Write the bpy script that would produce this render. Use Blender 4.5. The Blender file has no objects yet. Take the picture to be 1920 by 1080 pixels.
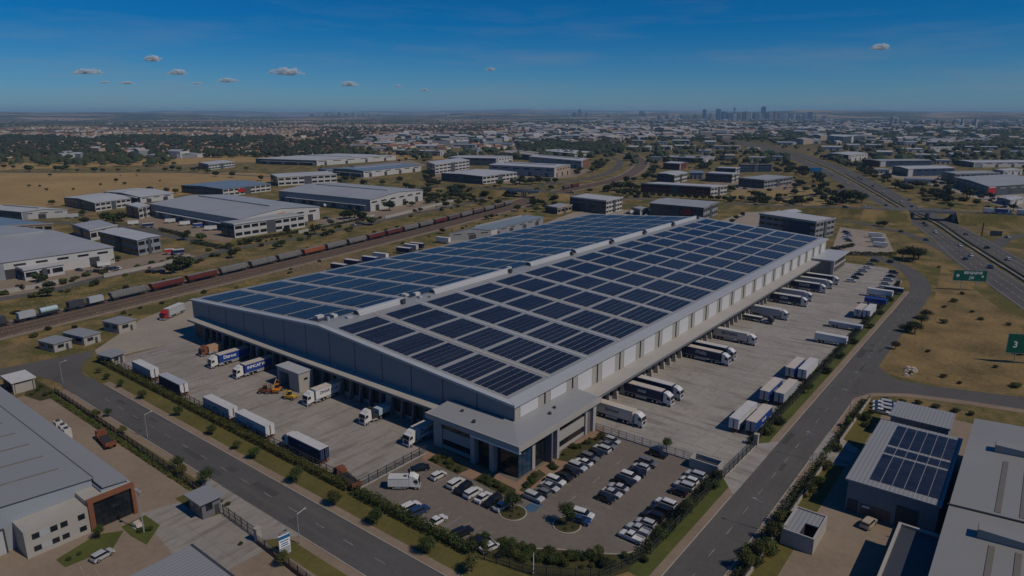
import bpy, math, random
import numpy as np
from mathutils import Vector
R = math.radians
rnd = random.Random(7)
scene = bpy.context.scene
COL = scene.collection

# ------------------------------------------------------------------ camera
# world: +Y runs along the long side of the solar warehouse, +X along its dock front
HAZE = 5.5e-5
CAM_H = 80.0
FPX, PCX, PCY, PHOR = 1273.8, 960.0, 540.0, 212.0          # focal length and horizon of the photograph (1920 x 1080)
PITCH = math.atan((PCY - PHOR) / FPX)
YAW = math.atan(1036.0 / math.hypot(FPX, PCY - PHOR))
FW = Vector((-math.sin(YAW) * math.cos(PITCH), math.cos(YAW) * math.cos(PITCH), -math.sin(PITCH)))
RT = Vector((math.cos(YAW), math.sin(YAW), 0))
UP = RT.cross(FW)
cam_d = bpy.data.cameras.new('camera')
cam = bpy.data.objects.new('camera', cam_d)
COL.objects.link(cam)
cam.location = (0, 0, CAM_H)
cam.rotation_euler = (math.pi / 2 - PITCH, 0, YAW)
cam_d.sensor_width = 36.0
cam_d.lens = 36.0 * FPX / 1920.0
cam_d.clip_start, cam_d.clip_end = 0.5, 120000
scene.camera = cam

# ------------------------------------------------------------------ sky, sun, exposure
SUN_DIR = Vector((0.88, 0.13, 1.0)).normalized()
SUN_EL = math.asin(SUN_DIR.z)
SUN_AZ = math.atan2(SUN_DIR.x, SUN_DIR.y)
world = bpy.data.worlds.new('World')
scene.world = world
world.use_nodes = True
wn = world.node_tree
for n in list(wn.nodes): wn.nodes.remove(n)
w_out = wn.nodes.new('ShaderNodeOutputWorld')
w_bg = wn.nodes.new('ShaderNodeBackground')
w_sky = wn.nodes.new('ShaderNodeTexSky')
w_sky.sky_type = 'NISHITA'
w_sky.sun_disc = False
w_sky.sun_elevation = SUN_EL
w_sky.sun_rotation = SUN_AZ
w_sky.altitude = 1600
w_sky.air_density = 1.0
w_sky.dust_density = 0.6
w_sky.ozone_density = 2.5
w_bg.inputs['Strength'].default_value = 0.058
# clear high-altitude air: the whole dome a little bluer and more saturated
w_tint = wn.nodes.new('ShaderNodeMix'); w_tint.data_type = 'RGBA'; w_tint.blend_type = 'MULTIPLY'; w_tint.inputs[0].default_value = 1.0
w_tint.inputs[7].default_value = (0.93, 1.40, 2.0, 1)
w_hs = wn.nodes.new('ShaderNodeHueSaturation'); w_hs.inputs['Saturation'].default_value = 1.28
wn.links.new(w_sky.outputs[0], w_tint.inputs[6]); wn.links.new(w_tint.outputs[2], w_hs.inputs['Color']); # thin streaks of high cloud all round the low sky
w_tc = wn.nodes.new('ShaderNodeTexCoord'); w_mp = wn.nodes.new('ShaderNodeMapping'); w_mp.inputs['Scale'].default_value = (1.6, 1.6, 14.0)
w_nz = wn.nodes.new('ShaderNodeTexNoise'); w_nz.inputs['Scale'].default_value = 2.2; w_nz.inputs['Detail'].default_value = 7; w_nz.inputs['Roughness'].default_value = .62
w_rp = wn.nodes.new('ShaderNodeValToRGB'); w_rp.color_ramp.elements[0].position = .50; w_rp.color_ramp.elements[1].position = .78
w_sp = wn.nodes.new('ShaderNodeSeparateXYZ'); w_mr = wn.nodes.new('ShaderNodeMapRange'); w_mr.inputs[1].default_value = .20; w_mr.inputs[2].default_value = .02; w_mr.inputs[3].default_value = 0.0; w_mr.inputs[4].default_value = .45
w_ml = wn.nodes.new('ShaderNodeMath'); w_ml.operation = 'MULTIPLY'; w_ci = wn.nodes.new('ShaderNodeMix'); w_ci.data_type = 'RGBA'
wn.links.new(w_tc.outputs['Generated'], w_mp.inputs[0]); wn.links.new(w_mp.outputs[0], w_nz.inputs['Vector']); wn.links.new(w_nz.outputs['Fac'], w_rp.inputs[0])
wn.links.new(w_tc.outputs['Generated'], w_sp.inputs[0]); wn.links.new(w_sp.outputs[2], w_mr.inputs[0]); wn.links.new(w_rp.outputs[0], w_ml.inputs[0]); wn.links.new(w_mr.outputs[0], w_ml.inputs[1])
wn.links.new(w_ml.outputs[0], w_ci.inputs[0]); wn.links.new(w_hs.outputs[0], w_ci.inputs[6]); w_ci.inputs[7].default_value = (8.0, 8.8, 10.0, 1)
wn.links.new(w_ci.outputs[2], w_bg.inputs['Color'])
wn.links.new(w_bg.outputs[0], w_out.inputs['Surface'])
sun_d = bpy.data.lights.new('sun', 'SUN')
sun_d.energy = 5.0
sun_d.angle = R(0.5)
sun_d.color = (1.0, 0.88, 0.72)
sun = bpy.data.objects.new('sun', sun_d)
COL.objects.link(sun)
sun.rotation_euler = (-SUN_DIR).to_track_quat('-Z', 'Y').to_euler()
vs = scene.view_settings
vs.view_transform = 'Standard'
vs.look = 'None'
vs.exposure = -1.15
vs.gamma = 1.0
vs.use_curve_mapping = False
scene.render.engine = 'CYCLES'
cy = scene.cycles
cy.use_denoising = True
cy.max_bounces = 5
cy.diffuse_bounces = 3
cy.glossy_bounces = 2
cy.transparent_max_bounces = 64
cy.volume_bounces = 2
cy.caustics_reflective = cy.caustics_refractive = False
cy.sample_clamp_indirect = 4.0

# ------------------------------------------------------------------ helpers
def G(px, py, z=0.0):
    """point of the ground (height z) that the photograph shows at pixel px, py"""
    d = FW * FPX + RT * (px - PCX) + UP * (PCY - py)
    t = (z - CAM_H) / d.z
    return Vector((d.x * t, d.y * t, z))

def hgt(p, py):
    """height of an upright standing at ground point p whose top shows at pixel row py"""
    lo, hi = 0.0, 400.0
    for _ in range(40):
        m = (lo + hi) / 2
        v = Vector((p[0], p[1], m - CAM_H))
        y = PCY - FPX * v.dot(UP) / v.dot(FW)
        if y > py: lo = m
        else: hi = m
    return lo

class MB:
    """collects shapes for one mesh"""
    def __init__(s): s.v = []; s.f = []; s.m = []
    def face(s, pts, m=0):
        b = len(s.v); s.v.extend([tuple(p) for p in pts]); s.f.append(tuple(range(b, b + len(pts)))); s.m.append(m)
    def hexa(s, p, m=0, bottom=True):
        b = len(s.v); s.v.extend([tuple(q) for q in p])
        fs = [(4, 5, 6, 7), (0, 1, 5, 4), (1, 2, 6, 5), (2, 3, 7, 6), (3, 0, 4, 7)]
        if bottom: fs.append((3, 2, 1, 0))
        for f in fs: s.f.append(tuple(b + i for i in f)); s.m.append(m)
    def box(s, x0, x1, y0, y1, z0, z1, m=0, bottom=True):
        s.hexa([(x0, y0, z0), (x1, y0, z0), (x1, y1, z0), (x0, y1, z0), (x0, y0, z1), (x1, y0, z1), (x1, y1, z1), (x0, y1, z1)], m, bottom)
    def cbox(s, cx, cy, cz, sx, sy, sz, m=0): s.box(cx - sx / 2, cx + sx / 2, cy - sy / 2, cy + sy / 2, cz - sz / 2, cz + sz / 2, m)
    def prism(s, poly, z0, z1, m=0, bottom=False):
        n = len(poly); b = len(s.v)
        s.v.extend([(p[0], p[1], z0) for p in poly]); s.v.extend([(p[0], p[1], z1) for p in poly])
        s.f.append(tuple(range(b + n, b + 2 * n))); s.m.append(m)
        for i in range(n):
            j = (i + 1) % n
            s.f.append((b + i, b + j, b + n + j, b + n + i)); s.m.append(m)
        if bottom: s.f.append(tuple(range(b + n - 1, b - 1, -1))); s.m.append(m)
    def extr(s, prof, y0, y1, m=0, inset=None):
        """profile in x,z extruded along y; inset: per point y inset"""
        n = len(prof); b = len(s.v)
        ins = inset or [0] * n
        s.v.extend([(p[0], y0 + i, p[1]) for p, i in zip(prof, ins)]); s.v.extend([(p[0], y1 - i, p[1]) for p, i in zip(prof, ins)])
        s.f.append(tuple(range(b, b + n))); s.m.append(m)
        s.f.append(tuple(range(b + 2 * n - 1, b + n - 1, -1))); s.m.append(m)
        for i in range(n):
            j = (i + 1) % n
            s.f.append((b + j, b + i, b + n + i, b + n + j)); s.m.append(m)
    def cyl(s, p0, p1, r0, r1=None, n=8, m=0, caps=True):
        r1 = r0 if r1 is None else r1
        p0 = Vector(p0); p1 = Vector(p1); d = (p1 - p0).normalized()
        a = d.orthogonal().normalized(); c = d.cross(a); b = len(s.v)
        for q, r in ((p0, r0), (p1, r1)):
            for i in range(n):
                t = 2 * math.pi * i / n
                s.v.append(tuple(q + a * (math.cos(t) * r) + c * (math.sin(t) * r)))
        for i in range(n):
            j = (i + 1) % n
            s.f.append((b + i, b + j, b + n + j, b + n + i)); s.m.append(m)
        if caps:
            s.f.append(tuple(range(b + n - 1, b - 1, -1))); s.m.append(m)
            s.f.append(tuple(range(b + n, b + 2 * n))); s.m.append(m)
    def mesh(s, name, mats):
        me = bpy.data.meshes.new(name)
        me.from_pydata(s.v, [], s.f)
        if not isinstance(mats, (list, tuple)): mats = [mats]
        for k in mats: me.materials.append(k)
        if len(mats) > 1: me.polygons.foreach_set('material_index', s.m)
        me.update()
        return me
    def build(s, name, mats, parent=None, loc=None, smooth=False):
        me = s.mesh(name, mats)
        if smooth: me.polygons.foreach_set('use_smooth', [True] * len(me.polygons))
        return put(name, me, parent, loc)

def put(name, me, parent=None, loc=None, rz=0.0):
    o = bpy.data.objects.new(name, me)
    COL.objects.link(o)
    if parent is not None: o.parent = parent
    if loc is not None: o.location = loc
    if rz: o.rotation_euler = (0, 0, rz)
    return o

def tag(o, label=None, cat=None, group=None, kind=None):
    if label: o['label'] = label
    if cat: o['category'] = cat
    if group: o['group'] = group
    if kind: o['kind'] = kind
    return o

def thing(name, label, cat, loc=(0, 0, 0), rz=0.0, group=None):
    o = bpy.data.objects.new(name, None)
    o.empty_display_size = 0.5
    COL.objects.link(o)
    o.location = loc; o.rotation_euler = (0, 0, rz)
    return tag(o, label, cat, group)

def copy_tree(o, parent=None):
    c = o.copy(); COL.objects.link(c)
    if parent is not None: c.parent = parent
    for ch in o.children: copy_tree(ch, c)
    return c

def paint(o, slot, material):
    """give this copy its own material while sharing the mesh"""
    o.material_slots[slot].link = 'OBJECT'
    o.material_slots[slot].material = material

ORD = ('first second third fourth fifth sixth seventh eighth ninth tenth eleventh twelfth thirteenth fourteenth fifteenth sixteenth '
       'seventeenth eighteenth nineteenth twentieth').split()
TENS = {2: 'twenty', 3: 'thirty', 4: 'forty', 5: 'fifty', 6: 'sixty', 7: 'seventy', 8: 'eighty', 9: 'ninety'}
def ordn(i):
    if i < 20: return ORD[i]
    t, u = divmod(i + 1, 10)
    return (TENS[t] + '-' + ORD[u - 1]) if u else TENS[t][:-1] + 'ieth'

# ------------------------------------------------------------------ materials
def new_mat(name):
    m = bpy.data.materials.new(name); m.use_nodes = True
    nt = m.node_tree
    return m, nt, nt.nodes['Principled BSDF']

def nz(nt, scale, detail=4, rough=0.6, vec=None):
    n = nt.nodes.new('ShaderNodeTexNoise'); n.inputs['Scale'].default_value = scale
    n.inputs['Detail'].default_value = detail; n.inputs['Roughness'].default_value = rough
    if vec is not None: nt.links.new(vec, n.inputs['Vector'])
    return n.outputs['Fac']

def ramp(nt, fac, stops):
    r = nt.nodes.new('ShaderNodeValToRGB'); nt.links.new(fac, r.inputs['Fac'])
    e = r.color_ramp.elements
    while len(e) < len(stops): e.new(0.5)
    for k, (p, c) in zip(e, stops):
        k.position = p; k.color = (c[0], c[1], c[2], 1) if not isinstance(c, (int, float)) else (c, c, c, 1)
    return r.outputs['Color']

def mixc(nt, fac, a, b, mode='MIX'):
    n = nt.nodes.new('ShaderNodeMix'); n.data_type = 'RGBA'; n.blend_type = mode
    if isinstance(fac, (int, float)): n.inputs[0].default_value = fac
    else: nt.links.new(fac, n.inputs[0])
    for k, v in ((6, a), (7, b)):
        if isinstance(v, tuple): n.inputs[k].default_value = (v[0], v[1], v[2], 1)
        else: nt.links.new(v, n.inputs[k])
    return n.outputs[2]

def mathn(nt, op, a, b=None):
    n = nt.nodes.new('ShaderNodeMath'); n.operation = op
    for k, v in ((0, a), (1, b)):
        if v is None: continue
        if isinstance(v, (int, float)): n.inputs[k].default_value = v
        else: nt.links.new(v, n.inputs[k])
    return n.outputs[0]

def wpos(nt):
    return nt.nodes.new('ShaderNodeNewGeometry').outputs['Position']

def bumpn(nt, bsdf, h, strength=0.3, dist=0.05):
    b = nt.nodes.new('ShaderNodeBump'); b.inputs['Strength'].default_value = strength; b.inputs['Distance'].default_value = dist
    nt.links.new(h, b.inputs['Height']); nt.links.new(b.outputs[0], bsdf.inputs['Normal'])

def M(name, col, rough=0.6, var=0.12, scale=0.4, metal=0.0, spec=0.35, dirt=0.0, rand=0.0, ribs=None, coat=0.0):
    """plain surface: colour, cloudy variation, streaks of dirt, optional corrugation (axis, pitch)"""
    m, nt, b = new_mat(name)
    b.inputs['Roughness'].default_value = rough; b.inputs['Metallic'].default_value = metal
    b.inputs['Specular IOR Level'].default_value = spec
    if coat: b.inputs['Coat Weight'].default_value = coat
    p = wpos(nt)
    f = nz(nt, scale, 5, 0.65, p)
    c = ramp(nt, f, [(0.25, tuple(k * (1 - var) for k in col)), (0.75, tuple(min(1, k * (1 + var)) for k in col))])
    if dirt:
        f2 = nz(nt, scale * 0.23, 6, 0.7, p)
        c = mixc(nt, ramp(nt, f2, [(0.5, 0.0), (0.72, dirt)]), c, tuple(k * 0.5 + 0.02 for k in col))
    if rand:
        oi = nt.nodes.new('ShaderNodeObjectInfo').outputs['Random']
        mr = nt.nodes.new('ShaderNodeMapRange'); nt.links.new(oi, mr.inputs[0])
        mr.inputs[3].default_value = 1 - rand; mr.inputs[4].default_value = 1 + rand
        hs = nt.nodes.new('ShaderNodeHueSaturation'); nt.links.new(mr.outputs[0], hs.inputs['Value']); nt.links.new(c, hs.inputs['Color'])
        c = hs.outputs['Color']
    if ribs:
        ax, pitch = ribs
        w = nt.nodes.new('ShaderNodeTexWave'); w.bands_direction = ax; w.wave_profile = 'SIN'
        w.inputs['Scale'].default_value = 0.314 / pitch; w.inputs['Distortion'].default_value = 0
        nt.links.new(p, w.inputs['Vector'])
        bumpn(nt, b, w.outputs['Fac'], 0.8, 0.05)
        f3 = nz(nt, 0.05, 3, 0.5, p)
        c = mixc(nt, mathn(nt, 'MULTIPLY', f3, 0.35), c, tuple(k * 0.72 for k in col))
    nt.links.new(c, b.inputs['Base Color'])
    return m
# colours are real-world base colours
MT = {}
MT['white_paint'] = M('white_paint', (0.64, 0.64, 0.63), 0.35, 0.05, 0.8, dirt=0.25)
MT['cream'] = M('cream_paint', (0.62, 0.57, 0.50), 0.5, 0.06, 0.8, dirt=0.2)
MT['navy'] = M('navy_curtain', (0.012, 0.022, 0.075), 0.42, 0.12, 0.8, dirt=0.3)
MT['royal'] = M('royal_blue_curtain', (0.015, 0.05, 0.26), 0.42, 0.12, 0.8, dirt=0.25)
MT['grey_box'] = M('grey_box_paint', (0.40, 0.42, 0.44), 0.45, 0.08, 0.8, dirt=0.35)
MT['teal_box'] = M('pale_teal_box', (0.38, 0.50, 0.54), 0.45, 0.08, 0.8, dirt=0.3)
MT['tan_box'] = M('tan_box', (0.45, 0.27, 0.14), 0.55, 0.1, 0.8, dirt=0.3)
MT['trailer_roof'] = M('trailer_roof', (0.52, 0.47, 0.41), 0.6, 0.1, 0.6, dirt=0.35)
MT['trailer_roof_white'] = M('trailer_roof_white', (0.54, 0.535, 0.52), 0.5, 0.08, 0.6, dirt=0.3)
MT['chassis'] = M('chassis_dark', (0.035, 0.034, 0.034), 0.7, 0.2, 2)
MT['rubber'] = M('rubber', (0.018, 0.018, 0.019), 0.8, 0.2, 3)
MT['rim'] = M('rim_metal', (0.45, 0.45, 0.46), 0.4, 0.1, 3, metal=0.6)
MT['glass'] = M('dark_glass', (0.012, 0.016, 0.022), 0.08, 0.1, 1, spec=0.6)
MT['glass_blue'] = M('blue_glass', (0.02, 0.05, 0.09), 0.08, 0.15, 0.3, spec=0.7)
MT['lamp_lens'] = M('headlamp_lens', (0.6, 0.62, 0.65), 0.15, 0.05, 1)
MT['tail_lens'] = M('tail_lens', (0.35, 0.02, 0.015), 0.3, 0.05, 1)
MT['rust'] = M('rusty_red', (0.20, 0.065, 0.035), 0.75, 0.3, 0.8, dirt=0.5)
MT['orange'] = M('machine_orange', (0.55, 0.20, 0.03), 0.5, 0.15, 1, dirt=0.3)
MT['yellow'] = M('machine_yellow', (0.55, 0.36, 0.04), 0.5, 0.15, 1, dirt=0.3)
MT['red'] = M('signal_red', (0.38, 0.02, 0.02), 0.45, 0.1, 1)
MT['wall_blue_grey'] = M('front_cladding', (0.20, 0.235, 0.26), 0.5, 0.05, 0.08, ribs=('X', 0.5))
MT['wall_white'] = M('white_cladding', (0.60, 0.61, 0.62), 0.45, 0.04, 0.15, ribs=('Y', 0.5), dirt=0.1)
MT['wall_strip'] = M('grey_beige_cladding', (0.40, 0.38, 0.345), 0.5, 0.06, 0.2, ribs=('Y', 0.4), dirt=0.15)
MT['joint'] = M('joint_dark', (0.06, 0.065, 0.07), 0.6, 0.1, 1)
MT['roof_grey'] = M('roof_sheeting', (0.295, 0.305, 0.315), 0.42, 0.06, 0.05, ribs=('Y', 0.9), dirt=0.2)
MT['fascia'] = M('roof_flashing', (0.40, 0.415, 0.43), 0.42, 0.06, 0.1, dirt=0.15)
MT['canopy'] = M('canopy_sheeting', (0.38, 0.36, 0.33), 0.55, 0.08, 0.1, dirt=0.3)
MT['brick'] = M('brown_brick', (0.17, 0.10, 0.075), 0.8, 0.2, 2)
MT['concrete_wall'] = M('concrete_wall', (0.36, 0.335, 0.30), 0.7, 0.1, 0.3, dirt=0.25)
MT['plaster'] = M('pale_plaster', (0.37, 0.35, 0.32), 0.7, 0.06, 0.3, dirt=0.15)
MT['plaster_dark'] = M('grey_plaster', (0.15, 0.15, 0.16), 0.6, 0.08, 0.3)
MT['charcoal'] = M('charcoal_cladding', (0.05, 0.055, 0.065), 0.5, 0.1, 0.3)
MT['dock_dark'] = M('dock_door', (0.05, 0.052, 0.058), 0.6, 0.15, 0.6)
MT['terracotta_paint'] = M('terracotta_paint', (0.21, 0.085, 0.045), 0.6, 0.1, 0.5)
MT['steel'] = M('galvanised_steel', (0.38, 0.39, 0.40), 0.45, 0.1, 2, metal=0.3)
MT['fence'] = M('dark_fence_steel', (0.045, 0.05, 0.048), 0.6, 0.15, 2)
MT['sign_green'] = M('sign_green', (0.004, 0.105, 0.062), 0.45, 0.06, 1)
MT['sign_white'] = M('sign_white', (0.75, 0.76, 0.76), 0.5, 0.04, 1)
MT['sign_blue'] = M('sign_blue', (0.01, 0.13, 0.30), 0.45, 0.06, 1)
MT['paint_line'] = M('road_paint', (0.26, 0.25, 0.235), 0.8, 0.35, 0.9, dirt=0.8)
MT['kerb'] = M('kerb_concrete', (0.36, 0.325, 0.28), 0.85, 0.12, 0.6, dirt=0.3)
MT['rail'] = M('rail_steel', (0.17, 0.12, 0.09), 0.45, 0.15, 2, metal=0.5)
MT['sleeper'] = M('sleeper_concrete', (0.22, 0.19, 0.16), 0.85, 0.15, 1)
MT['trunk'] = M('bark', (0.07, 0.05, 0.035), 0.9, 0.25, 3)
MT['rock'] = M('pale_rock', (0.42, 0.37, 0.31), 0.85, 0.2, 1.5)

def solar_mat():
    m, nt, b = new_mat('solar_cells')
    b.inputs['Roughness'].default_value = 0.28; b.inputs['Specular IOR Level'].default_value = 0.32
    oi = nt.nodes.new('ShaderNodeObjectInfo').outputs['Random']
    f = nz(nt, 0.35, 3, 0.5, wpos(nt))
    s = mathn(nt, 'ADD', mathn(nt, 'MULTIPLY', oi, 0.4), mathn(nt, 'MULTIPLY', f, 0.6))
    c = ramp(nt, s, [(0.2, (0.014, 0.017, 0.031)), (0.8, (0.028, 0.032, 0.050))])
    nt.links.new(c, b.inputs['Base Color'])
    return m
MT['solar'] = solar_mat()

def leaf_mat(name, dark, light, rand=0.25):
    m, nt, b = new_mat(name)
    b.inputs['Roughness'].default_value = 0.7; b.inputs['Specular IOR Level'].default_value = 0.2
    p = wpos(nt); f = nz(nt, 0.55, 3, 0.6, p); f2 = nz(nt, 3.0, 2, 0.5, p)
    c = ramp(nt, mathn(nt, 'ADD', mathn(nt, 'MULTIPLY', f, 0.6), mathn(nt, 'MULTIPLY', f2, 0.4)), [(0.32, dark), (0.68, light)])
    oi = nt.nodes.new('ShaderNodeObjectInfo').outputs['Random']
    hs = nt.nodes.new('ShaderNodeHueSaturation')
    mr = nt.nodes.new('ShaderNodeMapRange'); nt.links.new(oi, mr.inputs[0]); mr.inputs[3].default_value = 1 - rand; mr.inputs[4].default_value = 1 + rand
    nt.links.new(mr.outputs[0], hs.inputs['Value']); nt.links.new(c, hs.inputs['Color'])
    nt.links.new(hs.outputs[0], b.inputs['Base Color'])
    return m
MT['leaf'] = leaf_mat('leaf_green', (0.030, 0.048, 0.014), (0.075, 0.105, 0.026))
MT['leaf_dark'] = leaf_mat('leaf_dark', (0.020, 0.028, 0.013), (0.046, 0.056, 0.023))
MT['leaf_olive'] = leaf_mat('leaf_olive', (0.050, 0.058, 0.016), (0.115, 0.115, 0.034))
MT['grass_blade'] = leaf_mat('dry_blade', (0.28, 0.20, 0.09), (0.44, 0.32, 0.15), 0.1)

def ground_mat():
    m, nt, b = new_mat('veld_ground')
    b.inputs['Roughness'].default_value = 0.95; b.inputs['Specular IOR Level'].default_value = 0.1
    p = wpos(nt)
    fine = nz(nt, 0.9, 4, 0.7, p); mid = nz(nt, 0.06, 5, 0.65, p); big = nz(nt, 0.008, 5, 0.6, p); far = nz(nt, 0.0011, 6, 0.62, p)
    straw = ramp(nt, fine, [(0.3, (0.185, 0.128, 0.052)), (0.7, (0.300, 0.208, 0.092))])
    olive = ramp(nt, fine, [(0.3, (0.058, 0.062, 0.020)), (0.7, (0.130, 0.118, 0.040))])
    soil = ramp(nt, fine, [(0.3, (0.150, 0.105, 0.066)), (0.7, (0.245, 0.180, 0.120))])
    c = mixc(nt, ramp(nt, mid, [(0.38, 0.0), (0.56, 0.95)]), straw, olive)
    c = mixc(nt, ramp(nt, big, [(0.54, 0.0), (0.66, 0.7)]), c, soil)
    # beyond a couple of kilometres: wooded suburbs with tan patches
    ln = nt.nodes.new('ShaderNodeVectorMath'); ln.operation = 'LENGTH'; nt.links.new(p, ln.inputs[0])
    farmask = nt.nodes.new('ShaderNodeMapRange'); nt.links.new(ln.outputs['Value'], farmask.inputs[0])
    farmask.inputs[1].default_value = 1500; farmask.inputs[2].default_value = 2600
    scrub = ramp(nt, nz(nt, 0.012, 4, 0.7, p), [(0.35, (0.028, 0.034, 0.016)), (0.65, (0.085, 0.075, 0.040))])
    tan = ramp(nt, nz(nt, 0.02, 4, 0.7, p), [(0.35, (0.24, 0.175, 0.105)), (0.65, (0.36, 0.27, 0.17))])
    fc = mixc(nt, ramp(nt, far, [(0.50, 0.0), (0.58, 1.0)]), scrub, tan)
    c = mixc(nt, farmask.outputs[0], c, fc)
    nt.links.new(c, b.inputs['Base Color'])
    bumpn(nt, b, fine, 0.5, 0.3)
    return m
MT['ground'] = ground_mat()

def patchy(name, a, bcol, s1, s2, rough=0.9, extra=None):
    m, nt, b = new_mat(name)
    b.inputs['Roughness'].default_value = rough; b.inputs['Specular IOR Level'].default_value = 0.2
    p = wpos(nt)
    f1 = nz(nt, s1, 5, 0.7, p); f2 = nz(nt, s2, 5, 0.65, p)
    s = mathn(nt, 'ADD', mathn(nt, 'MULTIPLY', f1, 0.45), mathn(nt, 'MULTIPLY', f2, 0.55))
    c = ramp(nt, s, [(0.34, a), (0.66, bcol)])
    if extra: c = extra(nt, p, c)
    nt.links.new(c, b.inputs['Base Color'])
    bumpn(nt, b, f1, 0.25, 0.05)
    return m

def stretched(nt, p, sx, sy, scale):
    mp = nt.nodes.new('ShaderNodeMapping'); mp.inputs['Scale'].default_value = (sx, sy, 1); nt.links.new(p, mp.inputs[0])
    return nz(nt, scale, 4, 0.6, mp.outputs[0])

def slab_extra(sx, sy):
    def go(nt, p, c):
        # cast joints, tyre marks, oil
        br = nt.nodes.new('ShaderNodeTexBrick'); nt.links.new(p, br.inputs['Vector'])
        br.offset = 0.0; br.inputs['Scale'].default_value = 1.0; br.inputs['Mortar Size'].default_value = 0.045
        br.inputs['Brick Width'].default_value = 6.0; br.inputs['Row Height'].default_value = 6.0
        br.inputs['Color1'].default_value = (0, 0, 0, 1); br.inputs['Color2'].default_value = (0.14, 0.14, 0.14, 1); br.inputs['Mortar'].default_value = (0.55, 0.55, 0.55, 1)
        c = mixc(nt, br.outputs['Color'], c, (0.12, 0.105, 0.09))
        t = stretched(nt, p, sx, sy, 0.5)
        c = mixc(nt, ramp(nt, t, [(0.50, 0.0), (0.70, 0.7)]), c, (0.12, 0.105, 0.09))
        o = nz(nt, 0.22, 6, 0.75, p)
        return mixc(nt, ramp(nt, o, [(0.56, 0.0), (0.70, 0.6)]), c, (0.17, 0.125, 0.085))
    return go
MT['yard_f'] = patchy('yard_concrete', (0.242, 0.222, 0.200), (0.343, 0.316, 0.287), 0.6, 0.045, 0.85, slab_extra(1.0, 0.12))
MT['yard_r'] = patchy('yard_concrete_long', (0.266, 0.247, 0.225), (0.378, 0.352, 0.322), 0.6, 0.045, 0.85, slab_extra(0.12, 1.0))
MT['carpark'] = patchy('car_park_paving', (0.138, 0.118, 0.100), (0.186, 0.162, 0.138), 0.8, 0.05, 0.9)
MT['paving'] = patchy('brick_paving', (0.23, 0.145, 0.095), (0.31, 0.205, 0.14), 1.5, 0.1, 0.9)
MT['tan_yard'] = patchy('tan_yard', (0.20, 0.155, 0.112), (0.285, 0.225, 0.17), 0.7, 0.06, 0.9)
MT['pale_yard'] = patchy('pale_yard', (0.25, 0.215, 0.175), (0.35, 0.305, 0.255), 0.5, 0.05, 0.9)
MT['sidewalk'] = patchy('sidewalk_gravel', (0.20, 0.15, 0.105), (0.285, 0.22, 0.16), 0.8, 0.08, 0.95)
MT['lawn'] = patchy('lawn', (0.070, 0.070, 0.018), (0.150, 0.125, 0.040), 0.9, 0.09, 0.95)
MT['lawn_lush'] = patchy('lush_lawn', (0.052, 0.070, 0.015), (0.105, 0.112, 0.030), 1.2, 0.12, 0.95)
MT['bed'] = patchy('planting_bed', (0.035, 0.040, 0.014), (0.085, 0.072, 0.03), 1.2, 0.2, 0.95)
MT['ballast'] = patchy('track_ballast', (0.105, 0.075, 0.058), (0.165, 0.12, 0.092), 1.5, 0.1, 0.95)
def road_extra(sx, sy):
    def go(nt, p, c):
        t = stretched(nt, p, sx, sy, 0.35)
        return mixc(nt, ramp(nt, t, [(0.5, 0.0), (0.72, 0.5)]), c, (0.135, 0.122, 0.108))
    return go
MT['asphalt_x'] = patchy('asphalt_x', (0.074, 0.071, 0.069), (0.108, 0.104, 0.100), 0.9, 0.05, 0.9, road_extra(0.06, 1.2))
MT['asphalt_y'] = patchy('asphalt_y', (0.080, 0.077, 0.074), (0.116, 0.111, 0.106), 0.9, 0.05, 0.9, road_extra(1.2, 0.06))
MT['asphalt'] = patchy('asphalt', (0.078, 0.073, 0.069), (0.120, 0.113, 0.105), 0.9, 0.05, 0.9)

# ------------------------------------------------------------------ the ground and flat surfaces
def sheet(name, pts, z, m, kind='structure', parent=None):
    mb = MB(); mb.face([(p[0], p[1], 0) for p in pts])
    o = mb.build(name, m, parent, (0, 0, z))
    a = sum(pts[i][0] * pts[(i + 1) % len(pts)][1] - pts[(i + 1) % len(pts)][0] * pts[i][1] for i in range(len(pts)))
    if a < 0: o.data.flip_normals()
    if kind and parent is None: o['kind'] = kind
    return o
def psheet(name, pix, z, m, kind='structure', parent=None): return sheet(name, [G(*p)[:2] for p in pix], z, m, kind, parent)
def rect(x0, x1, y0, y1): return [(x0, y0), (x1, y0), (x1, y1), (x0, y1)]

def ribbon(name, pts, w, z, m, kind='structure', parent=None, closed=False, off=0.0):
    """strip of width w along a polyline of world points"""
    pts = [Vector((p[0], p[1], 0)) for p in pts]; mb = MB(); L = []; Rr = []
    for i, p in enumerate(pts):
        d = (pts[min(i + 1, len(pts) - 1)] - pts[max(i - 1, 0)]).normalized(); n = Vector((-d.y, d.x, 0))
        L.append(p + n * (w / 2 + off)); Rr.append(p - n * (w / 2 - off))
    for i in range(len(pts) - 1): mb.face([Rr[i], Rr[i + 1], L[i + 1], L[i]])
    o = mb.build(name, m, parent, (0, 0, z))
    if kind and parent is None: o['kind'] = kind
    return o
def smooth_path(pts, n=8):
    """Catmull-Rom through world points"""
    P = [Vector((p[0], p[1], p[2] if len(p) > 2 else 0)) for p in pts]; P = [P[0] * 2 - P[1]] + P + [P[-1] * 2 - P[-2]]; out = []
    for i in range(1, len(P) - 2):
        for k in range(n):
            t = k / n
            out.append(0.5 * ((2 * P[i]) + (P[i + 1] - P[i - 1]) * t + (2 * P[i - 1] - 5 * P[i] + 4 * P[i + 1] - P[i + 2]) * t * t + (3 * P[i] - P[i - 1] - 3 * P[i + 1] + P[i + 2]) * t ** 3))
    return out + [P[-2]]
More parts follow.
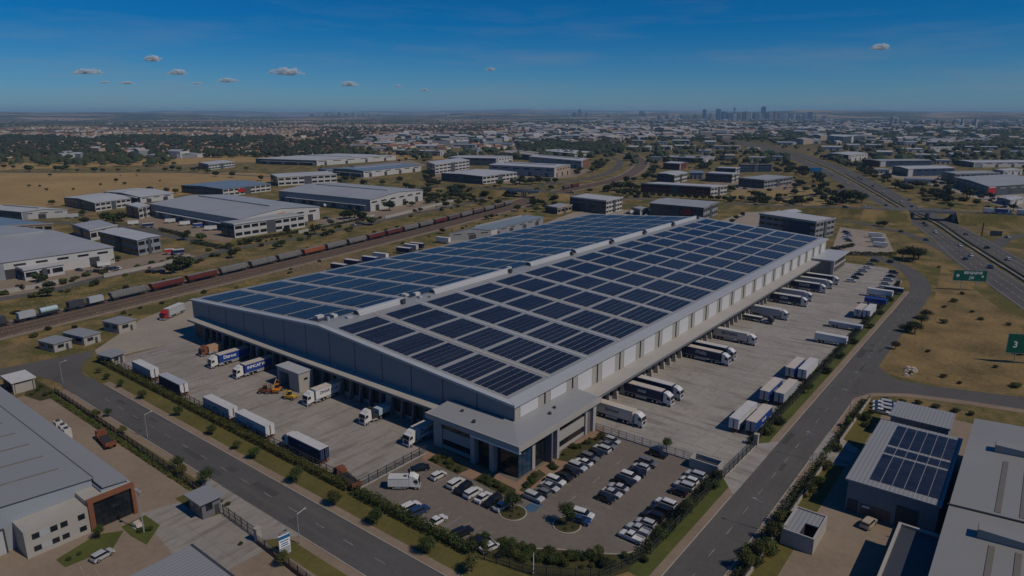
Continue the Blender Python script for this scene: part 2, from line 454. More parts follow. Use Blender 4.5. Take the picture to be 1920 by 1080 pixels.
def wall_strip(mb, pts, w, h, z0=0.0, m=0):
    """upright strip (kerb, wall) along a polyline"""
    pts = [Vector((p[0], p[1], 0)) for p in pts]
    for a, b in zip(pts[:-1], pts[1:]):
        d = (b - a).normalized(); n = Vector((-d.y, d.x, 0)) * (w / 2)
        q = [a - n, b - n, b + n, a + n]
        mb.hexa([(k.x, k.y, z0) for k in q] + [(k.x, k.y, z0 + h) for k in q], m, False)

big = 33000
MT['field'] = patchy('golden_field', (0.230, 0.155, 0.062), (0.400, 0.275, 0.112), 0.25, 0.012, 0.95)
psheet('field', [(-40, 324), (480, 324), (560, 336), (490, 350), (335, 366), (130, 384), (-40, 400)], .012, MT['field'])
psheet('field', [(430, 293), (760, 284), (1010, 292), (870, 300), (700, 297), (480, 304), (200, 312), (-40, 320), (-40, 308), (200, 301)], .012, MT['field'])
psheet('field', [(1640, 690), (1690, 600), (1752, 560), (1765, 500), (1800, 520), (1900, 600), (1940, 640), (1940, 738), (1760, 722), (1690, 708)], .012, patchy('rough_field', (0.085, 0.066, 0.027), (0.300, 0.205, 0.085), 0.8, 0.07, 0.95))
mb = MB()
mb.face([(-big, -400, 0), (big, -400, 0), (big, big, 0), (-big, big, 0)])
mb.build('ground', MT['ground'])['kind'] = 'structure'

# roads round the warehouse
FR0, FR1 = 66.0, 74.7          # front road, along X
RR0, RR1 = -43.6, -35.0        # side road, along Y
sheet('road_front', rect(-226, 30, FR0, FR1), 0.030, MT['asphalt_x'])
psheet('road_junction', [(-80, 704), (0, 692), (133, 665), (178, 656), (170, 672), (152, 688), (155, 700), (180, 717), (150, 742), (127, 727), (95, 712), (60, 703), (0, 712), (-80, 724)], 0.026, MT['asphalt'])
curve = smooth_path([(-39.3, FR1 - 8), (-39.3, 150), (-39.3, 250), (-39.0, 330), (-40.5, 362), (-46.5, 388), (-57, 411), (-75, 432), (-100, 447)], 8)
ribbon('road_side', curve, 8.7, 0.034, MT['asphalt_y'])
psheet('road_branch', [(1600, 747), (1633, 737), (1700, 738), (1800, 750), (1920, 768), (2080, 792), (2080, 764), (1920, 745), (1747, 724), (1690, 714), (1667, 705), (1647, 687), (1620, 690), (1590, 740)], 0.038, MT['asphalt'])
# pavements beside them
sheet('sidewalk_front', rect(-218, -60, FR1 + 0.02, FR1 + 2.1), 0.045, MT['sidewalk'])
sheet('sidewalk_opposite', rect(-222, -40, FR0 - 2.0, FR0 - 0.02), 0.045, MT['sidewalk'])
sheet('sidewalk_side', rect(RR0 - 1.9, RR0 - 0.05, 96, 352), 0.046, MT['sidewalk'])
sheet('sidewalk_branch', rect(RR1 + 0.05, RR1 + 2.1, 88, 203), 0.046, MT['sidewalk'])
psheet('sidewalk_corner', [(1600, 747), (1633, 737), (1700, 738), (1800, 750), (1920, 768), (1920, 775), (1800, 757), (1700, 744), (1640, 743), (1612, 752), (1590, 775), (1588, 765)], 0.050, MT['sidewalk'])
# verges
sheet('verge_front', rect(-228, -58, FR1 + 2.1, 83.5), 0.035, MT['lawn'])
sheet('verge_opposite', rect(-218, -50, 60.6, FR0 - 2.0), 0.036, MT['lawn'])
sheet('verge_side', rect(-49.5, RR0 - 1.9, 96, 356), 0.037, MT['lawn_lush'])
sheet('verge_branch', rect(RR1 + 2.1, -27.5, 90, 206), 0.037, MT['lawn'])
psheet('verge_bend', [(152, 690), (165, 672), (190, 672), (330, 765), (300, 775), (200, 725), (165, 705)], 0.0385, MT['lawn'])

# yards
sheet('yard_front', [(-238, 84.5), (-109.2, 84.5), (-109.2, 111.0), (-91, 111.5), (-91, 117), (-236, 117), (-238, 110)], 0.052, MT['yard_f'])
psheet('lane_left', [(178, 657), (262, 600), (300, 585), (362, 562), (372, 575), (374, 640), (310, 648), (250, 661), (214, 672), (185, 668)], 0.047, MT['pale_yard'])
sheet('yard_left', [(-262, 112), (-236, 112), (-236, 402), (-262, 402)], 0.049, MT['pale_yard'])
sheet('yard_right', [(-91, 140.6), (-49.6, 140.6), (-49.6, 372), (-56, 392), (-62, 402), (-91, 402)], 0.052, MT['yard_r'])
sheet('driveway', [(-49.7, 140.4), (-43.5, 132.5), (-43.5, 164.0), (-49.7, 157.0)], 0.056, MT['yard_r'])
sheet('driveway_branch', [(-35.2, 158), (-27, 161), (-27, 172), (-35.2, 178)], 0.056, MT['yard_r'])
cp = [(-109.2, 84.8), (-108.9, 84.8), (-76, 84.8), (-72.5, 86.2), (-68.5, 89.3), (-62, 93.8), (-56, 97.0), (-52.5, 99.5), (-50.0, 103), (-50.0, 140.6), (-91, 140.6), (-91, 108), (-109.2, 108)]
sheet('car_park', cp, 0.050, MT['carpark'])
sheet('garden_corner', [(-76, 84.8), (-72.5, 86.2), (-68.5, 89.3), (-62, 93.8), (-56, 97.0), (-52.5, 99.5), (-50.0, 103), (-49.0, 96), (-52, 90), (-58, 85), (-66, 83.4), (-76, 83.4)], 0.060, MT['bed'])
psheet('office_paving', [(800, 848), (822, 838), (968, 905), (1116, 805), (1130, 800), (1135, 806), (1000, 925), (966, 940), (900, 905), (790, 862)], 0.062, MT['paving'])
# kerbs
mb = MB()
wall_strip(mb, [(-214, FR1 + 0.1), (-58, FR1 + 0.1)], 0.2, 0.13)
wall_strip(mb, [(-216, FR0 - 0.1), (-134, FR0 - 0.1)], 0.2, 0.13); wall_strip(mb, [(-109, FR0 - 0.1), (-60, FR0 - 0.1)], 0.2, 0.13)
wall_strip(mb, [(RR0 - 0.1, 96), (RR0 - 0.1, 132)], 0.2, 0.13); wall_strip(mb, [(RR0 - 0.1, 164), (RR0 - 0.1, 352)], 0.2, 0.13)
wall_strip(mb, [(RR1 + 0.1, 90), (RR1 + 0.1, 158)], 0.2, 0.13); wall_strip(mb, [(RR1 + 0.1, 178), (RR1 + 0.1, 203)], 0.2, 0.13)
mb.build('kerb', MT['kerb'])['kind'] = 'structure'
mb = MB(); wall_strip(mb, cp[2:9], 0.25, 0.16)
mb.build('kerb_car_park', MT['kerb'])['kind'] = 'structure'
# painted markings
mb = MB()
for x in np.arange(-205, -60, 9.0): mb.face([(x, 70.28, 0), (x + 3, 70.28, 0), (x + 3, 70.42, 0), (x, 70.42, 0)])
for y in np.arange(100, 345, 9.0): mb.face([(-39.4, y, .006), (-39.26, y, .006), (-39.26, y + 3, .006), (-39.4, y + 3, .006)])
mb.build('road_marking', MT['paint_line'], None, (0, 0, 0.040))['kind'] = 'structure'
mb = MB()
def bays_x(x0, x1, y0, y1, p):
    y = y0
    while y < y1 + .1: mb.face([(x0, y - .06, 0), (x1, y - .06, 0), (x1, y + .06, 0), (x0, y + .06, 0)]); y += p
def bays_y(x0, x1, y0, y1, p):
    x = x0
    while x < x1 + .1: mb.face([(x - .06, y0, 0), (x + .06, y0, 0), (x + .06, y1, 0), (x - .06, y1, 0)]); x += p
bays_x(-78.6, -73.2, 103, 140.5, 2.75); bays_x(-66.8, -61.4, 103.5, 139, 2.75); bays_x(-55.5, -50.2, 103.5, 139, 2.75)
bays_y(-103, -77.5, 95.4, 100.6, 2.75); bays_y(-98, -70, 85.2, 90.4, 2.75)
for yy in (108, 118, 128): mb.face([(-70.1, yy, 0), (-69.9, yy, 0), (-69.9, yy + 3, 0), (-70.1, yy + 3, 0)])
mb.build('parking_marking', MT['paint_line'], None, (0, 0, 0.058))['kind'] = 'structure'
mb = MB()
for k in range(9): mb.face([(-113 - k * 4.2, 90, 0), (-112.85 - k * 4.2, 90, 0), (-112.85 - k * 4.2, 110, 0), (-113 - k * 4.2, 110, 0)])
mb.build('dock_marking', MT['paint_line'], None, (0, 0, 0.060))['kind'] = 'structure'

# tarred repairs on the two roads
pr_ = random.Random(12); MT['tar'] = patchy('tar_patch', (0.056, 0.054, 0.053), (0.082, 0.079, 0.076), 1.2, 0.2, 0.85)
for k in range(16):
    if k % 2: x = pr_.uniform(-205, -70); y = pr_.uniform(67, 72.5); w, d = pr_.uniform(1.5, 9), pr_.uniform(.8, 1.8)
    else: x = pr_.uniform(-43, -38); y = pr_.uniform(100, 330); w, d = pr_.uniform(.8, 1.8), pr_.uniform(2, 10)
    j = lambda: pr_.uniform(-.25, .25)
    sheet('road_patch', [(x + j(), y + j()), (x + w + j(), y + j()), (x + w + j(), y + d + j()), (x + j(), y + d + j())], .0385, MT['tar'])

q_ = G(1003, 950)
sheet('parking_bay_blue', [(q_.x - 1.6, q_.y - 2.2), (q_.x + 1.0, q_.y - 2.2), (q_.x + 1.0, q_.y + 1.6), (q_.x - 1.6, q_.y + 1.6)], .056, M('bay_blue', (.05, .11, .19), .85, .3, .8, dirt=.5))
def pb(mb, name, mats, parent, smooth=False):
    """world-coordinate shapes become a part of an unrotated thing"""
    l = parent.location
    return mb.build(name, mats, parent, (-l.x, -l.y, -l.z), smooth)

def lettering(text, size, m, parent, loc, rot, name='lettering', extrude=0.01, align='CENTER', sx=1.0):
    c = bpy.data.curves.new(name, 'FONT'); c.body = text; c.size = size; c.extrude = extrude
    c.align_x = align; c.align_y = 'CENTER'; c.offset = size * 0.02
    c.materials.append(m)
    tmp = bpy.data.objects.new(name, c); me = bpy.data.meshes.new_from_object(tmp); bpy.data.objects.remove(tmp); bpy.data.curves.remove(c)
    o = put(name, me, parent)
    o.location = loc; o.rotation_euler = rot; o.scale = (sx, 1, 1)
    return o

# ------------------------------------------------------------------ the solar warehouse
XL, XR, YF, YB, ZE, XM, ZR = -240.5, -90.6, 115.8, 391.0, 13.7, -164.0, 18.8
def roofz(x): return ZR - (x - XM) * (ZR - ZE) / (XR - XM) if x > XM else ZR - (XM - x) * (ZR - ZE) / (XM - XL)
wh = thing('warehouse', 'vast warehouse with blue-grey front and low gabled roof covered in solar panels', 'warehouse', (XM, YF, 0))
mb = MB()
a = 0.35
for f0, f1 in (((XL + a, YF + a), (XR - a, YF + a)),):
    mb.face([(f0[0], f0[1], 0), (f1[0], f1[1], 0), (f1[0], f1[1], ZE - .05), (XM, f0[1], ZR - .05), (f0[0], f0[1], ZE - .05)])
mb.face([(XR - a, YB - a, 0), (XL + a, YB - a, 0), (XL + a, YB - a, ZE - .05), (XM, YB - a, ZR - .05), (XR - a, YB - a, ZE - .05)])
mb.face([(XR - a, YF + a, 0), (XR - a, YB - a, 0), (XR - a, YB - a, ZE), (XR - a, YF + a, ZE)])
mb.face([(XL + a, YB - a, 0), (XL + a, YF + a, 0), (XL + a, YF + a, ZE), (XL + a, YB - a, ZE)])
pb(mb, 'wall', MT['joint'], wh)
n = 13; pw = (XR - XL) / n
for i in range(n):
    x0, x1 = XL + i * pw + (0.16 if i else 0), XL + (i + 1) * pw - (0.16 if i < n - 1 else 0)
    mb = MB(); xs = [x0] + ([XM] if x0 < XM < x1 else []) + [x1]
    top = [(x, roofz(x) - 0.08) for x in reversed(xs)]
    prof = [(x0, 0.0 if i not in (12,) else 0), (x1, 0.0)] + top
    mb.extr(prof, YF, YF + 0.33)
    pb(mb, 'wall_panel', MT['wall_blue_grey'], wh)
mb = MB(); mb.box(XL - 0.06, XL + 9, YF - 0.08, YF - .005, 0, 5.2); pb(mb, 'brick_plinth', MT['brick'], wh)
nb = 22; bw = (YB - YF) / nb
for i in range(nb):
    y0 = YF + i * bw; z0 = 0.0
    mb = MB(); mb.box(XR - 0.3, XR + 0.03, y0 + bw * .19, y0 + bw * .76, z0, ZE - .08); pb(mb, 'wall_panel', MT['wall_white'], wh)
    for q0, q1 in ((.03, .185), (.765, .97)):
        mb = MB(); mb.box(XR - 0.3, XR - 0.03, y0 + bw * q0, y0 + bw * q1, z0, ZE - .08); pb(mb, 'wall_strip', MT['wall_strip'], wh)
    mb = MB(); mb.cyl((XR + .06, y0, 7.5), (XR + .06, y0, ZE - .1), 0.13, n=6); pb(mb, 'downpipe', MT['joint'], wh)
mb = MB()
for (xa, xb) in ((XL - .5, XM), (XM, XR + .5)):
    za, zb = roofz(xa), roofz(xb)
    mb.hexa([(xa, YF - .5, za), (xb, YF - .5, zb), (xb, YB + .5, zb), (xa, YB + .5, za), (xa, YF - .5, za + .3), (xb, YF - .5, zb + .3), (xb, YB + .5, zb + .3), (xa, YB + .5, za + .3)])
roof = pb(mb, 'roof', MT['roof_grey'], wh)
mb = MB()
for (xa, xb) in ((XL - .6, XM), (XM, XR + .6)):
    za, zb = roofz(xa) + .3, roofz(xb) + .3
    for (y0, y1) in ((YF - .62, YF + 1.1), (YB - 1.0, YB + .6)):
        mb = MB(); mb.hexa([(xa, y0, za - .55), (xb, y0, zb - .55), (xb, y1, zb - .55), (xa, y1, za - .55), (xa, y0, za + .06), (xb, y0, zb + .06), (xb, y1, zb + .06), (xa, y1, za + .06)])
        pb(mb, 'gable_flashing', MT['fascia'], wh)
mb = MB()
mb.hexa([(XR - 2.6, YF + 1.15, roofz(XR - 2.6) + .31), (XR + .62, YF - .6, ZE - .35), (XR + .62, YB + .5, ZE - .35), (XR - 2.6, YB - 1.05, roofz(XR - 2.6) + .31),
         (XR - 2.6, YF + 1.15, roofz(XR - 2.6) + .37), (XR + .62, YF - .6, ZE + .42), (XR + .62, YB + .5, ZE + .42), (XR - 2.6, YB - 1.05, roofz(XR - 2.6) + .37)])
pb(mb, 'eave_gutter', MT['fascia'], wh)
# roof walkways and gutters between the rows of panels
ROWP, ROWD, NROW = 18.2, 14.7, 15
for k in range(NROW - 1):
    y = YF + 2.3 + ROWP * k + ROWD + 1.4
    mb = MB()
    for (xa, xb) in ((XL + 1, XM - 2), (XM + 2.4, XR - 3)):
        za, zb = roofz(xa) + .3, roofz(xb) + .3
        mb.hexa([(xa, y, za), (xb, y, zb), (xb, y + .9, zb), (xa, y + .9, za), (xa, y, za + .09), (xb, y, zb + .09), (xb, y + .9, zb + .09), (xa, y + .9, za + .09)])
    pb(mb, 'roof_walkway', MT['fascia'] if k % 3 else MT['canopy'], wh)
# ridge ventilators
for (y0, y1) in ((129.6, 149), (163, 206), (219, 250), (253, 284), (287, 318), (321, 352), (355, 386)):
    mb = MB(); prof = [(XM - 1.7 + 0.0, ZR + .2)]
    for k in range(9):
        t = math.pi - math.pi * k / 8; prof.append((XM + 1.2 * math.cos(t) * 1.25, ZR + .55 + 1.15 * math.sin(t)))
    prof.append((XM + 1.7, ZR + .2)); prof.reverse(); mb.extr(prof, y0, y1)
    v = pb(mb, 'ridge_vent', MT['fascia'], wh)
    for yy in (y0, y1):
        mb = MB(); mb.box(XM - 1.0, XM + 1.0, yy - .12 if yy == y0 else yy + .01, yy - .01 if yy == y0 else yy + .12, ZR + .5, ZR + 1.5); o = mb.build('louvre', MT['dock_dark'], v, (0, 0, 0))
    mb = MB(); mb.cbox(XM + 2.1, y1 - 1.5, ZR + 1.0, 1.1, 1.3, 1.5); pb(mb, 'exhaust_cowl', MT['charcoal'], wh)
for (x, y, sx, sy, sz, m) in ((-171, 121, 1.6, 2.4, 1.0, 'trailer_roof_white'), (-168.5, 124.5, 2.2, 1.4, .8, 'trailer_roof_white'), (-166, 120.5, .9, .9, 1.2, 'steel'), (-163, 126, 1.4, 2.0, .6, 'fascia'),
                              (-169, 155, 2.4, 1.5, .9, 'trailer_roof_white'), (-166.5, 158, 1.5, 2.2, 1.0, 'trailer_roof_white'), (-163, 156, 1.6, 1.2, .7, 'fascia'), (-161, 159.5, 1.2, 1.8, .6, 'steel'), (-167, 210, 1.6, 1.6, .9, 'trailer_roof_white')):
    mb = MB(); z = roofz(x) + .3; mb.box(x - sx / 2, x + sx / 2, y - sy / 2, y + sy / 2, z, z + sz); pb(mb, 'roof_unit', MT[m], wh)
# solar arrays: five strips of panels each, laid on rails
COLS = [(-237.6, -226.0), (-223.6, -212.2), (-210.2, -198.9), (-197.4, -185.6), (-184.0, -173.8), (-172.6, -165.9),
        (-158.0, -151.6), (-150.3, -140.6), (-138.8, -129.0), (-127.6, -117.9), (-116.1, -106.2), (-105.0, -94.5)]
strip_cache = {}
def strip_mesh(w, sl):
    key = (round(w, 2), round(sl, 3))
    if key not in strip_cache:
        mb = MB(); nm = 9; pd = ROWD / nm
        for j in range(nm):
            y0, y1 = j * pd + .045, (j + 1) * pd - .045
            mb.hexa([(0, y0, 0), (w, y0, sl * w), (w, y1, sl * w), (0, y1, 0), (0, y0, .05), (w, y0, sl * w + .05), (w, y1, sl * w + .05), (0, y1, .05)], 0, False)
        strip_cache[key] = mb.mesh('panel_strip', MT['solar'])
    return strip_cache[key]
near = 0
for k in range(NROW):
    y = YF + 2.3 + ROWP * k
    for ci, (xa, xb) in enumerate(COLS):
        if k == 0 and ci == 5: xb = xa + 5.2
        ns = 3 if xb - xa < 8 else 5
        gap = 0.28; w = (xb - xa - gap * (ns - 1)) / ns
        sl = (ZR - ZE) / (XM - XL) if xb < XM else -(ZR - ZE) / (XR - XM)
        split = (k < 6)
        if split:
            mb = MB()
            for yy in (2.0, 7.3, 12.6):
                mb.hexa([(0, yy, .0), (xb - xa, yy, sl * (xb - xa)), (xb - xa, yy + .12, sl * (xb - xa)), (0, yy + .12, 0), (0, yy, .14), (xb - xa, yy, sl * (xb - xa) + .14), (xb - xa, yy + .12, sl * (xb - xa) + .14), (0, yy + .12, .14)])
            arr = mb.build('solar_array', MT['steel'], wh, (xa - XM, y - YF, roofz(xa) + .3))
            for q in range(ns):
                put('panel_strip', strip_mesh(w, sl), arr, (q * (w + gap), 0, sl * q * (w + gap) + .15)); near += 1
        else:
            key = ('arr', ci)
            if key not in strip_cache:
                mb = MB()
                for q in range(ns):
                    x0 = q * (w + gap)
                    for j in range(3):
                        y0, y1 = j * ROWD / 3 + .05, (j + 1) * ROWD / 3 - .05
                        mb.hexa([(x0, y0, sl * x0), (x0 + w, y0, sl * (x0 + w)), (x0 + w, y1, sl * (x0 + w)), (x0, y1, sl * x0), (x0, y0, sl * x0 + .05), (x0 + w, y0, sl * (x0 + w) + .05), (x0 + w, y1, sl * (x0 + w) + .05), (x0, y1, sl * x0 + .05)], 0, False)
                strip_cache[key] = mb.mesh('solar_array', MT['solar'])
            put('solar_array', strip_cache[key], wh, (xa - XM, y - YF, roofz(xa) + .45))
# canopies over the docks
mb = MB(); mb.hexa([(XL + 3, 112.1, 7.4), (-109.5, 112.1, 7.4), (-109.5, YF - .01, 7.8), (XL + 3, YF - .01, 7.8), (XL + 3, 112.1, 7.7), (-109.5, 112.1, 7.7), (-109.5, YF - .01, 8.1), (XL + 3, YF - .01, 8.1)]); pb(mb, 'canopy', MT['canopy'], wh)
mb = MB(); mb.box(XL + 2.95, -109.6, 111.9, 112.09, 7.15, 7.76); pb(mb, 'canopy_fascia', MT['plaster_dark'], wh)
mb = MB(); mb.hexa([(XR + .04, 140.0, 7.2), (-85.3, 140.0, 7.0), (-85.3, 360, 7.0), (XR + .04, 360, 7.2), (XR + .04, 140.0, 7.5), (-85.3, 140.0, 7.3), (-85.3, 360, 7.3), (XR + .04, 360, 7.5)]); pb(mb, 'canopy', MT['canopy'], wh)
mb = MB(); mb.box(-85.29, -85.1, 140.0, 360, 6.75, 7.36); pb(mb, 'canopy_fascia', MT['plaster_dark'], wh)
# docks
pil = MB(); pil.hexa([(-.32, -2.1, 0), (.32, -2.1, 0), (.32, 0, 0), (-.32, 0, 0), (-.32, -1.0, 6.95), (.32, -1.0, 6.95), (.32, 0, 6.95), (-.32, 0, 6.95)])
pil_me = pil.mesh('pilaster', MT['concrete_wall']); pil_f = pil.mesh('pilaster', M('shaded_pilaster', (.17, .16, .15), .8, .1, .4))  # front copy is darker: the shade under the canopy is put into its colour
dr = MB(); dr.box(-1.55, 1.55, -.12, 0, 1.2, 4.6); door_me = dr.mesh('dock_door', MT['dock_dark'])
dr = MB(); dr.box(-1.55, 1.55, -.12, 0, 1.2, 4.6); door2_me = dr.mesh('dock_door', MT['grey_box'])
sl_ = MB()
for q in (-1.9, 1.6): sl_.box(q, q + .3, -.5, 0, 1.0, 4.9)
sl_.box(-1.9, 1.9, -.5, 0, 4.9, 5.3); sl_.box(-1.6, 1.6, -.45, 0, .4, 1.1); seal_me = sl_.mesh('dock_seal', MT['rubber'])
x = -231.0; k = 0
while x < -111:
    put('pilaster', pil_f, wh, (x - XM, -.01, 0))
    if x + 2.15 < -112 and not (-178 < x + 2.15 < -163):
        d = put('dock_door', door2_me if k % 5 == 2 else door_me, wh, (x + 2.15 - XM, -.02, 0)); put('dock_seal', seal_me, d, (0, 0, 0))
    x += 4.3; k += 1
y = 144.5; k = 0
while y < 358:
    put('pilaster', pil_me, wh, (XR + .04 - XM, y - YF, 0), math.pi / 2)
    d = put('dock_door', door2_me if k % 4 == 1 else door_me, wh, (XR + .05 - XM, y + 2.15 - YF, 0), math.pi / 2); put('dock_seal', seal_me, d, (0, 0, 0))
    y += 4.3; k += 1
mb = MB(); mb.box(XR + .04, XR + .5, 142, 360, 0.0, 1.15); pb(mb, 'dock_ledge', MT['concrete_wall'], wh)
mb = MB(); mb.box(-234, -110.6, YF - .5, YF - .01, 0.0, 1.1); pb(mb, 'dock_ledge', MT['concrete_wall'], wh)
mb = MB(); mb.box(XR + .005, XR + .035, 141, 360, 1.15, 7.2); pb(mb, 'dock_wall', MT['concrete_wall'], wh)

# loading block in front of the docks
bk = thing('loading_bay_block', 'flat-roofed concrete drive-in block with a tall dark doorway against the dock front', 'block', (-170, 107.6, 0))
mb = MB()
mb.box(-175.2, -174.4, 107.6, 113, 0, 6.0); mb.box(-169.4, -164.4, 107.6, 112.6, 0, 5.98); mb.box(-174.4, -169.4, 107.6, 112.6, 4.9, 5.98); mb.box(-174.4, -169.4, 112.2, 112.6, 0, 4.9)
pb(mb, 'wall', MT['plaster'], bk)
mb = MB(); mb.box(-175.5, -164.1, 107.3, 112.65, 6.02, 6.3); pb(mb, 'roof', MT['fascia'], bk)
mb = MB(); mb.box(-174.3, -169.5, 110.6, 110.8, 0, 4.85); pb(mb, 'doorway', MT['dock_dark'], bk)
mb = MB(); mb.box(-164.39, -164.3, 109.4, 110.6, 3.6, 4.2); pb(mb, 'window', MT['glass'], bk)

# ------------------------------------------------------------------ office at the corner
of = thing('office_building', 'two-storey corner office with pale fascia roof and dark glass corner facing the car park', 'office', (-84.2, 109.2, 0))
OX, OY, OZ = -84.2, 109.2, 8.1
mb = MB()      # walls behind the facade
mb.box(-110.4, OX - .35, OY + .35, YF - .02, 0, OZ); mb.box(XR + .06, OX - .35, YF - .02, 140.6, 0, OZ)
pb(mb, 'wall', MT['plaster_dark'], of)
ro = [(-110.9, 107.2), (-82.5, 107.2), (-82.5, 141.5), (XR + .05, 141.5), (XR + .05, YF - .05), (-110.9, YF - .05)]
mb = MB()
zo, zi = 9.1, 9.9
mb.face([(-110.9, 107.2, zo), (-82.5, 107.2, zo), (XR + .06, YF - .55, zi), (-110.9, YF - .55, zi)])
mb.face([(-82.5, 107.2, zo), (-82.5, 141.5, zo), (XR + .06, 141.5, zi), (XR + .06, YF - .55, zi)])
pb(mb, 'roof', MT['roof_grey'], of)
for (q, nm) in ((( -111.2, -82.2, 106.9, 107.19), 'fascia'), ((-82.49, -82.2, 107.2, 141.8), 'fascia'), ((-111.2, -110.91, 107.2, YF - .52), 'fascia')):
    mb = MB(); mb.box(q[0], q[1], q[2], q[3], 8.0, 9.35); pb(mb, nm, MT['plaster'], of)
mb = MB(); mb.face([(-110.9, 107.2, 8.02), (-110.9, YF - .1, 8.02), (XR + .1, YF - .1, 8.02), (-82.5, 107.2, 8.02)]); mb.face([(-82.5, 107.2, 8.02), (XR + .1, YF - .1, 8.02), (XR + .1, 141.5, 8.02), (-82.5, 141.5, 8.02)]); pb(mb, 'soffit', MT['plaster_dark'], of)
mb = MB(); mb.box(-96.6, -82.0, 106.86, 106.89, 7.6, 7.95); mb.box(-96.6, -82.2, 106.89, 107.6, 7.55, 7.65); pb(mb, 'entrance_beam', MT['sign_white'], of)
# front facade, towards the front yard
for (x0, x1, m, y0) in ((-110.5, -107.7, 'plaster', OY - .25), (-97.4, -96.1, 'plaster', OY - 1.4), (-91.6, -90.3, 'plaster', OY - 1.4)):
    mb = MB(); mb.box(x0, x1, y0, OY + .34, 0, 8.0); pb(mb, 'column', MT[m], of)
for (z0, z1, nm, m) in ((0, 1.0, 'spandrel', 'plaster'), (2.6, 5.3, 'spandrel', 'plaster'), (6.9, 8.0, 'spandrel', 'plaster')):
    mb = MB(); mb.box(-107.7, -97.4, OY + .05, OY + .34, z0, z1); pb(mb, nm, MT[m], of)
for (z0, z1) in ((1.0, 2.6), (5.3, 6.9)):
    for q in range(5):
        x0 = -107.7 + q * 2.06; mb = MB(); mb.box(x0 + .05, x0 + 2.01, OY + .2, OY + .34, z0, z1); pb(mb, 'window', MT['glass'], of)
for (x0, x1, yy) in ((-96.1, -91.6, OY + .1), (-90.3, OX - .3, OY)):
    nx = 3
    for q in range(nx):
        w = (x1 - x0) / nx
        for r in range(4):
            mb = MB(); mb.box(x0 + q * w + .05, x0 + (q + 1) * w - .05, yy, yy + .2, r * 1.95 + .1, r * 1.95 + 1.95); pb(mb, 'glass_pane', MT['glass'], of)
# side facade, towards the car park
def side_panes(y0, y1, n, rows, x=OX, z0=0.0, z1=7.9, m='glass', gap=.06):
    for q in range(n):
        w = (y1 - y0) / n; h = (z1 - z0) / rows
        for r in range(rows):
            mb = MB(); mb.box(x - .25, x, y0 + q * w + gap, y0 + (q + 1) * w - gap, z0 + r * h + gap, z0 + (r + 1) * h - gap); pb(mb, 'glass_pane', MT[m], of)
side_panes(OY, 114.0, 3, 5, m='glass_blue'); side_panes(115.2, 119.4, 3, 4, x=OX - .1)
for (y0, y1, x1, m) in ((114.05, 115.15, OX + .35, 'plaster'), (119.5, 120.0, OX + 1.9, 'plaster_dark'), (121.8, 122.7, OX + 1.9, 'plaster'), (136.6, 137.4, OX + .5, 'plaster'), (139.6, 141.0, OX + .9, 'plaster')):
    mb = MB(); mb.box(OX - .3, x1, y0, y1, 0, 8.0); pb(mb, 'column', MT[m], of)
mb = MB(); mb.box(OX - .28, OX + .1, 120.0, 121.8, 0, 8.0); pb(mb, 'recess_wall', MT['plaster_dark'], of)
for (z0, z1) in ((0, .9), (2.6, 5.2), (6.9, 8.0)):
    mb = MB(); mb.box(OX - .3, OX + .06, 122.7, 136.6, z0, z1); pb(mb, 'spandrel', MT['plaster'], of)
for (z0, z1) in ((.9, 2.6), (5.2, 6.9)):
    for q in range(7):
        y0 = 122.7 + q * 1.985; mb = MB(); mb.box(OX - .3, OX - .12, y0 + .05, y0 + 1.93, z0, z1); pb(mb, 'window', MT['glass'], of)
mb = MB(); mb.box(OX - .3, OX + .1, 137.4, 139.6, 0, 7.9); pb(mb, 'dark_panel', MT['plaster_dark'], of)
for (x, y) in ((-104, 112.5), (-87.5, 128), (-86.5, 124.6), (-98, 110)):
    mb = MB(); mb.box(x - .3, x + .3, y - .3, y + .3, 9.3, 10.1); pb(mb, 'roof_vent', MT['charcoal'], of)

# far annex
an = thing('annex_office', 'low flat-roofed office annex at the far end of the solar warehouse', 'office', (-81, 364, 0))
mb = MB(); mb.box(XR + .1, -81, 364, 394, 0, 7.2); pb(mb, 'wall', MT['plaster_dark'], an)
mb = MB(); mb.box(XR + .1, -79.6, 363.5, 394.6, 7.22, 7.9); pb(mb, 'roof', MT['fascia'], an)
mb = MB(); mb.box(-80.9, -79.5, 363.4, 364.5, 0, 7.2); pb(mb, 'column', MT['plaster'], an)
for q in range(9):
    y0 = 366 + q * 3.0
    for (z0, z1) in ((.8, 2.8), (4.2, 6.2)):
        mb = MB(); mb.box(-81, -80.9, y0, y0 + 2.2, z0, z1); pb(mb, 'window', MT['glass'], an)
for z in (3.0, 6.4):
    mb = MB(); mb.box(-81, -80.7, 364.6, 394, z, z + .7); pb(mb, 'spandrel', MT['plaster'], an)
# ------------------------------------------------------------------ vehicles
def wheel_mesh(name, r, w, n=12):
    mb = MB(); mb.cyl((0, -w / 2, 0), (0, w / 2, 0), r, n=n, m=0); mb.cyl((0, -w / 2 - .012, 0), (0, w / 2 + .012, 0), r * .58, n=8, m=1)
    return mb.mesh(name, [MT['rubber'], MT['rim']])
WH_CAR = wheel_mesh('car_wheel', .33, .24); WH_TRK = wheel_mesh('truck_wheel', .50, .34); WH_TRL = wheel_mesh('trailer_wheel', .48, .42)

CARPAINT = {}
for nm, c in dict(white=(.60, .60, .59), silver=(.42, .43, .44), black=(.012, .013, .016), grey=(.14, .145, .15), blue=(.02, .045, .12), red=(.25, .02, .02), beige=(.42, .37, .29)).items():
    CARPAINT[nm] = M('car_paint_' + nm, c, .28, .03, 1.5, spec=.5, coat=.4)

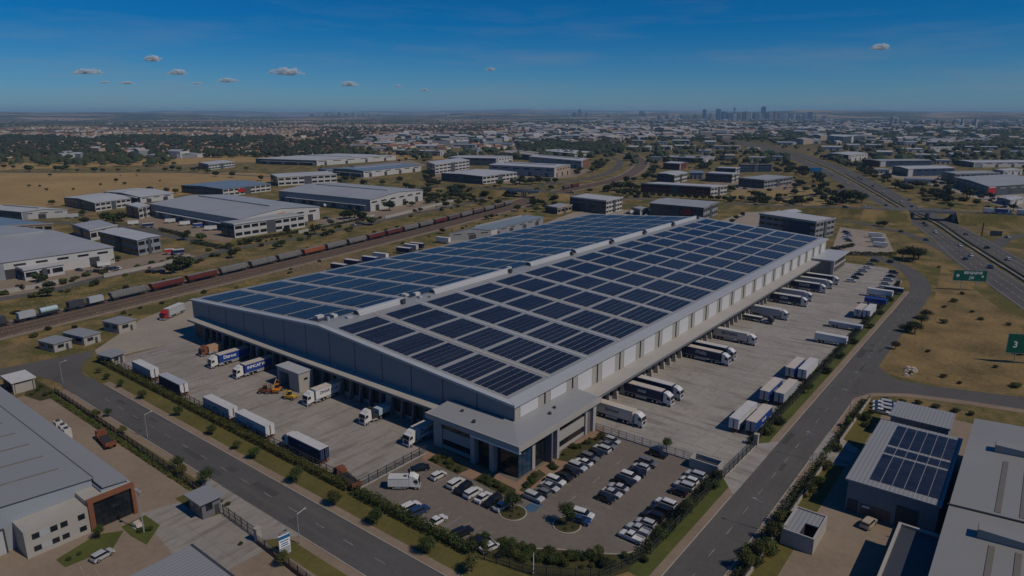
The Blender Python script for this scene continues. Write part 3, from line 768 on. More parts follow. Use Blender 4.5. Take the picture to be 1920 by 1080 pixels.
def car_meshes(kind):
    b = MB(); g = MB()
    if kind == 'sedan':
        b.extr([(-2.2, .32), (2.18, .32), (2.26, .52), (2.2, .70), (1.95, .80), (.95, .92), (-1.5, .97), (-2.15, .95), (-2.28, .72), (-2.26, .45)], -.89, .89, 0, [.05, .05, .1, .08, .06, .02, .02, .05, .08, .06])
        g.extr([(-1.72, .95), (1.12, .90), (.42, 1.37), (-.98, 1.39)], -.80, .80, 0, [0, 0, .15, .15])
        b.extr([(-1.02, 1.36), (.42, 1.34), (.30, 1.46), (-.88, 1.47)], -.68, .68, 0, [0, 0, .08, .08])
    elif kind == 'suv':
        b.extr([(-2.25, .38), (2.2, .38), (2.3, .58), (2.25, .85), (2.0, .98), (1.1, 1.06), (-2.2, 1.1), (-2.3, .8)], -.93, .93, 0, [.05, .05, .1, .06, .04, .02, .03, .05])
        g.extr([(-2.18, 1.08), (1.22, 1.03), (.55, 1.60), (-2.0, 1.62)], -.84, .84, 0, [0, 0, .13, .13])
        b.extr([(-2.08, 1.59), (.58, 1.57), (.42, 1.70), (-1.95, 1.72)], -.73, .73, 0, [0, 0, .07, .07])
    elif kind == 'hatch':
        b.extr([(-1.95, .33), (1.92, .33), (2.0, .52), (1.95, .74), (1.7, .84), (.95, .93), (-1.9, 1.0), (-2.0, .7)], -.85, .85, 0, [.05, .05, .1, .07, .05, .02, .03, .05])
        g.extr([(-1.88, .98), (1.08, .92), (.42, 1.42), (-1.6, 1.44)], -.77, .77, 0, [0, 0, .14, .14])
        b.extr([(-1.68, 1.41), (.44, 1.39), (.30, 1.50), (-1.52, 1.51)], -.66, .66, 0, [0, 0, .07, .07])
    else:                                     # pickup with an open bed
        b.extr([(-2.5, .42), (2.35, .42), (2.45, .62), (2.4, .88), (2.1, 1.0), (1.2, 1.06), (-.55, 1.08), (-.55, .72), (-2.5, .72)], -.92, .92, 0, [.04] * 9)
        for (x0, x1, y0, y1) in ((-2.52, -.6, -.92, -.84), (-2.52, -.6, .84, .92), (-2.55, -2.46, -.9, .9)): b.box(x0, x1, y0, y1, .7, 1.12)
        g.extr([(-.55, 1.06), (1.3, 1.03), (.68, 1.58), (-.45, 1.6)], -.83, .83, 0, [0, 0, .13, .13])
        b.extr([(-.5, 1.57), (.70, 1.55), (.55, 1.68), (-.42, 1.70)], -.72, .72, 0, [0, 0, .07, .07])
    return b.mesh(kind + '_body', CARPAINT['white']), g.mesh(kind + '_windows', MT['glass'])
CARM = {k: car_meshes(k) for k in ('sedan', 'suv', 'hatch', 'pickup')}
mb = MB(); mb.box(-.03, .03, -.17, .17, -.08, .08); HL_ME = mb.mesh('headlight', MT['lamp_lens']); TL_ME = mb.mesh('tail_light', MT['tail_lens'])
mb = MB(); mb.box(-.06, .06, -.1, .1, -.06, .06); MIR_ME = mb.mesh('mirror', MT['chassis'])
def car(kind, colour, loc, rz, label, group, detail=True, cat=None):
    t = thing('parked_car' if detail else 'moving_car', label, cat or 'car', loc, rz, group)
    bm, gm = CARM[kind]
    bo = put('body', bm, t); paint(bo, 0, CARPAINT[colour]); put('windows', gm, t)
    lw = {'sedan': (1.38, -1.38), 'suv': (1.42, -1.38), 'hatch': (1.25, -1.22), 'pickup': (1.5, -1.6)}[kind]
    for x in lw:
        for y in (-.78, .78): put('wheel', WH_CAR, t, (x, y, .33))
    if detail:
        fx = {'sedan': 2.2, 'suv': 2.24, 'hatch': 1.94, 'pickup': 2.4}[kind]; rx = {'sedan': -2.24, 'suv': -2.25, 'hatch': -1.95, 'pickup': -2.55}[kind]
        for y in (-.6, .6): put('headlight', HL_ME, t, (fx, y, .66)); put('tail_light', TL_ME, t, (rx, y, .78))
        for y in (-.93, .93): put('mirror', MIR_ME, t, (.75, y, 1.0))
    return t

# --- lorries
def cab_parts():
    d = {}
    mb = MB(); mb.extr([(0, .95), (2.15, .75), (2.32, 1.2), (2.30, 2.0), (2.02, 3.02), (1.55, 3.22), (.9, 3.75), (0, 3.85)], -1.22, 1.22, 0, [.02, .05, .08, .04, .05, .06, .12, .12]); d['cab'] = mb.mesh('cab', MT['white_paint'])
    mb = MB(); mb.hexa([(2.33, -1.1, 2.02), (2.33, 1.1, 2.02), (2.36, 1.1, 2.02), (2.36, -1.1, 2.02), (2.08, -1.05, 2.92), (2.08, 1.05, 2.92), (2.12, 1.05, 2.92), (2.12, -1.05, 2.92)]); d['windscreen'] = mb.mesh('windscreen', MT['glass'])
    mb = MB(); mb.hexa([(1.1, -.02, 2.05), (2.12, -.02, 2.05), (2.12, .02, 2.05), (1.1, .02, 2.05), (1.1, -.02, 2.8), (1.85, -.02, 2.8), (1.85, .02, 2.8), (1.1, .02, 2.8)]); d['side_window'] = mb.mesh('side_window', MT['glass'])
    mb = MB(); mb.box(2.1, 2.45, -1.2, 1.2, .35, .85); d['bumper'] = mb.mesh('bumper', MT['grey_box'])
    mb = MB(); mb.box(2.31, 2.36, -.75, .75, .95, 1.75); d['grille'] = mb.mesh('grille', MT['chassis'])
    mb = MB(); mb.box(-4.2, 2.1, -.45, .45, .62, .95); d['chassis'] = mb.mesh('chassis', MT['chassis'])
    mb = MB(); mb.cyl((-1.7, 0, .72), (-.3, 0, .72), .33, n=10); d['fuel_tank'] = mb.mesh('fuel_tank', MT['steel'])
    mb = MB(); mb.box(-.05, .05, -.09, .09, -.35, .25); d['mirror'] = mb.mesh('mirror', MT['chassis'])
    return d
CABP = cab_parts()
trailer_cache = {}
def trailer_meshes(L, h0, h1):
    k = (L, h0, h1)
    if k not in trailer_cache:
        mb = MB(); mb.box(0, L, -1.28, 1.28, h0, h1 - .02); box = mb.mesh('cargo_box', MT['white_paint'])
        mb = MB(); mb.box(-.02, L + .02, -1.3, 1.3, h1 - .01, h1 + .05); top = mb.mesh('box_roof', MT['trailer_roof'])
        mb = MB(); mb.box(0.2, L - .4, -.5, .5, .78, h0 - .01); mb.box(L - 3.6, L - 3.4, -.9, -.75, .05, h0); mb.box(L - 3.6, L - 3.4, .75, .9, .05, h0); ch = mb.mesh('trailer_chassis', MT['chassis'])
        mb = MB()
        for y in (-1.285, 1.265): mb.box(L * .32, L * .62, y, y + .02, .45, h0 - .08)
        sk = mb.mesh('side_guard', MT['steel'])
        mb = MB()
        for y in (-1.0, .05): mb.box(-.05, -.005, y - .2, y + 1.13, h0 + .06, h1 - .1)
        dr_ = mb.mesh('rear_door', MT['white_paint'])
        mb = MB(); mb.box(-.1, .05, -1.2, 1.2, .55, .72); mb.box(-.12, -.08, -1.2, -.8, .75, .95); mb.box(-.12, -.08, .8, 1.2, .75, .95); bp = mb.mesh('rear_bumper', MT['rust'])
        mb = MB()
        for y in (-1.30, 1.28): mb.box(.02, L - .02, y, y + .02, h0, h0 + .16); mb.box(.02, L - .02, y, y + .02, h1 - .18, h1 - .02)
        rl = mb.mesh('side_rail', MT['grey_box'])
        mb = MB(); q = .6
        while q < L - .3:
            for y in (-1.292, 1.282): mb.box(q, q + .05, y, y + .01, h0 + .17, h1 - .19)
            q += .9
        st = mb.mesh('side_straps', MT['grey_box'])
        mb = MB()
        for y in (-.85, -.35, .35, .85): mb.box(-.075, -.051, y - .02, y + .02, h0 + .1, h1 - .15)
        lb = mb.mesh('locking_bars', MT['steel'])
        trailer_cache[k] = (box, top, ch, sk, dr_, bp, rl, st, lb)
    return trailer_cache[k]
def add_trailer(t, L, side, roofm, x0=0.0, h0=1.15, h1=4.0, door=None):
    box, top, ch, sk, dr_, bp, rl, st, lb = trailer_meshes(L, h0, h1)
    o = put('cargo_box', box, t, (x0, 0, 0)); paint(o, 0, MT[side])
    r_ = put('box_roof', top, t, (x0, 0, 0)); paint(r_, 0, MT[roofm])
    put('side_rail', rl, t, (x0, 0, 0)); put('trailer_chassis', ch, t, (x0, 0, 0)); put('side_guard', sk, t, (x0, 0, 0))
    d = put('rear_door', dr_, t, (x0, 0, 0)); paint(d, 0, MT[door or side]); put('rear_bumper', bp, t, (x0, 0, 0)); put('locking_bars', lb, t, (x0, 0, 0))['kind'] = 'stuff'
    s_ = put('side_straps', st, t, (x0, 0, 0)); s_['kind'] = 'stuff'
    if side in ('navy', 'royal'): paint(s_, 0, MT['chassis'])
    for x in (1.3, 2.6, 3.9):
        for y in (-.98, .98): put('wheel', WH_TRL, t, (x0 + x, y, .48))
def add_cab(t, x0, m='white_paint'):
    for nm, me in CABP.items():
        if nm in ('side_window', 'mirror', 'fuel_tank'):
            for s in (-1, 1): put(nm, me, t, (x0 + (2.0 if nm == 'mirror' else 0), s * {'side_window': 1.215, 'mirror': 1.38, 'fuel_tank': .9}[nm], 2.35 if nm == 'mirror' else 0))
        else:
            o = put(nm, me, t, (x0, 0, 0))
            if nm == 'cab': paint(o, 0, MT[m])
    for y in (-.85, .85): put('headlight', HL_ME, t, (x0 + 2.46, y, .68))
    for x in (1.45, -1.9, -3.2):
        for y in (-1.0, 1.0): put('wheel', WH_TRK, t, (x0 + x, y, .5))
def semi(rear, rz, L, side, roofm, label, group, text=None, tcol='sign_white', tside=1, cabm='white_paint', tsize=1.25, tpos=.55):
    t = thing('semi_truck', label, 'truck', (rear[0], rear[1], .055), rz, group)
    add_trailer(t, L, side, roofm); add_cab(t, L + .55, cabm)
    if text:
        lettering(text, tsize, MT[tcol], t, (L * tpos, tside * 1.30, 2.75), (R(90), 0, R(180) if tside > 0 else 0), sx=.95)
    return t
def trailer(rear, rz, L, side, roofm, label, group, text=None, tcol='sign_white', tside=1, tsize=1.0, door=None, h1=3.9):
    t = thing('cargo_trailer', label, 'trailer', (rear[0], rear[1], .055), rz, group)
    add_trailer(t, L, side, roofm, h1=h1, door=door)
    if text: lettering(text, tsize, MT[tcol], t, (L * .5, tside * 1.30, 2.6), (R(90), 0, R(180) if tside > 0 else 0))
    return t

GF, GRt = 'trucks docked along the front of the solar warehouse', 'trucks docked along the long side of the solar warehouse'
D = -R(90)   # nose towards the front road
semi((-204.3, 115.0), D, 10.6, 'royal', 'trailer_roof', 'royal blue curtain-side truck with white lettering, white cab, docked beside the tan lorry', GF, 'Diarcus', tsize=1.5, tpos=.66)
semi((-189.6, 115.0), D, 10.4, 'royal', 'trailer_roof', 'royal blue truck with long white lettering, docked just before the drive-in block', GF, 'INMCAP HI', tsize=1.35, tpos=.62)
semi((-155.4, 115.0), D, 9.0, 'white_paint', 'trailer_roof', 'white box truck with dark blue lettering docked beside the concrete drive-in block', GF, 'DHAR A LA', 'navy', tsize=1.25, tpos=.5)
semi((-115.2, 115.0), D, 8.2, 'white_paint', 'trailer_roof', 'white box truck with bold dark lettering, docked closest to the corner office', GF, 'Zuozz', 'navy', tsize=1.9, tpos=.62)
# flatbed tractor with a short teal body
t = thing('flatbed_truck', 'white-cab flatbed truck with exposed chassis and pale teal load at the dock', 'truck', (-133.2, 115, .055), D, GF)
add_cab(t, 7.6)
mb = MB(); mb.box(.2, 7.0, -1.2, 1.2, 1.05, 1.25); mb.box(.2, 7.5, -.45, .45, .7, 1.05); mb.build('flatbed', MT['chassis'], t)
mb = MB(); mb.box(.3, 5.0, -1.2, 1.2, 1.26, 3.0); mb.build('load', MT['teal_box'], t)
mb = MB(); mb.box(5.4, 7.3, -1.1, 1.1, 1.26, 1.9); mb.box(6.9, 7.3, -1.1, 1.1, 1.9, 3.9); mb.box(6.4, 7.2, -.8, .8, 3.1, 4.0); mb.build('headboard', MT['chassis'], t)
for x in (1.2, 2.5):
    for y in (-.98, .98): put('wheel', WH_TRL, t, (x, y, .48))
# tan lorry
t = thing('box_lorry', 'small tan box lorry with reddish cab near the left end of the docks', 'truck', (-217.4, 113.2, .055), D, GF)
add_trailer(t, 5.6, 'tan_box', 'tan_box', h0=1.0, h1=3.3)
add_cab(t, 6.0, 'rust'); t.scale = (.95, .95, .9)

for (y, xf, side, rf, txt, tc, cabm, lab) in (
    (150.0, -73.9, 'cream', 'trailer_roof', 'Enrcuxt', 'navy', 'white_paint', 'cream box truck with dark lettering, docked right behind the corner office'),
    (166.9, -73.9, 'navy', 'trailer_roof', 'cnzul', 'sign_white', 'white_paint', 'navy truck with beige roof and white lettering, nearer of the first docked pair'),
    (172.6, -73.6, 'navy', 'trailer_roof_white', None, None, 'white_paint', 'navy truck with white roof, farther of the first docked pair'),
    (207.9, -73.2, 'navy', 'trailer_roof', 'ITNZU', 'sign_white', 'white_paint', 'navy truck with white lettering and beige roof, nearer of the second docked pair'),
    (213.8, -73.6, 'navy', 'trailer_roof_white', None, None, 'white_paint', 'navy truck tucked behind its twin, farther of the second docked pair'),
    (233.1, -73.3, 'cream', 'trailer_roof_white', 'EELTNERR', 'navy', 'white_paint', 'cream truck with thin dark lettering docked alone halfway along the side'),
    (271.4, -73.8, 'grey_box', 'trailer_roof_white', None, None, 'white_paint', 'pale grey truck with white roof docked behind the low flatbed'),
    (296.3, -73.3, 'navy', 'trailer_roof_white', 'URBA', 'sign_white', 'white_paint', 'navy truck with small white lettering, nearer of the third docked pair'),
    (306.8, -74.2, 'grey_box', 'trailer_roof_white', None, None, 'white_paint', 'grey truck with white roof, farther of the third docked pair'),
    (325.4, -73.2, 'navy', 'trailer_roof_white', 'TCLOTE', 'sign_white', 'white_paint', 'navy lettered truck, nearest of three docked next to the far annex'),
    (335.4, -72.7, 'grey_box', 'trailer_roof_white', None, None, 'white_paint', 'grey-sided truck, middle of three docked next to the far annex'),
    (345.5, -72.5, 'navy', 'trailer_roof_white', None, None, 'white_paint', 'dark-sided truck, last of three docked next to the far annex')):
    semi((-88.7, y), 0, xf + 88.7 - 3.0, side, rf, lab, GRt, txt, tc or 'sign_white', -1, cabm, 1.35, .48)
t = thing('flatbed_truck', 'low flatbed truck with dark half-empty deck docked next to a pale grey truck', 'truck', (-88.7, 262.4, .055), 0, GRt)
mb = MB(); mb.box(.2, 11.6, -1.2, 1.2, 1.0, 1.25); mb.build('flatbed', MT['grey_box'], t)
mb = MB(); mb.box(.4, 8.4, -1.15, 1.15, 1.26, 2.3); mb.build('load', MT['chassis'], t)
mb = MB(); mb.box(.4, 8.3, -.9, .9, 2.31, 2.5); mb.build('load_cover', MT['white_paint'], t)
add_cab(t, 11.0, 'charcoal'); t.scale = (.9, 1, .85)
for x in (1.2, 2.5, 3.8):
    for y in (-.98, .98): put('wheel', WH_TRL, t, (x, y, .48))

GP, GQ = 'trailers parked along the front hedge', 'trailers parked along the side fence'
for (x1, y, L, side, rf, txt, lab) in (
    (-207.4, 85.8, 12.4, 'grey_box', 'trailer_roof_white', None, 'grey-white trailer parked by the hedge next to the entrance hut'),
    (-188.8, 85.6, 12.8, 'navy', 'grey_box', None, 'dark blue trailer parked by the hedge, second from the entrance hut'),
    (-161.9, 85.4, 13.4, 'grey_box', 'trailer_roof_white', 'ouricit', 'long pale trailer by the hedge, third from the entrance hut'),
    (-145.1, 85.6, 14.0, 'teal_box', 'trailer_roof_white', 'Rneutty', 'pale trailer with teal lettering by the hedge, fourth from the entrance hut')):
    trailer((x1, y), R(180), L, side, rf, lab, GP, txt, 'sign_blue' if side == 'teal_box' else 'navy', 1, .9, 'white_paint')  # grey sides have their shade put into the colour, white doors as lit ends
semi((-124.0, 86.4), R(180), 12.6, 'navy', 'trailer_roof_white', 'navy truck with white roof parked along the hedge, closest to the car park', GP, 'auzilot  borxit', 'sign_blue', 1, 'white_paint', .8, .5)
for (x, y, L, side, rf, lab) in (
    (-54.6, 161.6, 13.6, 'white_paint', 'trailer_roof_white', 'white trailer standing next to the one with a blue side, by the yard gate'),
    (-50.6, 162.6, 13.0, 'royal', 'trailer_roof', 'trailer with bright blue side and beige roof, beside the fence by the yard gate'),
    (-54.5, 184.5, 12.4, 'royal', 'trailer_roof', 'blue-sided trailer of the second pair by the side fence'),
    (-50.7, 185.6, 13.0, 'grey_box', 'trailer_roof', 'grey trailer with patchy roof, of the second pair by the side fence'),
    (-54.4, 207.4, 11.8, 'royal', 'trailer_roof', 'blue-sided trailer of the third pair by the side fence'),
    (-50.9, 208.4, 12.6, 'white_paint', 'trailer_roof_white', 'white trailer of the third pair by the side fence'),
    (-52.8, 290.5, 11.0, 'grey_box', 'trailer_roof', 'grey trailer standing beside a white one deep in the side yard'),
    (-49.6, 291.0, 12.0, 'white_paint', 'trailer_roof_white', 'white trailer beside the fence, deep in the side yard next to a grey one')):
    trailer((x, y), R(90), L, side, rf, lab, GQ, None if 'blue' not in lab else 'bunxit', 'sign_white', -1, 1.2, 'white_paint' if side == 'white_paint' else 'grey_box')
for (x, y, L, side, rf, lab, h1) in (
    (-58.4, 251.6, 10.6, 'white_paint', 'trailer_roof_white', 'long white trailer parked crosswise in the middle of the side yard', 3.4),
    (-59.0, 273.6, 11.6, 'grey_box', 'grey_box', 'low grey trailer parked crosswise behind a long white one', 2.4),
    (-57.6, 332.8, 10.2, 'white_paint', 'trailer_roof_white', 'white trailer parked crosswise at the far end of the side yard', 3.6),
    (-55.4, 317.2, 8.4, 'royal', 'royal', 'small blue trailer parked crosswise near the far end of the side yard', 3.2),
    (-52.6, 344.0, 7.6, 'navy', 'grey_box', 'dark trailer parked crosswise just before the rows of cars', 3.0)):
    trailer((x, y), 0, L, side, rf, lab, GQ, h1=h1)
# trailers behind the left long side, their roofs showing over the eave
k = 0
for (px, py, side) in ((312, 600, 'grey_box'), (630, 508, 'navy'), (655, 500, 'navy'), (688, 494, 'royal'), (708, 487, 'white_paint'), (752, 476, 'navy'), (765, 470, 'grey_box'), (776, 467, 'navy'), (826, 456, 'white_paint')):
    p = G(px, py)
    lab = 'white trailer with red tractor parked outside the left end of the solar warehouse' if k == 0 else ('%s trailer behind the solar roof, %s from the red tractor' % ({'navy': 'navy', 'royal': 'blue', 'white_paint': 'white', 'grey_box': 'grey'}[side], ordn(k)))
    if k == 0:
        semi((p.x - 6, p.y + 9.5), R(-62), 9.5, 'grey_box', 'trailer_roof_white', lab, 'trailers on the railway side of the warehouse', cabm='red')
    else:
        trailer((p.x - 3, p.y), R(10), 9.5, side, 'trailer_roof_white', lab, 'trailers on the railway side of the warehouse')
    k += 1

# delivery lorry in the car park
t = thing('delivery_lorry', 'white delivery lorry parked at the fenced corner of the car park', 'truck', (-104.3, 88.6, .055), R(38))
add_trailer(t, 5.0, 'white_paint', 'trailer_roof_white', h0=.95, h1=3.2); add_cab(t, 5.1); t.scale = (.92, .92, .86)
mb = MB(); mb.cbox(4.0, 0, 3.3, .8, .8, .12); mb.build('roof_hatch', MT['charcoal'], t)
# rusty flatbeds
def rusty(loc, rz, label):
    t = thing('rusty_flatbed', label, 'truck', loc, rz)
    mb = MB(); mb.box(0, 7.4, -1.2, 1.2, 1.0, 1.2); mb.box(0.1, 7.0, -.4, .4, .6, 1.0); mb.build('deck', MT['rust'], t)
    mb = MB()
    for x in (.05, 7.2): mb.box(x, x + .14, -1.2, 1.2, 1.2, 2.0)
    for x in (1.6, 3.4, 5.2): mb.box(x, x + .1, -1.2, -1.1, 1.2, 1.8); mb.box(x, x + .1, 1.1, 1.2, 1.2, 1.8)
    mb.build('stakes', MT['rust'], t)['kind'] = 'stuff'
    mb = MB(); mb.extr([(7.6, .7), (9.1, .7), (9.2, 1.4), (9.0, 2.3), (7.6, 2.4)], -1.1, 1.1, 0, [0, .05, .05, .1, .1]); mb.build('cab', MT['rust'], t)
    mb = MB(); mb.box(9.02, 9.16, -.95, .95, 1.5, 2.15); mb.build('windscreen', MT['glass'], t)
    mb = MB(); mb.box(.6, 6.6, -1.0, 1.0, 1.21, 1.5); mb.build('load', MT['chassis'], t)
    for x in (1.2, 2.4, 8.2):
        for y in (-1.0, 1.0): put('wheel', WH_TRL, t, (x, y, .48))
p = G(210, 843); rusty((p.x, p.y, .05), R(174), 'rusty red flatbed truck parked in the tan yard beside the big pale roof')
p = G(665, 918); t_ = rusty((p.x + 1, p.y, .06), R(168), 'rusty wrecked flatbed truck in the front yard corner by the car park fence')

# yard machines
def machine(loc, rz, m, label, boom):
    t = thing('yard_machine', label, 'machine', loc, rz, 'machines by the drive-in block')
    mb = MB(); mb.extr([(-1.6, .5), (1.6, .5), (1.7, 1.0), (.4, 1.2), (-.2, 1.3), (-1.7, 1.3)], -.85, .85, 0, [0, 0, .1, 0, 0, .1]); mb.build('body', MT[m], t)
    mb = MB(); mb.extr([(-.3, 1.25), (.7, 1.2), (.5, 2.3), (-.2, 2.3)], -.45, .45); mb.build('cab', MT['glass'], t)
    mb = MB(); mb.box(-.3, .6, -.5, .5, 2.31, 2.42); mb.build('cab_roof', MT[m], t)
    mb = MB()
    if boom: mb.cyl((-1.4, .65, 1.3), (1.2, .65, 3.6), .16, .12, 6); mb.cyl((1.2, .65, 3.6), (2.4, .65, 2.4), .12, .1, 6)
    else: mb.box(1.6, 1.8, -.6, -.45, .2, 2.6); mb.box(1.6, 1.8, .45, .6, .2, 2.6)
    mb.build('boom' if boom else 'mast', MT[m], t)
    mb = MB(); mb.box(1.8, 2.9, -.6, .6, .25, .4) if not boom else mb.extr([(2.2, 1.7), (2.9, 1.8), (2.7, 2.5), (2.3, 2.5)], .2, 1.1); mb.build('forks' if not boom else 'bucket', MT['chassis'], t)
    for x in (-1.1, 1.1):
        for y in (-.85, .85): put('wheel', WH_TRL, t, (x, y, .48))
p = G(520, 735); machine((p.x, p.y, .06), R(120), 'orange', 'orange excavator-like machine with raised boom in front of the drive-in block', True)
p = G(545, 748); machine((p.x, p.y, .06), R(200), 'yellow', 'yellow forklift machine standing between the drive-in block and a white truck', False)
p = G(497, 737); machine((p.x, p.y, .06), R(30), 'rust', 'small dark rusty machine beside the orange one in the front yard', False)

# --- cars in the car park
seqA = ['silver', 'grey', 'silver', 'white', 'black', 'black', 'silver', 'white', 'grey', 'black', 'silver', 'grey', 'silver', 'black']
kinds = ['suv', 'hatch', 'sedan', 'suv', 'sedan', 'hatch', 'suv', 'sedan', 'suv', 'hatch', 'suv', 'sedan', 'hatch', 'suv']
CPG = 'cars in the office car park'
rr = random.Random(3)
for i in range(13):
    y = 104.4 + i * 2.75
    c, kd = seqA[i], kinds[i]
    car(kd, c, (-76.1 + rr.uniform(-.25, .25), y, .055), R(180 * (i % 3 == 1)) + rr.uniform(-.03, .03), '%s %s, %s in the row along the office, counted from the front road' % (c, kd if kd != 'suv' else 'SUV', ordn(i)), CPG)
seqB = ['black', 'silver', 'silver', 'black', 'white', 'black', 'silver', 'grey', 'grey', 'black', 'white']
for i in range(10):
    y = 113.5 + i * 2.75
    if i == 8: continue
    c, kd = seqB[i], kinds[(i * 3 + 1) % 14]
    car(kd, c, (-64.2 + rr.uniform(-.25, .25), y, .055), R(180 * (i % 4 == 2)) + rr.uniform(-.03, .03), '%s %s, %s in the middle row of the car park, counted from the tree island' % (c, kd if kd != 'suv' else 'SUV', ordn(i)), CPG)
seqC = ['white', 'silver', 'silver', 'black', 'black', 'white', 'black', 'black', 'silver', 'white', 'silver']
for i in range(11):
    y = 104.8 + i * 2.95
    if i in (6,): continue
    c = seqC[i]; kd = 'pickup' if i < 2 else kinds[(i * 5 + 2) % 14]
    car(kd, c, (-53.2 + rr.uniform(-.25, .25), y, .055), R(180) + rr.uniform(-.04, .04), '%s %s, %s in the row along the side fence, counted from the front road' % (c, kd if kd != 'suv' else 'SUV', ordn(i)), CPG, cat='pickup' if kd == 'pickup' else None)
for j, (px, py, c, kd, lab) in enumerate(((1093, 970, 'white', 'suv', 'white SUV parked beside the round tree island'), (1087, 980, 'blue', 'sedan', 'dark blue sedan half hidden by the tree island'))):
    p = G(px, py); car(kd, c, (p.x, p.y, .055), R(10), lab, CPG)
for j, (px, py, c, kd) in enumerate(((787, 882, 'black', 'sedan'), (822, 896, 'white', 'hatch'), (855, 911, 'white', 'suv'), (869, 921, 'black', 'suv'), (887, 929, 'white', 'suv'), (906, 937, 'white', 'sedan'), (924, 945, 'black', 'suv'), (942, 953, 'silver', 'sedan'))):
    p = G(px, py); car(kd, c, (p.x, p.y, .055), R(90 if j % 3 else -90) + rr.uniform(-.05, .05) + (R(-35) if j == 0 else 0), '%s %s, %s in the short row facing the office entrance garden' % (c, kd if kd != 'suv' else 'SUV', ordn(j)), CPG)
for j, (px, py, c, kd) in enumerate(((770, 956, 'white', 'suv'), (786, 963, 'blue', 'suv'), (820, 981, 'white', 'sedan'), (867, 1004, 'black', 'suv'), (900, 1021, 'black', 'sedan'), (920, 1030, 'white', 'sedan'))):
    p = G(px, py); car(kd, c, (p.x, p.y, .055), R(80 if j % 2 else 85) + rr.uniform(-.05, .05), '%s %s, %s in the loose row against the front hedge, counted from the delivery lorry' % (c, kd if kd != 'suv' else 'SUV', ordn(j)), CPG)
FPG = 'cars by the far annex'
for j in range(7):
    p = G(1596 + j * 7.2, 529 - j * 6.3); car(kinds[j], seqA[(j + 3) % 14], (p.x, p.y, .055), R(15), '%s %s, %s in the row on the grass island by the far annex' % (seqA[(j + 3) % 14], kinds[j] if kinds[j] != 'suv' else 'SUV', ordn(j)), FPG, False)
for j in range(5):
    p = G(1655 + j * 5, 541 - j * 7); car(kinds[j + 4], seqC[j], (p.x, p.y, .055), R(5), '%s %s, %s in the short row at the end of the side fence' % (seqC[j], kinds[j + 4] if kinds[j + 4] != 'suv' else 'SUV', ordn(j)), FPG, False)
# ------------------------------------------------------------------ trees and shrubs
def leaf_cloud(seed, lobes, n, leaf, squash=1.0):
    """crown: leaf-sized faces through the volume of several lobes (cx, cy, cz, r)"""
    g = np.random.default_rng(seed)
    w = np.array([l[3] ** 2.2 for l in lobes]); w /= w.sum()
    idx = g.choice(len(lobes), n, p=w); L = np.array(lobes)[idx]
    d = g.normal(size=(n, 3)); d /= np.linalg.norm(d, axis=1)[:, None]
    r = L[:, 3] * (0.45 + 0.6 * g.random(n) ** 0.6)
    c = L[:, :3] + d * r[:, None] * np.array([1, 1, squash])
    c += g.normal(size=(n, 3)) * 0.05
    nrm = d + g.normal(size=(n, 3)) * 0.55; nrm /= np.linalg.norm(nrm, axis=1)[:, None]
    a = np.cross(nrm, g.normal(size=(n, 3))); a /= np.linalg.norm(a, axis=1)[:, None]
    b = np.cross(nrm, a)
    s = leaf * (0.6 + 0.8 * g.random(n))
    e0, e1 = a * s[:, None], b * (s * 0.7)[:, None]
    v = np.stack([c - e0, c - e1 * 0.9 + e0 * .1, c + e0, c + e1], 1).reshape(-1, 3)
    return v
def np_mesh(name, v, k, mats, midx=None):
    """mesh of separate k-gons"""
    nf = len(v) // k
    me = bpy.data.meshes.new(name)
    me.vertices.add(len(v)); me.vertices.foreach_set('co', np.asarray(v, dtype=np.float32).ravel())
    me.loops.add(nf * k); me.loops.foreach_set('vertex_index', np.arange(nf * k, dtype=np.int32))
    me.polygons.add(nf); me.polygons.foreach_set('loop_start', np.arange(0, nf * k, k, dtype=np.int32))
    try: me.polygons.foreach_set('loop_total', np.full(nf, k, dtype=np.int32))
    except Exception: pass
    for m in (mats if isinstance(mats, (list, tuple)) else [mats]): me.materials.append(m)
    if midx is not None: me.polygons.foreach_set('material_index', midx.astype(np.int32))
    me.update(calc_edges=True)
    return me
def tree_proto(seed, kind):
    """unit-height tree; returns crown and trunk vertices"""
    g = random.Random(seed)
    mb = MB()
    if kind == 'tree':
        h = .30; lob = []
        for k in range(g.randint(6, 8)):
            t = g.random() * 6.28; q = g.uniform(.12, .28); lob.append((math.cos(t) * q, math.sin(t) * q, g.uniform(.48, .80), g.uniform(.14, .21)))
        lob.append((0, 0, .62, .24)); lob.append((g.uniform(-.08, .08), g.uniform(-.08, .08), .84, .14))
        mb.cyl((0, 0, -.02), (0.01, 0, h + .1), .032, .022, 6)
        for l in lob[:5]: mb.cyl((0, 0, h), (l[0] * .8, l[1] * .8, l[2]), .018, .006, 5)
    elif kind == 'round':
        lob = [(0, 0, .55, .30)] + [(math.cos(k * 1.26 + g.random()) * .2, math.sin(k * 1.26 + g.random()) * .2, g.uniform(.4, .75), .17) for k in range(5)]
        mb.cyl((0, 0, -.02), (0, 0, .5), .03, .02, 6)
        for l in lob[1:4]: mb.cyl((0, 0, .25), (l[0] * .8, l[1] * .8, l[2]), .016, .005, 5)
    else:                                     # shrub: low and wide
        lob = [(g.uniform(-.35, .35), g.uniform(-.35, .35), g.uniform(.28, .5), g.uniform(.24, .36)) for _ in range(6)]
        for l in lob[:4]: mb.cyl((0, 0, -.02), (l[0], l[1], l[2]), .03, .01, 5)
    return lob, mb
TREES = {}
LEAFM = ('leaf', 'leaf_dark', 'leaf_olive')
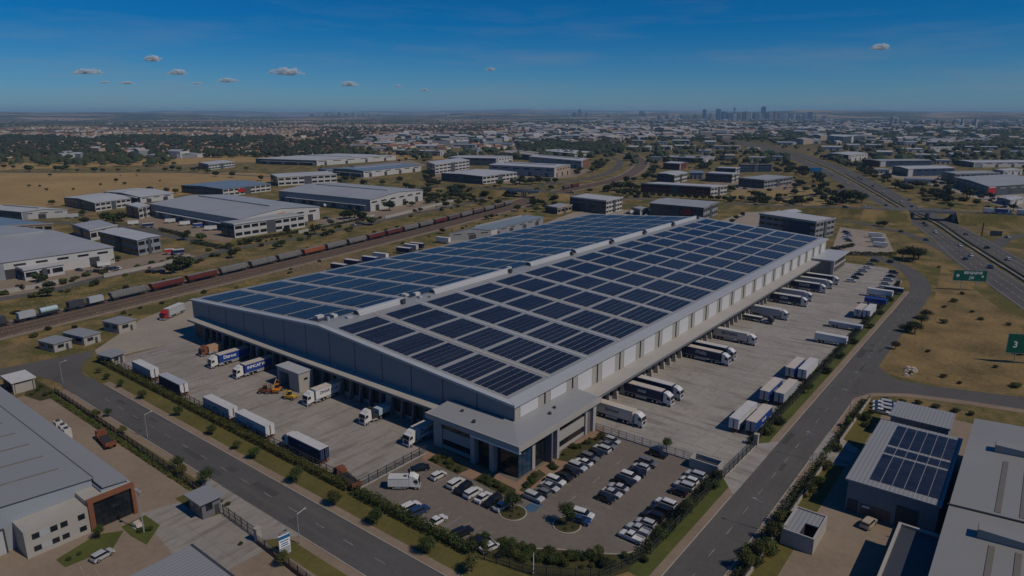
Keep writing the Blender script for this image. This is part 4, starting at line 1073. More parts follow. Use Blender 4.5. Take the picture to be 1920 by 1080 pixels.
for kind, nv in (('tree', 4), ('round', 3), ('shrub', 4)):
    for i in range(nv):
        lob, mb = tree_proto(100 + i * 7 + len(kind), kind)
        tr = mb.mesh('trunk', MT['trunk'])
        for lod, n, leaf in (('hi', 1500, .030), ('lo', 520, .075)):
            v = leaf_cloud(50 + i, lob, n, leaf * (1.5 if kind == 'shrub' else 1), 0.8 if kind != 'shrub' else .7)
            for lm in LEAFM:
                TREES[kind, i, lod, lm] = (np_mesh('crown', v, 4, MT[lm]), tr)
NVAR = dict(tree=4, round=3, shrub=4)
trn = random.Random(11)
def plant(kind, p, h, label, group, lm='leaf', lod='hi', w=1.0, name=None, z=.04):
    t = thing(name or {'tree': 'tree', 'round': 'tree', 'shrub': 'shrub'}[kind], label, 'shrub' if kind == 'shrub' else 'tree', (p[0], p[1], z), trn.uniform(0, 6.28), group)
    t.scale = (h * w, h * w, h)
    c, tr = TREES[kind, trn.randrange(NVAR[kind]), lod, lm]
    put('crown', c, t); put('trunk', tr, t)
    return t
# street trees on the front verge
VG = 'young street trees on the front verge'
for j, (px, py, h) in enumerate(((187, 700, 2.2), (201, 712, 2.4), (228, 726, 2.6), (268, 748, 3.2), (337, 780, 3.0), (398, 815, 3.2), (446, 843, 2.6), (478, 860, 3.4), (557, 905, 4.0), (628, 948, 4.0), (707, 982, 3.8), (802, 1038, 4.0), (885, 1072, 4.0))):
    p = G(px, py); plant('round' if j % 2 else 'tree', p, h, 'young street tree on the front verge, %s from the road bend' % ordn(j), VG, 'leaf_olive' if j % 3 == 0 else 'leaf', w=1.15)
OG = 'trees along the opposite verge'
for j, (px, py, h) in enumerate(((182, 786, 3.0), (203, 782, 2.6), (230, 815, 2.6), (334, 882, 3.8), (340, 893, 3.2), (385, 912, 4.2), (530, 1062, 3.0))):
    p = G(px, py); plant('tree', p, h, 'small tree by the boundary wall of the tan yard, %s from the road bend' % ordn(j), OG, 'leaf' if j % 2 else 'leaf_olive', w=1.1)
# hedges
def hedge(name, pts, w, h, label, group, lm='leaf', dens=26, leaf=.16, seed=1):
    g = np.random.default_rng(seed); vs_ = []
    for a, b in zip(pts[:-1], pts[1:]):
        a = np.array(a[:2], float); b = np.array(b[:2], float); ln = np.linalg.norm(b - a); d = (b - a) / ln; nn = np.array([-d[1], d[0]])
        n = int(ln * dens * h)
        s = g.random(n) * ln; q = (g.random(n) - .5) * w; hv = h * (0.88 + .12 * np.sin(s * .9 + seed) + .08 * np.sin(s * 3.1))
        z = hv * g.random(n) ** .55
        c = np.stack([a[0] + d[0] * s + nn[0] * q, a[1] + d[1] * s + nn[1] * q, z], 1)
        nrm = g.normal(size=(n, 3)) + np.array([0, 0, .5]); nrm /= np.linalg.norm(nrm, axis=1)[:, None]
        aa = np.cross(nrm, g.normal(size=(n, 3))); aa /= np.linalg.norm(aa, axis=1)[:, None]; bb = np.cross(nrm, aa)
        sz = leaf * (.6 + .8 * g.random(n))[:, None]
        vs_.append(np.stack([c - aa * sz, c - bb * sz * .7, c + aa * sz, c + bb * sz * .7], 1).reshape(-1, 3))
    p0 = pts[0]
    t = thing(name, label, 'hedge', (p0[0], p0[1], 0.03), 0, group)
    v = np.concatenate(vs_); v[:, 0] -= p0[0]; v[:, 1] -= p0[1]
    o = put('foliage', np_mesh('foliage', v, 4, MT[lm]), t)
    return t
hedge('hedge', [(-240, 82.4), (-110, 82.4)], 2.0, 1.8, 'long clipped hedge along the front yard fence', None, 'leaf_olive', 70, .17, 1)
hedge('hedge', [(-108, 82.4), (-74, 82.4)], 2.4, 2.1, 'hedge between the car park and the front road', None, 'leaf', 60, .18, 2)
hedge('hedge', [(-48.9, 158.5), (-48.9, 258)], 1.6, 1.7, 'dark hedge along the side fence, nearer half', None, 'leaf_dark', 30, .2, 3)
hedge('hedge', [(-48.9, 258), (-48.7, 345), (-50.5, 366)], 1.7, 1.7, 'dark hedge along the side fence, farther half', None, 'leaf_dark', 22, .24, 4)
hedge('hedge', [(-49.2, 101), (-49.0, 138)], 2.0, 1.8, 'uneven hedge between the side road and the car park', None, 'leaf_dark', 36, .2, 5)
hedge('hedge', [(-33.0, 92), (-32.6, 150)], 2.0, 1.6, 'scrubby hedge outside the boundary wall across the side road', None, 'leaf_dark', 34, .2, 6)
hedge('hedge', [(-32.6, 150), (-32.4, 204)], 1.6, 1.2, 'thin hedge outside the boundary wall up to the side-road junction', None, 'leaf', 24, .2, 7)
hedge('hedge', [(-219, 61.6), (-138, 61.2)], 1.3, 1.1, 'low hedge outside the wall of the tan yard', None, 'leaf', 24, .18, 8)
# shrubs round the office
SG = 'shrubs in the office gardens'
bedn = 0
for nm, pix in (('entrance', [(800, 863), (826, 849), (880, 880), (858, 890)]), ('corner', [(886, 900), (906, 887), (968, 918), (956, 935)]), ('glass', [(973, 920), (1010, 880), (1024, 890), (984, 924)]), ('small', [(1022, 875), (1035, 867), (1050, 876), (1038, 883)]), ('window', [(1043, 862), (1056, 843), (1133, 813), (1137, 820), (1066, 867)])):
    psheet('planting_bed', pix, .066, MT['bed'])
    c = [G(*q) for q in pix]; rb = random.Random(len(nm) + bedn); cnt = {'entrance': 11, 'corner': 12, 'glass': 9, 'small': 4, 'window': 14}[nm]
    for j in range(cnt):
        u, v = rb.uniform(.08, .92), rb.uniform(.15, .85)
        p = (c[0] * (1 - u) + c[3] * u) * (1 - v) + (c[1] * (1 - u) + c[2] * u) * v
        plant('shrub', p, rb.uniform(.9, 1.9), 'garden shrub in the %s bed of the corner office, %s planted' % ({'entrance': 'entrance-side', 'corner': 'long front', 'glass': 'glass-corner', 'small': 'small middle', 'window': 'long window-side'}[nm], ordn(j)), SG + ', ' + nm + ' bed', ('leaf', 'leaf_olive', 'leaf')[j % 3], w=.9)
    bedn += 1
# tree islands
for (px, py, h, lab) in ((962, 962, 5.2, 'leafy tree on the kerbed island at the end of the entrance row'), (1063, 985, 5.0, 'leafy tree on the round island in the middle of the car park')):
    p = G(px, py)
    mb = MB(); mb.cyl((p.x, p.y, .0), (p.x, p.y, .16), 2.9, n=24); o = mb.build('island_kerb', MT['kerb']); o['kind'] = 'structure'
    mb = MB(); mb.cyl((p.x, p.y, .05), (p.x, p.y, .2), 2.65, n=24); o = mb.build('island_bed', MT['bed']); o['kind'] = 'structure'
    plant('tree', p, h, lab, None, 'leaf')
    for j in range(4):
        plant('shrub', p + Vector((math.cos(j * 1.7) * 1.6, math.sin(j * 1.7) * 1.6, 0)), .7, 'low shrub at the foot of the tree on %s, %s of four' % ('the entrance-row island' if px < 1000 else 'the round island', ordn(j)), 'island shrubs ' + str(px), 'leaf_olive')
# corner garden at the front of the car park
rb = random.Random(5)
for j in range(64):
    t = rb.random(); q = rb.random() * 1.3 - .3
    x = -76 + 27 * t; yb = 84.2 + 14 * t ** 1.6; p = (x + rb.uniform(-1, 1), yb + q * 3.6 * (1 - .3 * t), 0)
    plant('shrub', p, rb.uniform(1.0, 2.7), 'shrub massed in the curved corner garden, %s along its edge' % ordn(j), 'corner garden shrubs', LEAFM[j % 3], w=.9)
# trees and shrubs along the side fence
for j, (px, py, h, k) in enumerate(((1250, 843, 3.6, 'round'), (1280, 975, 4.2, 'tree'), (1290, 962, 3.6, 'tree'), (1322, 925, 3.4, 'tree'), (1335, 915, 3.0, 'shrub'), (1345, 905, 3.2, 'tree'), (1240, 1010, 3.0, 'shrub'), (1255, 995, 2.6, 'shrub'), (1442, 815, 3.0, 'shrub'), (1462, 795, 2.6, 'shrub'), (1515, 738, 3.4, 'tree'), (1552, 700, 3.0, 'shrub'), (1575, 672, 2.8, 'shrub'), (1603, 645, 2.6, 'shrub'), (1630, 615, 2.6, 'shrub'), (1652, 590, 2.4, 'shrub'), (1672, 565, 2.4, 'shrub'), (1690, 545, 2.4, 'shrub'))):
    plant(k, G(px, py), h, '%s by the side fence, %s from the front road' % ({'shrub': 'dark bush', 'tree': 'small tree', 'round': 'round tree'}[k], ordn(j)), 'planting along the side fence', 'leaf_dark' if j % 2 else 'leaf')
for j, (px, py, h, k) in enumerate(((1395, 1070, 3.6, 'tree'), (1412, 1062, 3.0, 'shrub'), (1425, 1050, 3.4, 'tree'), (1440, 1035, 3.0, 'shrub'), (1448, 1015, 3.6, 'tree'), (1405, 1040, 2.6, 'shrub'), (1462, 985, 3.0, 'round'), (1470, 975, 2.6, 'shrub'), (1518, 932, 3.2, 'round'), (1530, 910, 2.6, 'shrub'), (1548, 880, 2.2, 'shrub'), (1590, 800, 2.4, 'tree'), (1600, 785, 2.0, 'shrub'), (1625, 788, 2.6, 'shrub'), (1570, 845, 2.2, 'shrub'))):
    plant(k, G(px, py), h * 1.25, '%s along the boundary across the side road, %s from the bottom' % ({'shrub': 'dark bush', 'tree': 'small tree', 'round': 'round tree'}[k], ordn(j)), 'planting across the side road', 'leaf' if j % 2 else 'leaf_olive')
# the open field between the side road and the motorway
FG_ = 'bushes in the dry field'
for j, (px, py, h, k, w) in enumerate(((1712, 490, 10, 'round', 1.5), (1692, 484, 6.5, 'round', 1.5), (1722, 486, 7.5, 'round', 1.5), (1715, 625, 5.0, 'tree', 1.5), (1727, 608, 4.6, 'round', 1.5), (1735, 598, 4.4, 'tree', 1.4), (1700, 622, 3.6, 'shrub', 1.2), (1678, 655, 3.4, 'round', 1.2), (1788, 566, 2.2, 'shrub', 1.2), (1770, 577, 1.4, 'shrub', 1.2), (1803, 552, 1.8, 'shrub', 1.2), (1768, 606, 2.4, 'shrub', 1.1), (1838, 600, 1.6, 'shrub', 1.4), (1822, 586, 1.4, 'shrub', 1.3), (1768, 708, 1.6, 'shrub', 1.1), (1905, 726, 2.0, 'shrub', 1.4), (1915, 665, 2.6, 'shrub', 1.3), (1760, 502, 1.8, 'shrub', 1.1), (1708, 700, 1.2, 'shrub', 1), (1800, 720, 1.2, 'shrub', 1.2), (1868, 690, 1.4, 'shrub', 1.2), (1890, 610, 1.6, 'shrub', 1.2), (1740, 660, 1.2, 'shrub', 1.2))):
    plant(k, G(px, py), h, ('large spreading tree beside the far end of the side road' if j == 0 else '%s in the dry field by the motorway, %s beyond the large tree' % ({'shrub': 'low scrub bush', 'tree': 'dark tree', 'round': 'round dark tree'}[k], ordn(j))), FG_, 'leaf_dark' if k != 'shrub' else LEAFM[j % 3], w=w)
# rock heap on the field
mb = MB()
for j in range(9):
    p = G(1700 + rb.uniform(-8, 14), 695 + rb.uniform(-6, 10)); s = rb.uniform(.5, 1.2)
    mb.hexa([(p.x - s, p.y - s * .7, 0), (p.x + s, p.y - s * .8, 0), (p.x + s * .9, p.y + s * .7, 0), (p.x - s * .8, p.y + s, 0), (p.x - s * .5, p.y - s * .4, s * .9), (p.x + s * .6, p.y - s * .3, s * .7), (p.x + s * .4, p.y + s * .5, s * .8), (p.x - s * .5, p.y + s * .4, s)])
o = mb.build('rubble', MT['rock']); tag(o, 'pale heap of rubble on the dry field beside the side road', 'rubble', kind='stuff')
# dry grass tufts over the field and the rail verges (uncountable)
def tufts(name, polys, n, h, label, m, seed):
    g = np.random.default_rng(seed); vs_ = []
    for pix, share in polys:
        A, B, C, Dq = [np.array(G(*q)[:2]) for q in pix]; k = int(n * share)
        u = g.random(k)[:, None]; v = g.random(k)[:, None]
        c = (A * (1 - u) + Dq * u) * (1 - v) + (B * (1 - u) + C * u) * v
        t = g.random(k) * 6.28; hh = h * (.4 + g.random(k) * .9); ww = hh * .8
        dx = np.cos(t) * ww; dy = np.sin(t) * ww; z = np.zeros(k)
        p0 = np.stack([c[:, 0] - dx, c[:, 1] - dy, z], 1); p1 = np.stack([c[:, 0] + dx, c[:, 1] + dy, z], 1)
        p2 = np.stack([c[:, 0] + dx * .7, c[:, 1] + dy * .7 + .1, hh], 1); p3 = np.stack([c[:, 0] - dx * .6, c[:, 1] - dy * .6 - .1, hh * .9], 1)
        vs_.append(np.stack([p0, p1, p2, p3], 1).reshape(-1, 3))
    o = put(name, np_mesh(name, np.concatenate(vs_), 4, m)); tag(o, label, 'grass', kind='stuff')
tufts('dry_grass', [([(0, 610), (0, 635), (700, 480), (700, 460)], .2), ([(0, 560), (0, 598), (900, 392), (900, 380)], .2), ([(1560, 420), (1660, 500), (1760, 500), (1640, 430)], .1)], 12000, .26, 'dry straw-coloured grass tufts along the railway banks and motorway verge', MT['grass_blade'], 4)
# ------------------------------------------------------------------ nearer neighbours
# pale hall across the front road
hl = thing('metal_hall', 'large pale-roofed metal hall with terracotta-framed glass entrance across the front road', 'hall', (-139, 40, 0))
HX = -143.6
mb = MB(); mb.box(-330, HX, -20, 44.4, 0, 8.3); mb.box(-330, -139.4, 44.4, 49.2, 0, 7.2); pb(mb, 'wall', M('hall_cladding', (.30, .335, .37), .5, .05, .2, ribs=('Y', .4)), hl)
mb = MB()
pr = [(-330.5, HX + .6)]
mb.hexa([(-330, -30, 14.2), (HX + .5, -30, 14.2), (HX + .5, 44.5, 8.35), (-330, 44.5, 8.35), (-330, -30, 14.5), (HX + .5, -30, 14.5), (HX + .5, 44.5, 8.65), (-330, 44.5, 8.65)])
MT['hall_roof'] = M('hall_roof_sheeting', (.27, .275, .28), .5, .05, .05, ribs=('X', .8), dirt=.15)
pb(mb, 'roof', MT['hall_roof'], hl)
mb = MB(); mb.face([(HX + .02, -30, 0), (HX + .02, 44.4, 0), (HX + .02, 44.4, 8.5), (HX + .02, -30, 14.3)]); pb(mb, 'gable_wall', MT['wall_strip'] if 0 else M('gable_cladding', (.30, .335, .37), .5, .05, .2, ribs=('Y', .4)), hl)
mb = MB(); mb.hexa([(-330, 44.6, 7.7), (-139.0, 44.6, 7.7), (-139.0, 49.6, 7.25), (-330, 49.6, 7.25), (-330, 44.6, 7.9), (-139.0, 44.6, 7.9), (-139.0, 49.6, 7.45), (-330, 49.6, 7.45)]); pb(mb, 'side_roof', MT['hall_roof'], hl)
mb = MB(); mb.box(-330, HX + .5, 44.5, 44.62, 7.9, 8.75); pb(mb, 'gutter', MT['charcoal'], hl)
for k in range(13):
    x = -152 - k * 8.6
    mb = MB()
    y0, y1 = 16, 41.5
    z = lambda y: 8.65 + (44.5 - y) * (14.5 - 8.65) / 74.5
    mb.hexa([(x, y0, z(y0)), (x + .4, y0, z(y0)), (x + .4, y1, z(y1)), (x, y1, z(y1)), (x, y0, z(y0) + .12), (x + .4, y0, z(y0) + .12), (x + .4, y1, z(y1) + .12), (x, y1, z(y1) + .12)])
    pb(mb, 'skylight', M('skylight_%d' % k, (.17, .155, .125), .5, .1, 1) if k == 0 else bpy.data.materials['skylight_0'], hl)
TF = MT['terracotta_paint']
mb = MB(); mb.box(-138.6, -137.5, 41.2, 42.1, 0, 6.8); mb.box(-138.6, -137.5, 49.2, 49.9, 0, 6.8); mb.box(-138.6, -137.5, 42.1, 49.2, 6.1, 6.8); pb(mb, 'entrance_frame', TF, hl)
mb = MB(); mb.box(HX + .05, -138.61, 41.2, 49.9, 0, 6.6); pb(mb, 'entrance_block', MT['plaster'], hl)
for q in range(5):
    for r_ in range(4):
        mb = MB(); mb.box(-138.3, -138.15, 42.35 + q * 1.33, 43.6 + q * 1.33, .1 + r_ * 1.48, 1.5 + r_ * 1.48); pb(mb, 'glass_pane', MT['glass'], hl)
mb = MB(); mb.box(-138.6, -138.32, 42.3, 49.0, 0, 6.0); pb(mb, 'glazing_backing', MT['charcoal'], hl)
mb = MB(); mb.box(HX + .04, -137.9, 30.4, 41.15, 0, 5.6); pb(mb, 'office_wall', MT['plaster'], hl)
for (z0, z1) in ((1.0, 2.0), (3.5, 4.6)):
    for y0 in (31.6, 34.6, 36.3, 39.3):
        mb = MB(); mb.box(-137.89, -137.82, y0, y0 + 1.2, z0, z1); pb(mb, 'window', MT['glass'], hl)
    mb = MB(); mb.box(-137.89, -137.85, 32.9, 34.5, z0 - .1, z1 + .1); pb(mb, 'window_panel', MT['grey_box'], hl)
mb = MB(); mb.box(HX + .04, HX + .5, 23.2, 28.6, 0, 4.8); pb(mb, 'roller_door', MT['grey_box'], hl)
mb = MB(); mb.box(HX + .04, HX + .55, 22.9, 23.2, 0, 5.0); mb.box(HX + .04, HX + .55, 28.6, 28.9, 0, 5.0); mb.box(HX + .04, HX + .55, 23.2, 28.6, 4.8, 5.0); pb(mb, 'door_frame', MT['charcoal'], hl)
mb = MB(); mb.box(HX + .04, -139.5, 12, 22.0, 0, 5.6); pb(mb, 'side_block', MT['plaster'], hl)
# roof corner at the bottom edge
nb_ = thing('shed_roof', 'grey metal shed whose roof corner shows at the bottom edge beside the tan forecourt', 'shed', (-100, 40, 0))
mb = MB(); mb.box(-106.0, -70, 20, 45.4, 0, 7.5); pb(mb, 'wall', MT['wall_blue_grey'], nb_)
mb = MB(); mb.box(-106.6, -69, 19, 46, 7.52, 8.0); pb(mb, 'roof', MT['hall_roof'], nb_)
mb = MB(); mb.box(-106.7, -69, 46.01, 46.4, 7.3, 8.1); pb(mb, 'gutter', MT['charcoal'], nb_)
# ground round the hall
sheet('forecourt', rect(-226, -88, 20, 61.6), .028, MT['tan_yard'])
sheet('gateway', [(-134, 60.5), (-109, 60.5), (-104.5, 66.1), (-141, 66.1)], .056, MT['yard_f'])
sheet('gateway_inner', [(-137, 50), (-106, 46), (-106, 60.6), (-134, 60.6)], .033, MT['yard_f'])
for pix in ([(105, 1050), (180, 1003), (232, 995), (212, 1028), (122, 1064)], [(227, 988), (272, 966), (300, 985), (275, 1022), (245, 1005)]):
    psheet('lawn_patch', pix, .045, MT['lawn_lush'])
sheet('verge_corner', [(-137, 57.2), (-137, 63.8), (-128.5, 63.6), (-123.5, 61.8), (-124.5, 58), (-131, 57.2)], .049, MT['lawn'])
for j, (px, py, h, k) in enumerate(((188, 1010, 3.0, 'tree'), (262, 998, 1.2, 'shrub'), (130, 1050, 1.0, 'shrub'), (150, 1040, .9, 'shrub'), (282, 995, 1.2, 'shrub'), (427, 948, 1.2, 'shrub'), (415, 942, 1.0, 'shrub'), (452, 1022, .9, 'shrub'))):
    plant(k, G(px, py), h, '%s on the lawn of the terracotta-framed hall, %s from its entrance' % ('small tree' if k == 'tree' else 'clipped shrub', ordn(j)), 'planting of the hall forecourt', 'leaf')
p = G(258, 985)
mb = MB(); mb.hexa([(-1.1, -.9, 0), (1.0, -1.0, 0), (1.2, .8, 0), (-.9, 1.0, 0), (-.6, -.6, .7), (.7, -.5, .5), (.6, .5, .6), (-.7, .6, .8)]); o = mb.build('boulder', MT['rock'], None, (p.x, p.y, .04)); tag(o, 'pale boulder on the lawn by the flag mast', 'boulder')
p = G(193, 1046); car('hatch', 'silver', (p.x, p.y, .04), R(100), 'silver hatchback parked alone in front of the pale metal hall', None)
mb = MB()
for k in range(4):
    a_ = G(148 + k * 30, 1058 + k * 7); b_ = G(163 + k * 30, 1085 + k * 7); d = (b_ - a_).normalized(); n_ = Vector((-d.y, d.x, 0)) * .06
    mb.face([a_ - n_, b_ - n_, b_ + n_, a_ + n_])
mb.build('forecourt_marking', MT['paint_line'], None, (0, 0, .05))['kind'] = 'structure'
def mast(loc, h, label):
    t = thing('light_mast', label, 'mast', loc)
    mb = MB(); mb.cyl((0, 0, 0), (0, 0, h), .14, .08, 8); mb.build('pole', MT['steel'], t)
    mb = MB(); mb.box(-.9, .9, -.12, .12, h, h + .15); mb.box(-1.0, -.5, -.3, .3, h + .15, h + .35); mb.box(.5, 1.0, -.3, .3, h + .15, h + .35); mb.build('lamp_head', MT['steel'], t)
p = G(270, 998); mast((p.x, p.y, 0), 9.0, 'tall floodlight mast on the lawn by the glass entrance of the hall')
# gate house, gate, wall
def hut(loc, sx, sy, h, wallm, roofm, label, rz=0, over=.5, name='guard_house'):
    t = thing(name, label, 'hut', loc, rz)
    mb = MB(); mb.box(-sx / 2, sx / 2, -sy / 2, sy / 2, 0, h); mb.build('wall', MT[wallm], t)
    mb = MB(); mb.box(-sx / 2 - over, sx / 2 + over, -sy / 2 - over, sy / 2 + over, h + .01, h + .28); mb.build('roof', MT[roofm], t)
    for s in (-1, 1):
        mb = MB(); mb.box(s * sx * .25 - sx * .14, s * sx * .25 + sx * .14, -sy / 2 - .05, -sy / 2 - .005, h * .42, h * .8); mb.build('window', MT['glass'], t)
    mb = MB(); mb.box(sx / 2 + .005, sx / 2 + .05, -sy * .3, sy * .05, h * .42, h * .8); mb.build('window', MT['glass'], t)
    mb = MB(); mb.box(sx / 2 + .005, sx / 2 + .06, sy * .15, sy * .15 + .9, .02, min(2.1, h * .85)); mb.build('door', MT['charcoal'], t)
    return t
g1 = G(392, 966); hut((-127.2, 58.9, .04), 5.2, 4.0, 3.6, 'plaster_dark', 'hall_roof', 'grey flat-roofed gate house with overhanging roof at the driveway of the tan forecourt', 0, .7)
hut((-235.2, 84.6, .05), 6.0, 4.4, 3.0, 'plaster', 'hall_roof', 'small gate hut with pale roof at the entrance bend of the front yard', R(14), .8)
for j, (px, py, sx, sy, h, wm, lab) in enumerate(((105, 653, 9, 6, 3.0, 'plaster', 'small flat-roofed site hut beside the railway, farthest left of the group'), (155, 640, 12, 6, 3.2, 'plaster', 'long flat-roofed site hut with small windows beside the railway'), (226, 618, 9, 7, 3.6, 'concrete_wall', 'pale site building with clutter on its roof next to the lane'))):
    p = G(px, py); hut((p.x, p.y, .02), sx, sy, h, wm, 'hall_roof', lab, R(12), .35, 'site_hut')
t = thing('gatehouse_canopy', 'white-roofed open gate canopy beside the road bend at the left', 'canopy', tuple(G(38, 728)))
mb = MB(); mb.box(-4.6, 4.6, -3.2, 3.2, 3.5, 3.9); mb.build('roof', MT['trailer_roof_white'], t)
for (x, y) in ((-4, -2.6), (4, -2.6), (-4, 2.6), (4, 2.6)):
    mb = MB(); mb.box(x - .2, x + .2, y - .2, y + .2, 0, 3.5); mb.build('column', MT['concrete_wall'], t)
mb = MB(); mb.box(.5, 4.0, -2.2, 2.2, 0, 3.0); mb.build('booth', MT['plaster'], t)
mb = MB(); mb.box(-4.2, -1.0, -2.4, -2.0, 0, 2.4); mb.build('screen', MT['charcoal'], t)
# planted wedge beside it
psheet('wedge_bed', [(45, 742), (62, 710), (110, 735), (105, 745), (75, 752)], .05, MT['bed'])
for j, (px, py) in enumerate(((70, 733), (85, 742), (62, 740), (95, 738), (60, 722), (78, 726))): plant('shrub', G(px, py), 1.3, 'shrub in the planted wedge beside the gate canopy, %s planted' % ordn(j), 'gate canopy shrubs', LEAFM[j % 3])
# air-conditioning units beside the hall
for j, (px, py) in enumerate(((125, 808), (134, 815), (141, 822))):
    p = G(px, py); t = thing('roof_duct_unit', 'pale boxy ventilation unit beside the eave of the metal hall, %s of three' % ordn(j), 'unit', (p.x - 2, p.y - 1, 0))
    mb = MB(); mb.box(-1, 1, -.8, .8, 0, 2.6); mb.build('casing', MT['trailer_roof_white'], t)
    mb = MB(); mb.cyl((0, 0, 2.6), (0, 0, 2.9), .55, n=10); mb.build('fan', MT['charcoal'], t)

def fence(name, pts, h, label, m='fence', post=2.6, picket=.32, base=0.0, basem='concrete_wall', z=0.0):
    t = thing(name, label, 'fence', (pts[0][0], pts[0][1], z)); o0 = Vector((pts[0][0], pts[0][1], 0))
    pk = MB(); rl = MB(); ps = MB(); bs = MB()
    for a, b in zip(pts[:-1], pts[1:]):
        a = Vector((a[0], a[1], 0)) - o0; b = Vector((b[0], b[1], 0)) - o0; ln = (b - a).length; d = (b - a) / ln; n_ = Vector((-d.y, d.x, 0))
        if base: wall_strip(bs, [a, b], .35, base)
        for q in (base + .25, (h + base) / 2, h - .15):
            e = n_ * .03; rl.hexa([a - e + Vector((0, 0, q)), b - e + Vector((0, 0, q)), b + e + Vector((0, 0, q)), a + e + Vector((0, 0, q))] + [a - e + Vector((0, 0, q + .09)), b - e + Vector((0, 0, q + .09)), b + e + Vector((0, 0, q + .09)), a + e + Vector((0, 0, q + .09))])
        s = 0.0
        while s < ln:
            c = a + d * s; ps.box(c.x - .07, c.x + .07, c.y - .07, c.y + .07, 0, h + .1); s += post
        s = .1
        while picket and s < ln:
            c = a + d * s + n_ * .06; w_ = .035; e1 = d * w_
            pk.face([c - e1 + Vector((0, 0, base + .05)), c + e1 + Vector((0, 0, base + .05)), c + e1 + Vector((0, 0, h)), c - e1 + Vector((0, 0, h))]); s += picket
    ps.build('posts', MT[m], t)['kind'] = 'stuff'
    rl.build('rails', MT[m], t)['kind'] = 'stuff'
    if picket: pk.build('pickets', MT[m], t)['kind'] = 'stuff'
    if base: bs.build('footing', MT[basem], t)
    return t
fence('palisade_fence', [(-240, 84.1), (-109.4, 84.1)], 2.2, 'dark palisade fence between the hedge and the front yard')
fence('palisade_fence', [(-109.0, 84.3), (-109.0, 104.6)], 2.3, 'dark sliding gate fence dividing the front yard from the car park', picket=.25, base=.25)
fence('mesh_fence', [(-83, 140.9), (-56.8, 140.9)], 2.1, 'pale steel fence between the car park and the side yard', 'steel', 2.2, .3, .3)
fence('palisade_fence', [(-48.1, 103), (-47.9, 138.5)], 2.2, 'dark palisade fence between the side road and the car park')
fence('palisade_fence', [(-47.8, 138.5), (-47.4, 158)], 2.3, 'dark sliding gate across the side yard driveway', picket=.22, base=.2)
fence('palisade_fence', [(-48.0, 158), (-47.6, 262), (-47.6, 345), (-50, 368), (-56, 388)], 2.2, 'dark palisade fence along the side yard beyond the gate', picket=.45)
fence('palisade_fence', [(-108, 82.0), (-74, 82.0), (-62, 84.5), (-52, 91), (-48.4, 101)], 2.0, 'dark fence curving round the corner garden of the car park')
fence('boundary_fence', [(-31.6, 92), (-31.5, 160.5)], 1.9, 'boundary wall with pale coping across the side road, nearer length', 'fence', 2.8, .4, .9, 'kerb')
fence('boundary_fence', [(-31.5, 172), (-31.3, 206)], 1.9, 'boundary wall with pale coping across the side road, by the junction', 'fence', 2.8, .4, .9, 'kerb')
fence('boundary_fence', [(-221, 63.0), (-180, 62.6), (-131, 61.6)], 1.9, 'dark walled fence along the tan yard opposite the solar warehouse', 'fence', 2.8, .4, .8, 'brick')
fence('boundary_fence', [(-109, 59.4), (-70, 57.6)], 1.9, 'dark walled fence beyond the gate, running to the bottom edge', 'fence', 2.8, .35, .7, 'brick')
fence('sliding_gate', [(-123.4, 60.6), (-110, 60.2)], 2.2, 'dark sliding gate beside the grey gate house', 'fence', 2.4, .2)
for (x, y, lab) in ((-109.3, 59.8, 'pale gatepost at the end of the sliding gate'), (-47.6, 158.4, 'pale pillar at the end of the side yard gate')):
    t = thing('gate_pillar', lab, 'pillar', (x, y, 0)); mb = MB(); mb.box(-.5, .5, -.5, .5, 0, 2.9); mb.build('shaft', MT['plaster'], t); mb = MB(); mb.box(-.6, .6, -.6, .6, 2.91, 3.1); mb.build('cap', MT['kerb'], t)
# utility block by the side gate
t = thing('utility_enclosure', 'small open-topped walled enclosure at the corner between car park and side yard gate', 'enclosure', (-52.6, 139.4, .05))
for (x0, x1, y0, y1) in ((-3.4, 3.4, -1.7, -1.4), (-3.4, 3.4, 1.4, 1.7), (-3.4, -3.1, -1.4, 1.4), (3.1, 3.4, -1.4, 1.4)):
    mb = MB(); mb.box(x0, x1, y0, y1, 0, 2.5); mb.build('wall', MT['plaster'], t)
mb = MB(); mb.box(-2.8, 2.8, -1.2, 1.2, 0, 1.6); mb.build('equipment', MT['charcoal'], t)
# totem sign at the bottom
t = thing('totem_sign', 'blue and white totem sign board on the verge at the bottom', 'sign', (-101.6, 60.6, .04), R(-8))
t.scale = (.8, .8, .85)
mb = MB(); mb.box(-.2, .2, -1.35, 1.35, .3, 5.0); mb.build('board', MT['sign_white'], t)
mb = MB(); mb.box(.205, .225, -1.35, 1.35, 4.2, 5.0); mb.box(-.225, -.205, -1.35, 1.35, 4.2, 5.0); mb.build('header', MT['sign_blue'], t)
mb = MB(); mb.box(.205, .225, -1.3, 1.3, .35, 2.2); mb.build('lower_panel', MT['grey_box'], t)
for (z, w) in ((3.6, 2.0), (3.0, 1.6), (2.5, 1.8)):
    mb = MB(); mb.box(.205, .23, -w / 2, w / 2, z, z + .22); mb.build('text_line', MT['sign_blue'], t)
mb = MB(); mb.box(-.12, .12, -1.0, -.8, 0, .3); mb.build('foot', MT['steel'], t); mb = MB(); mb.box(-.12, .12, .8, 1.0, 0, .3); mb.build('foot', MT['steel'], t)
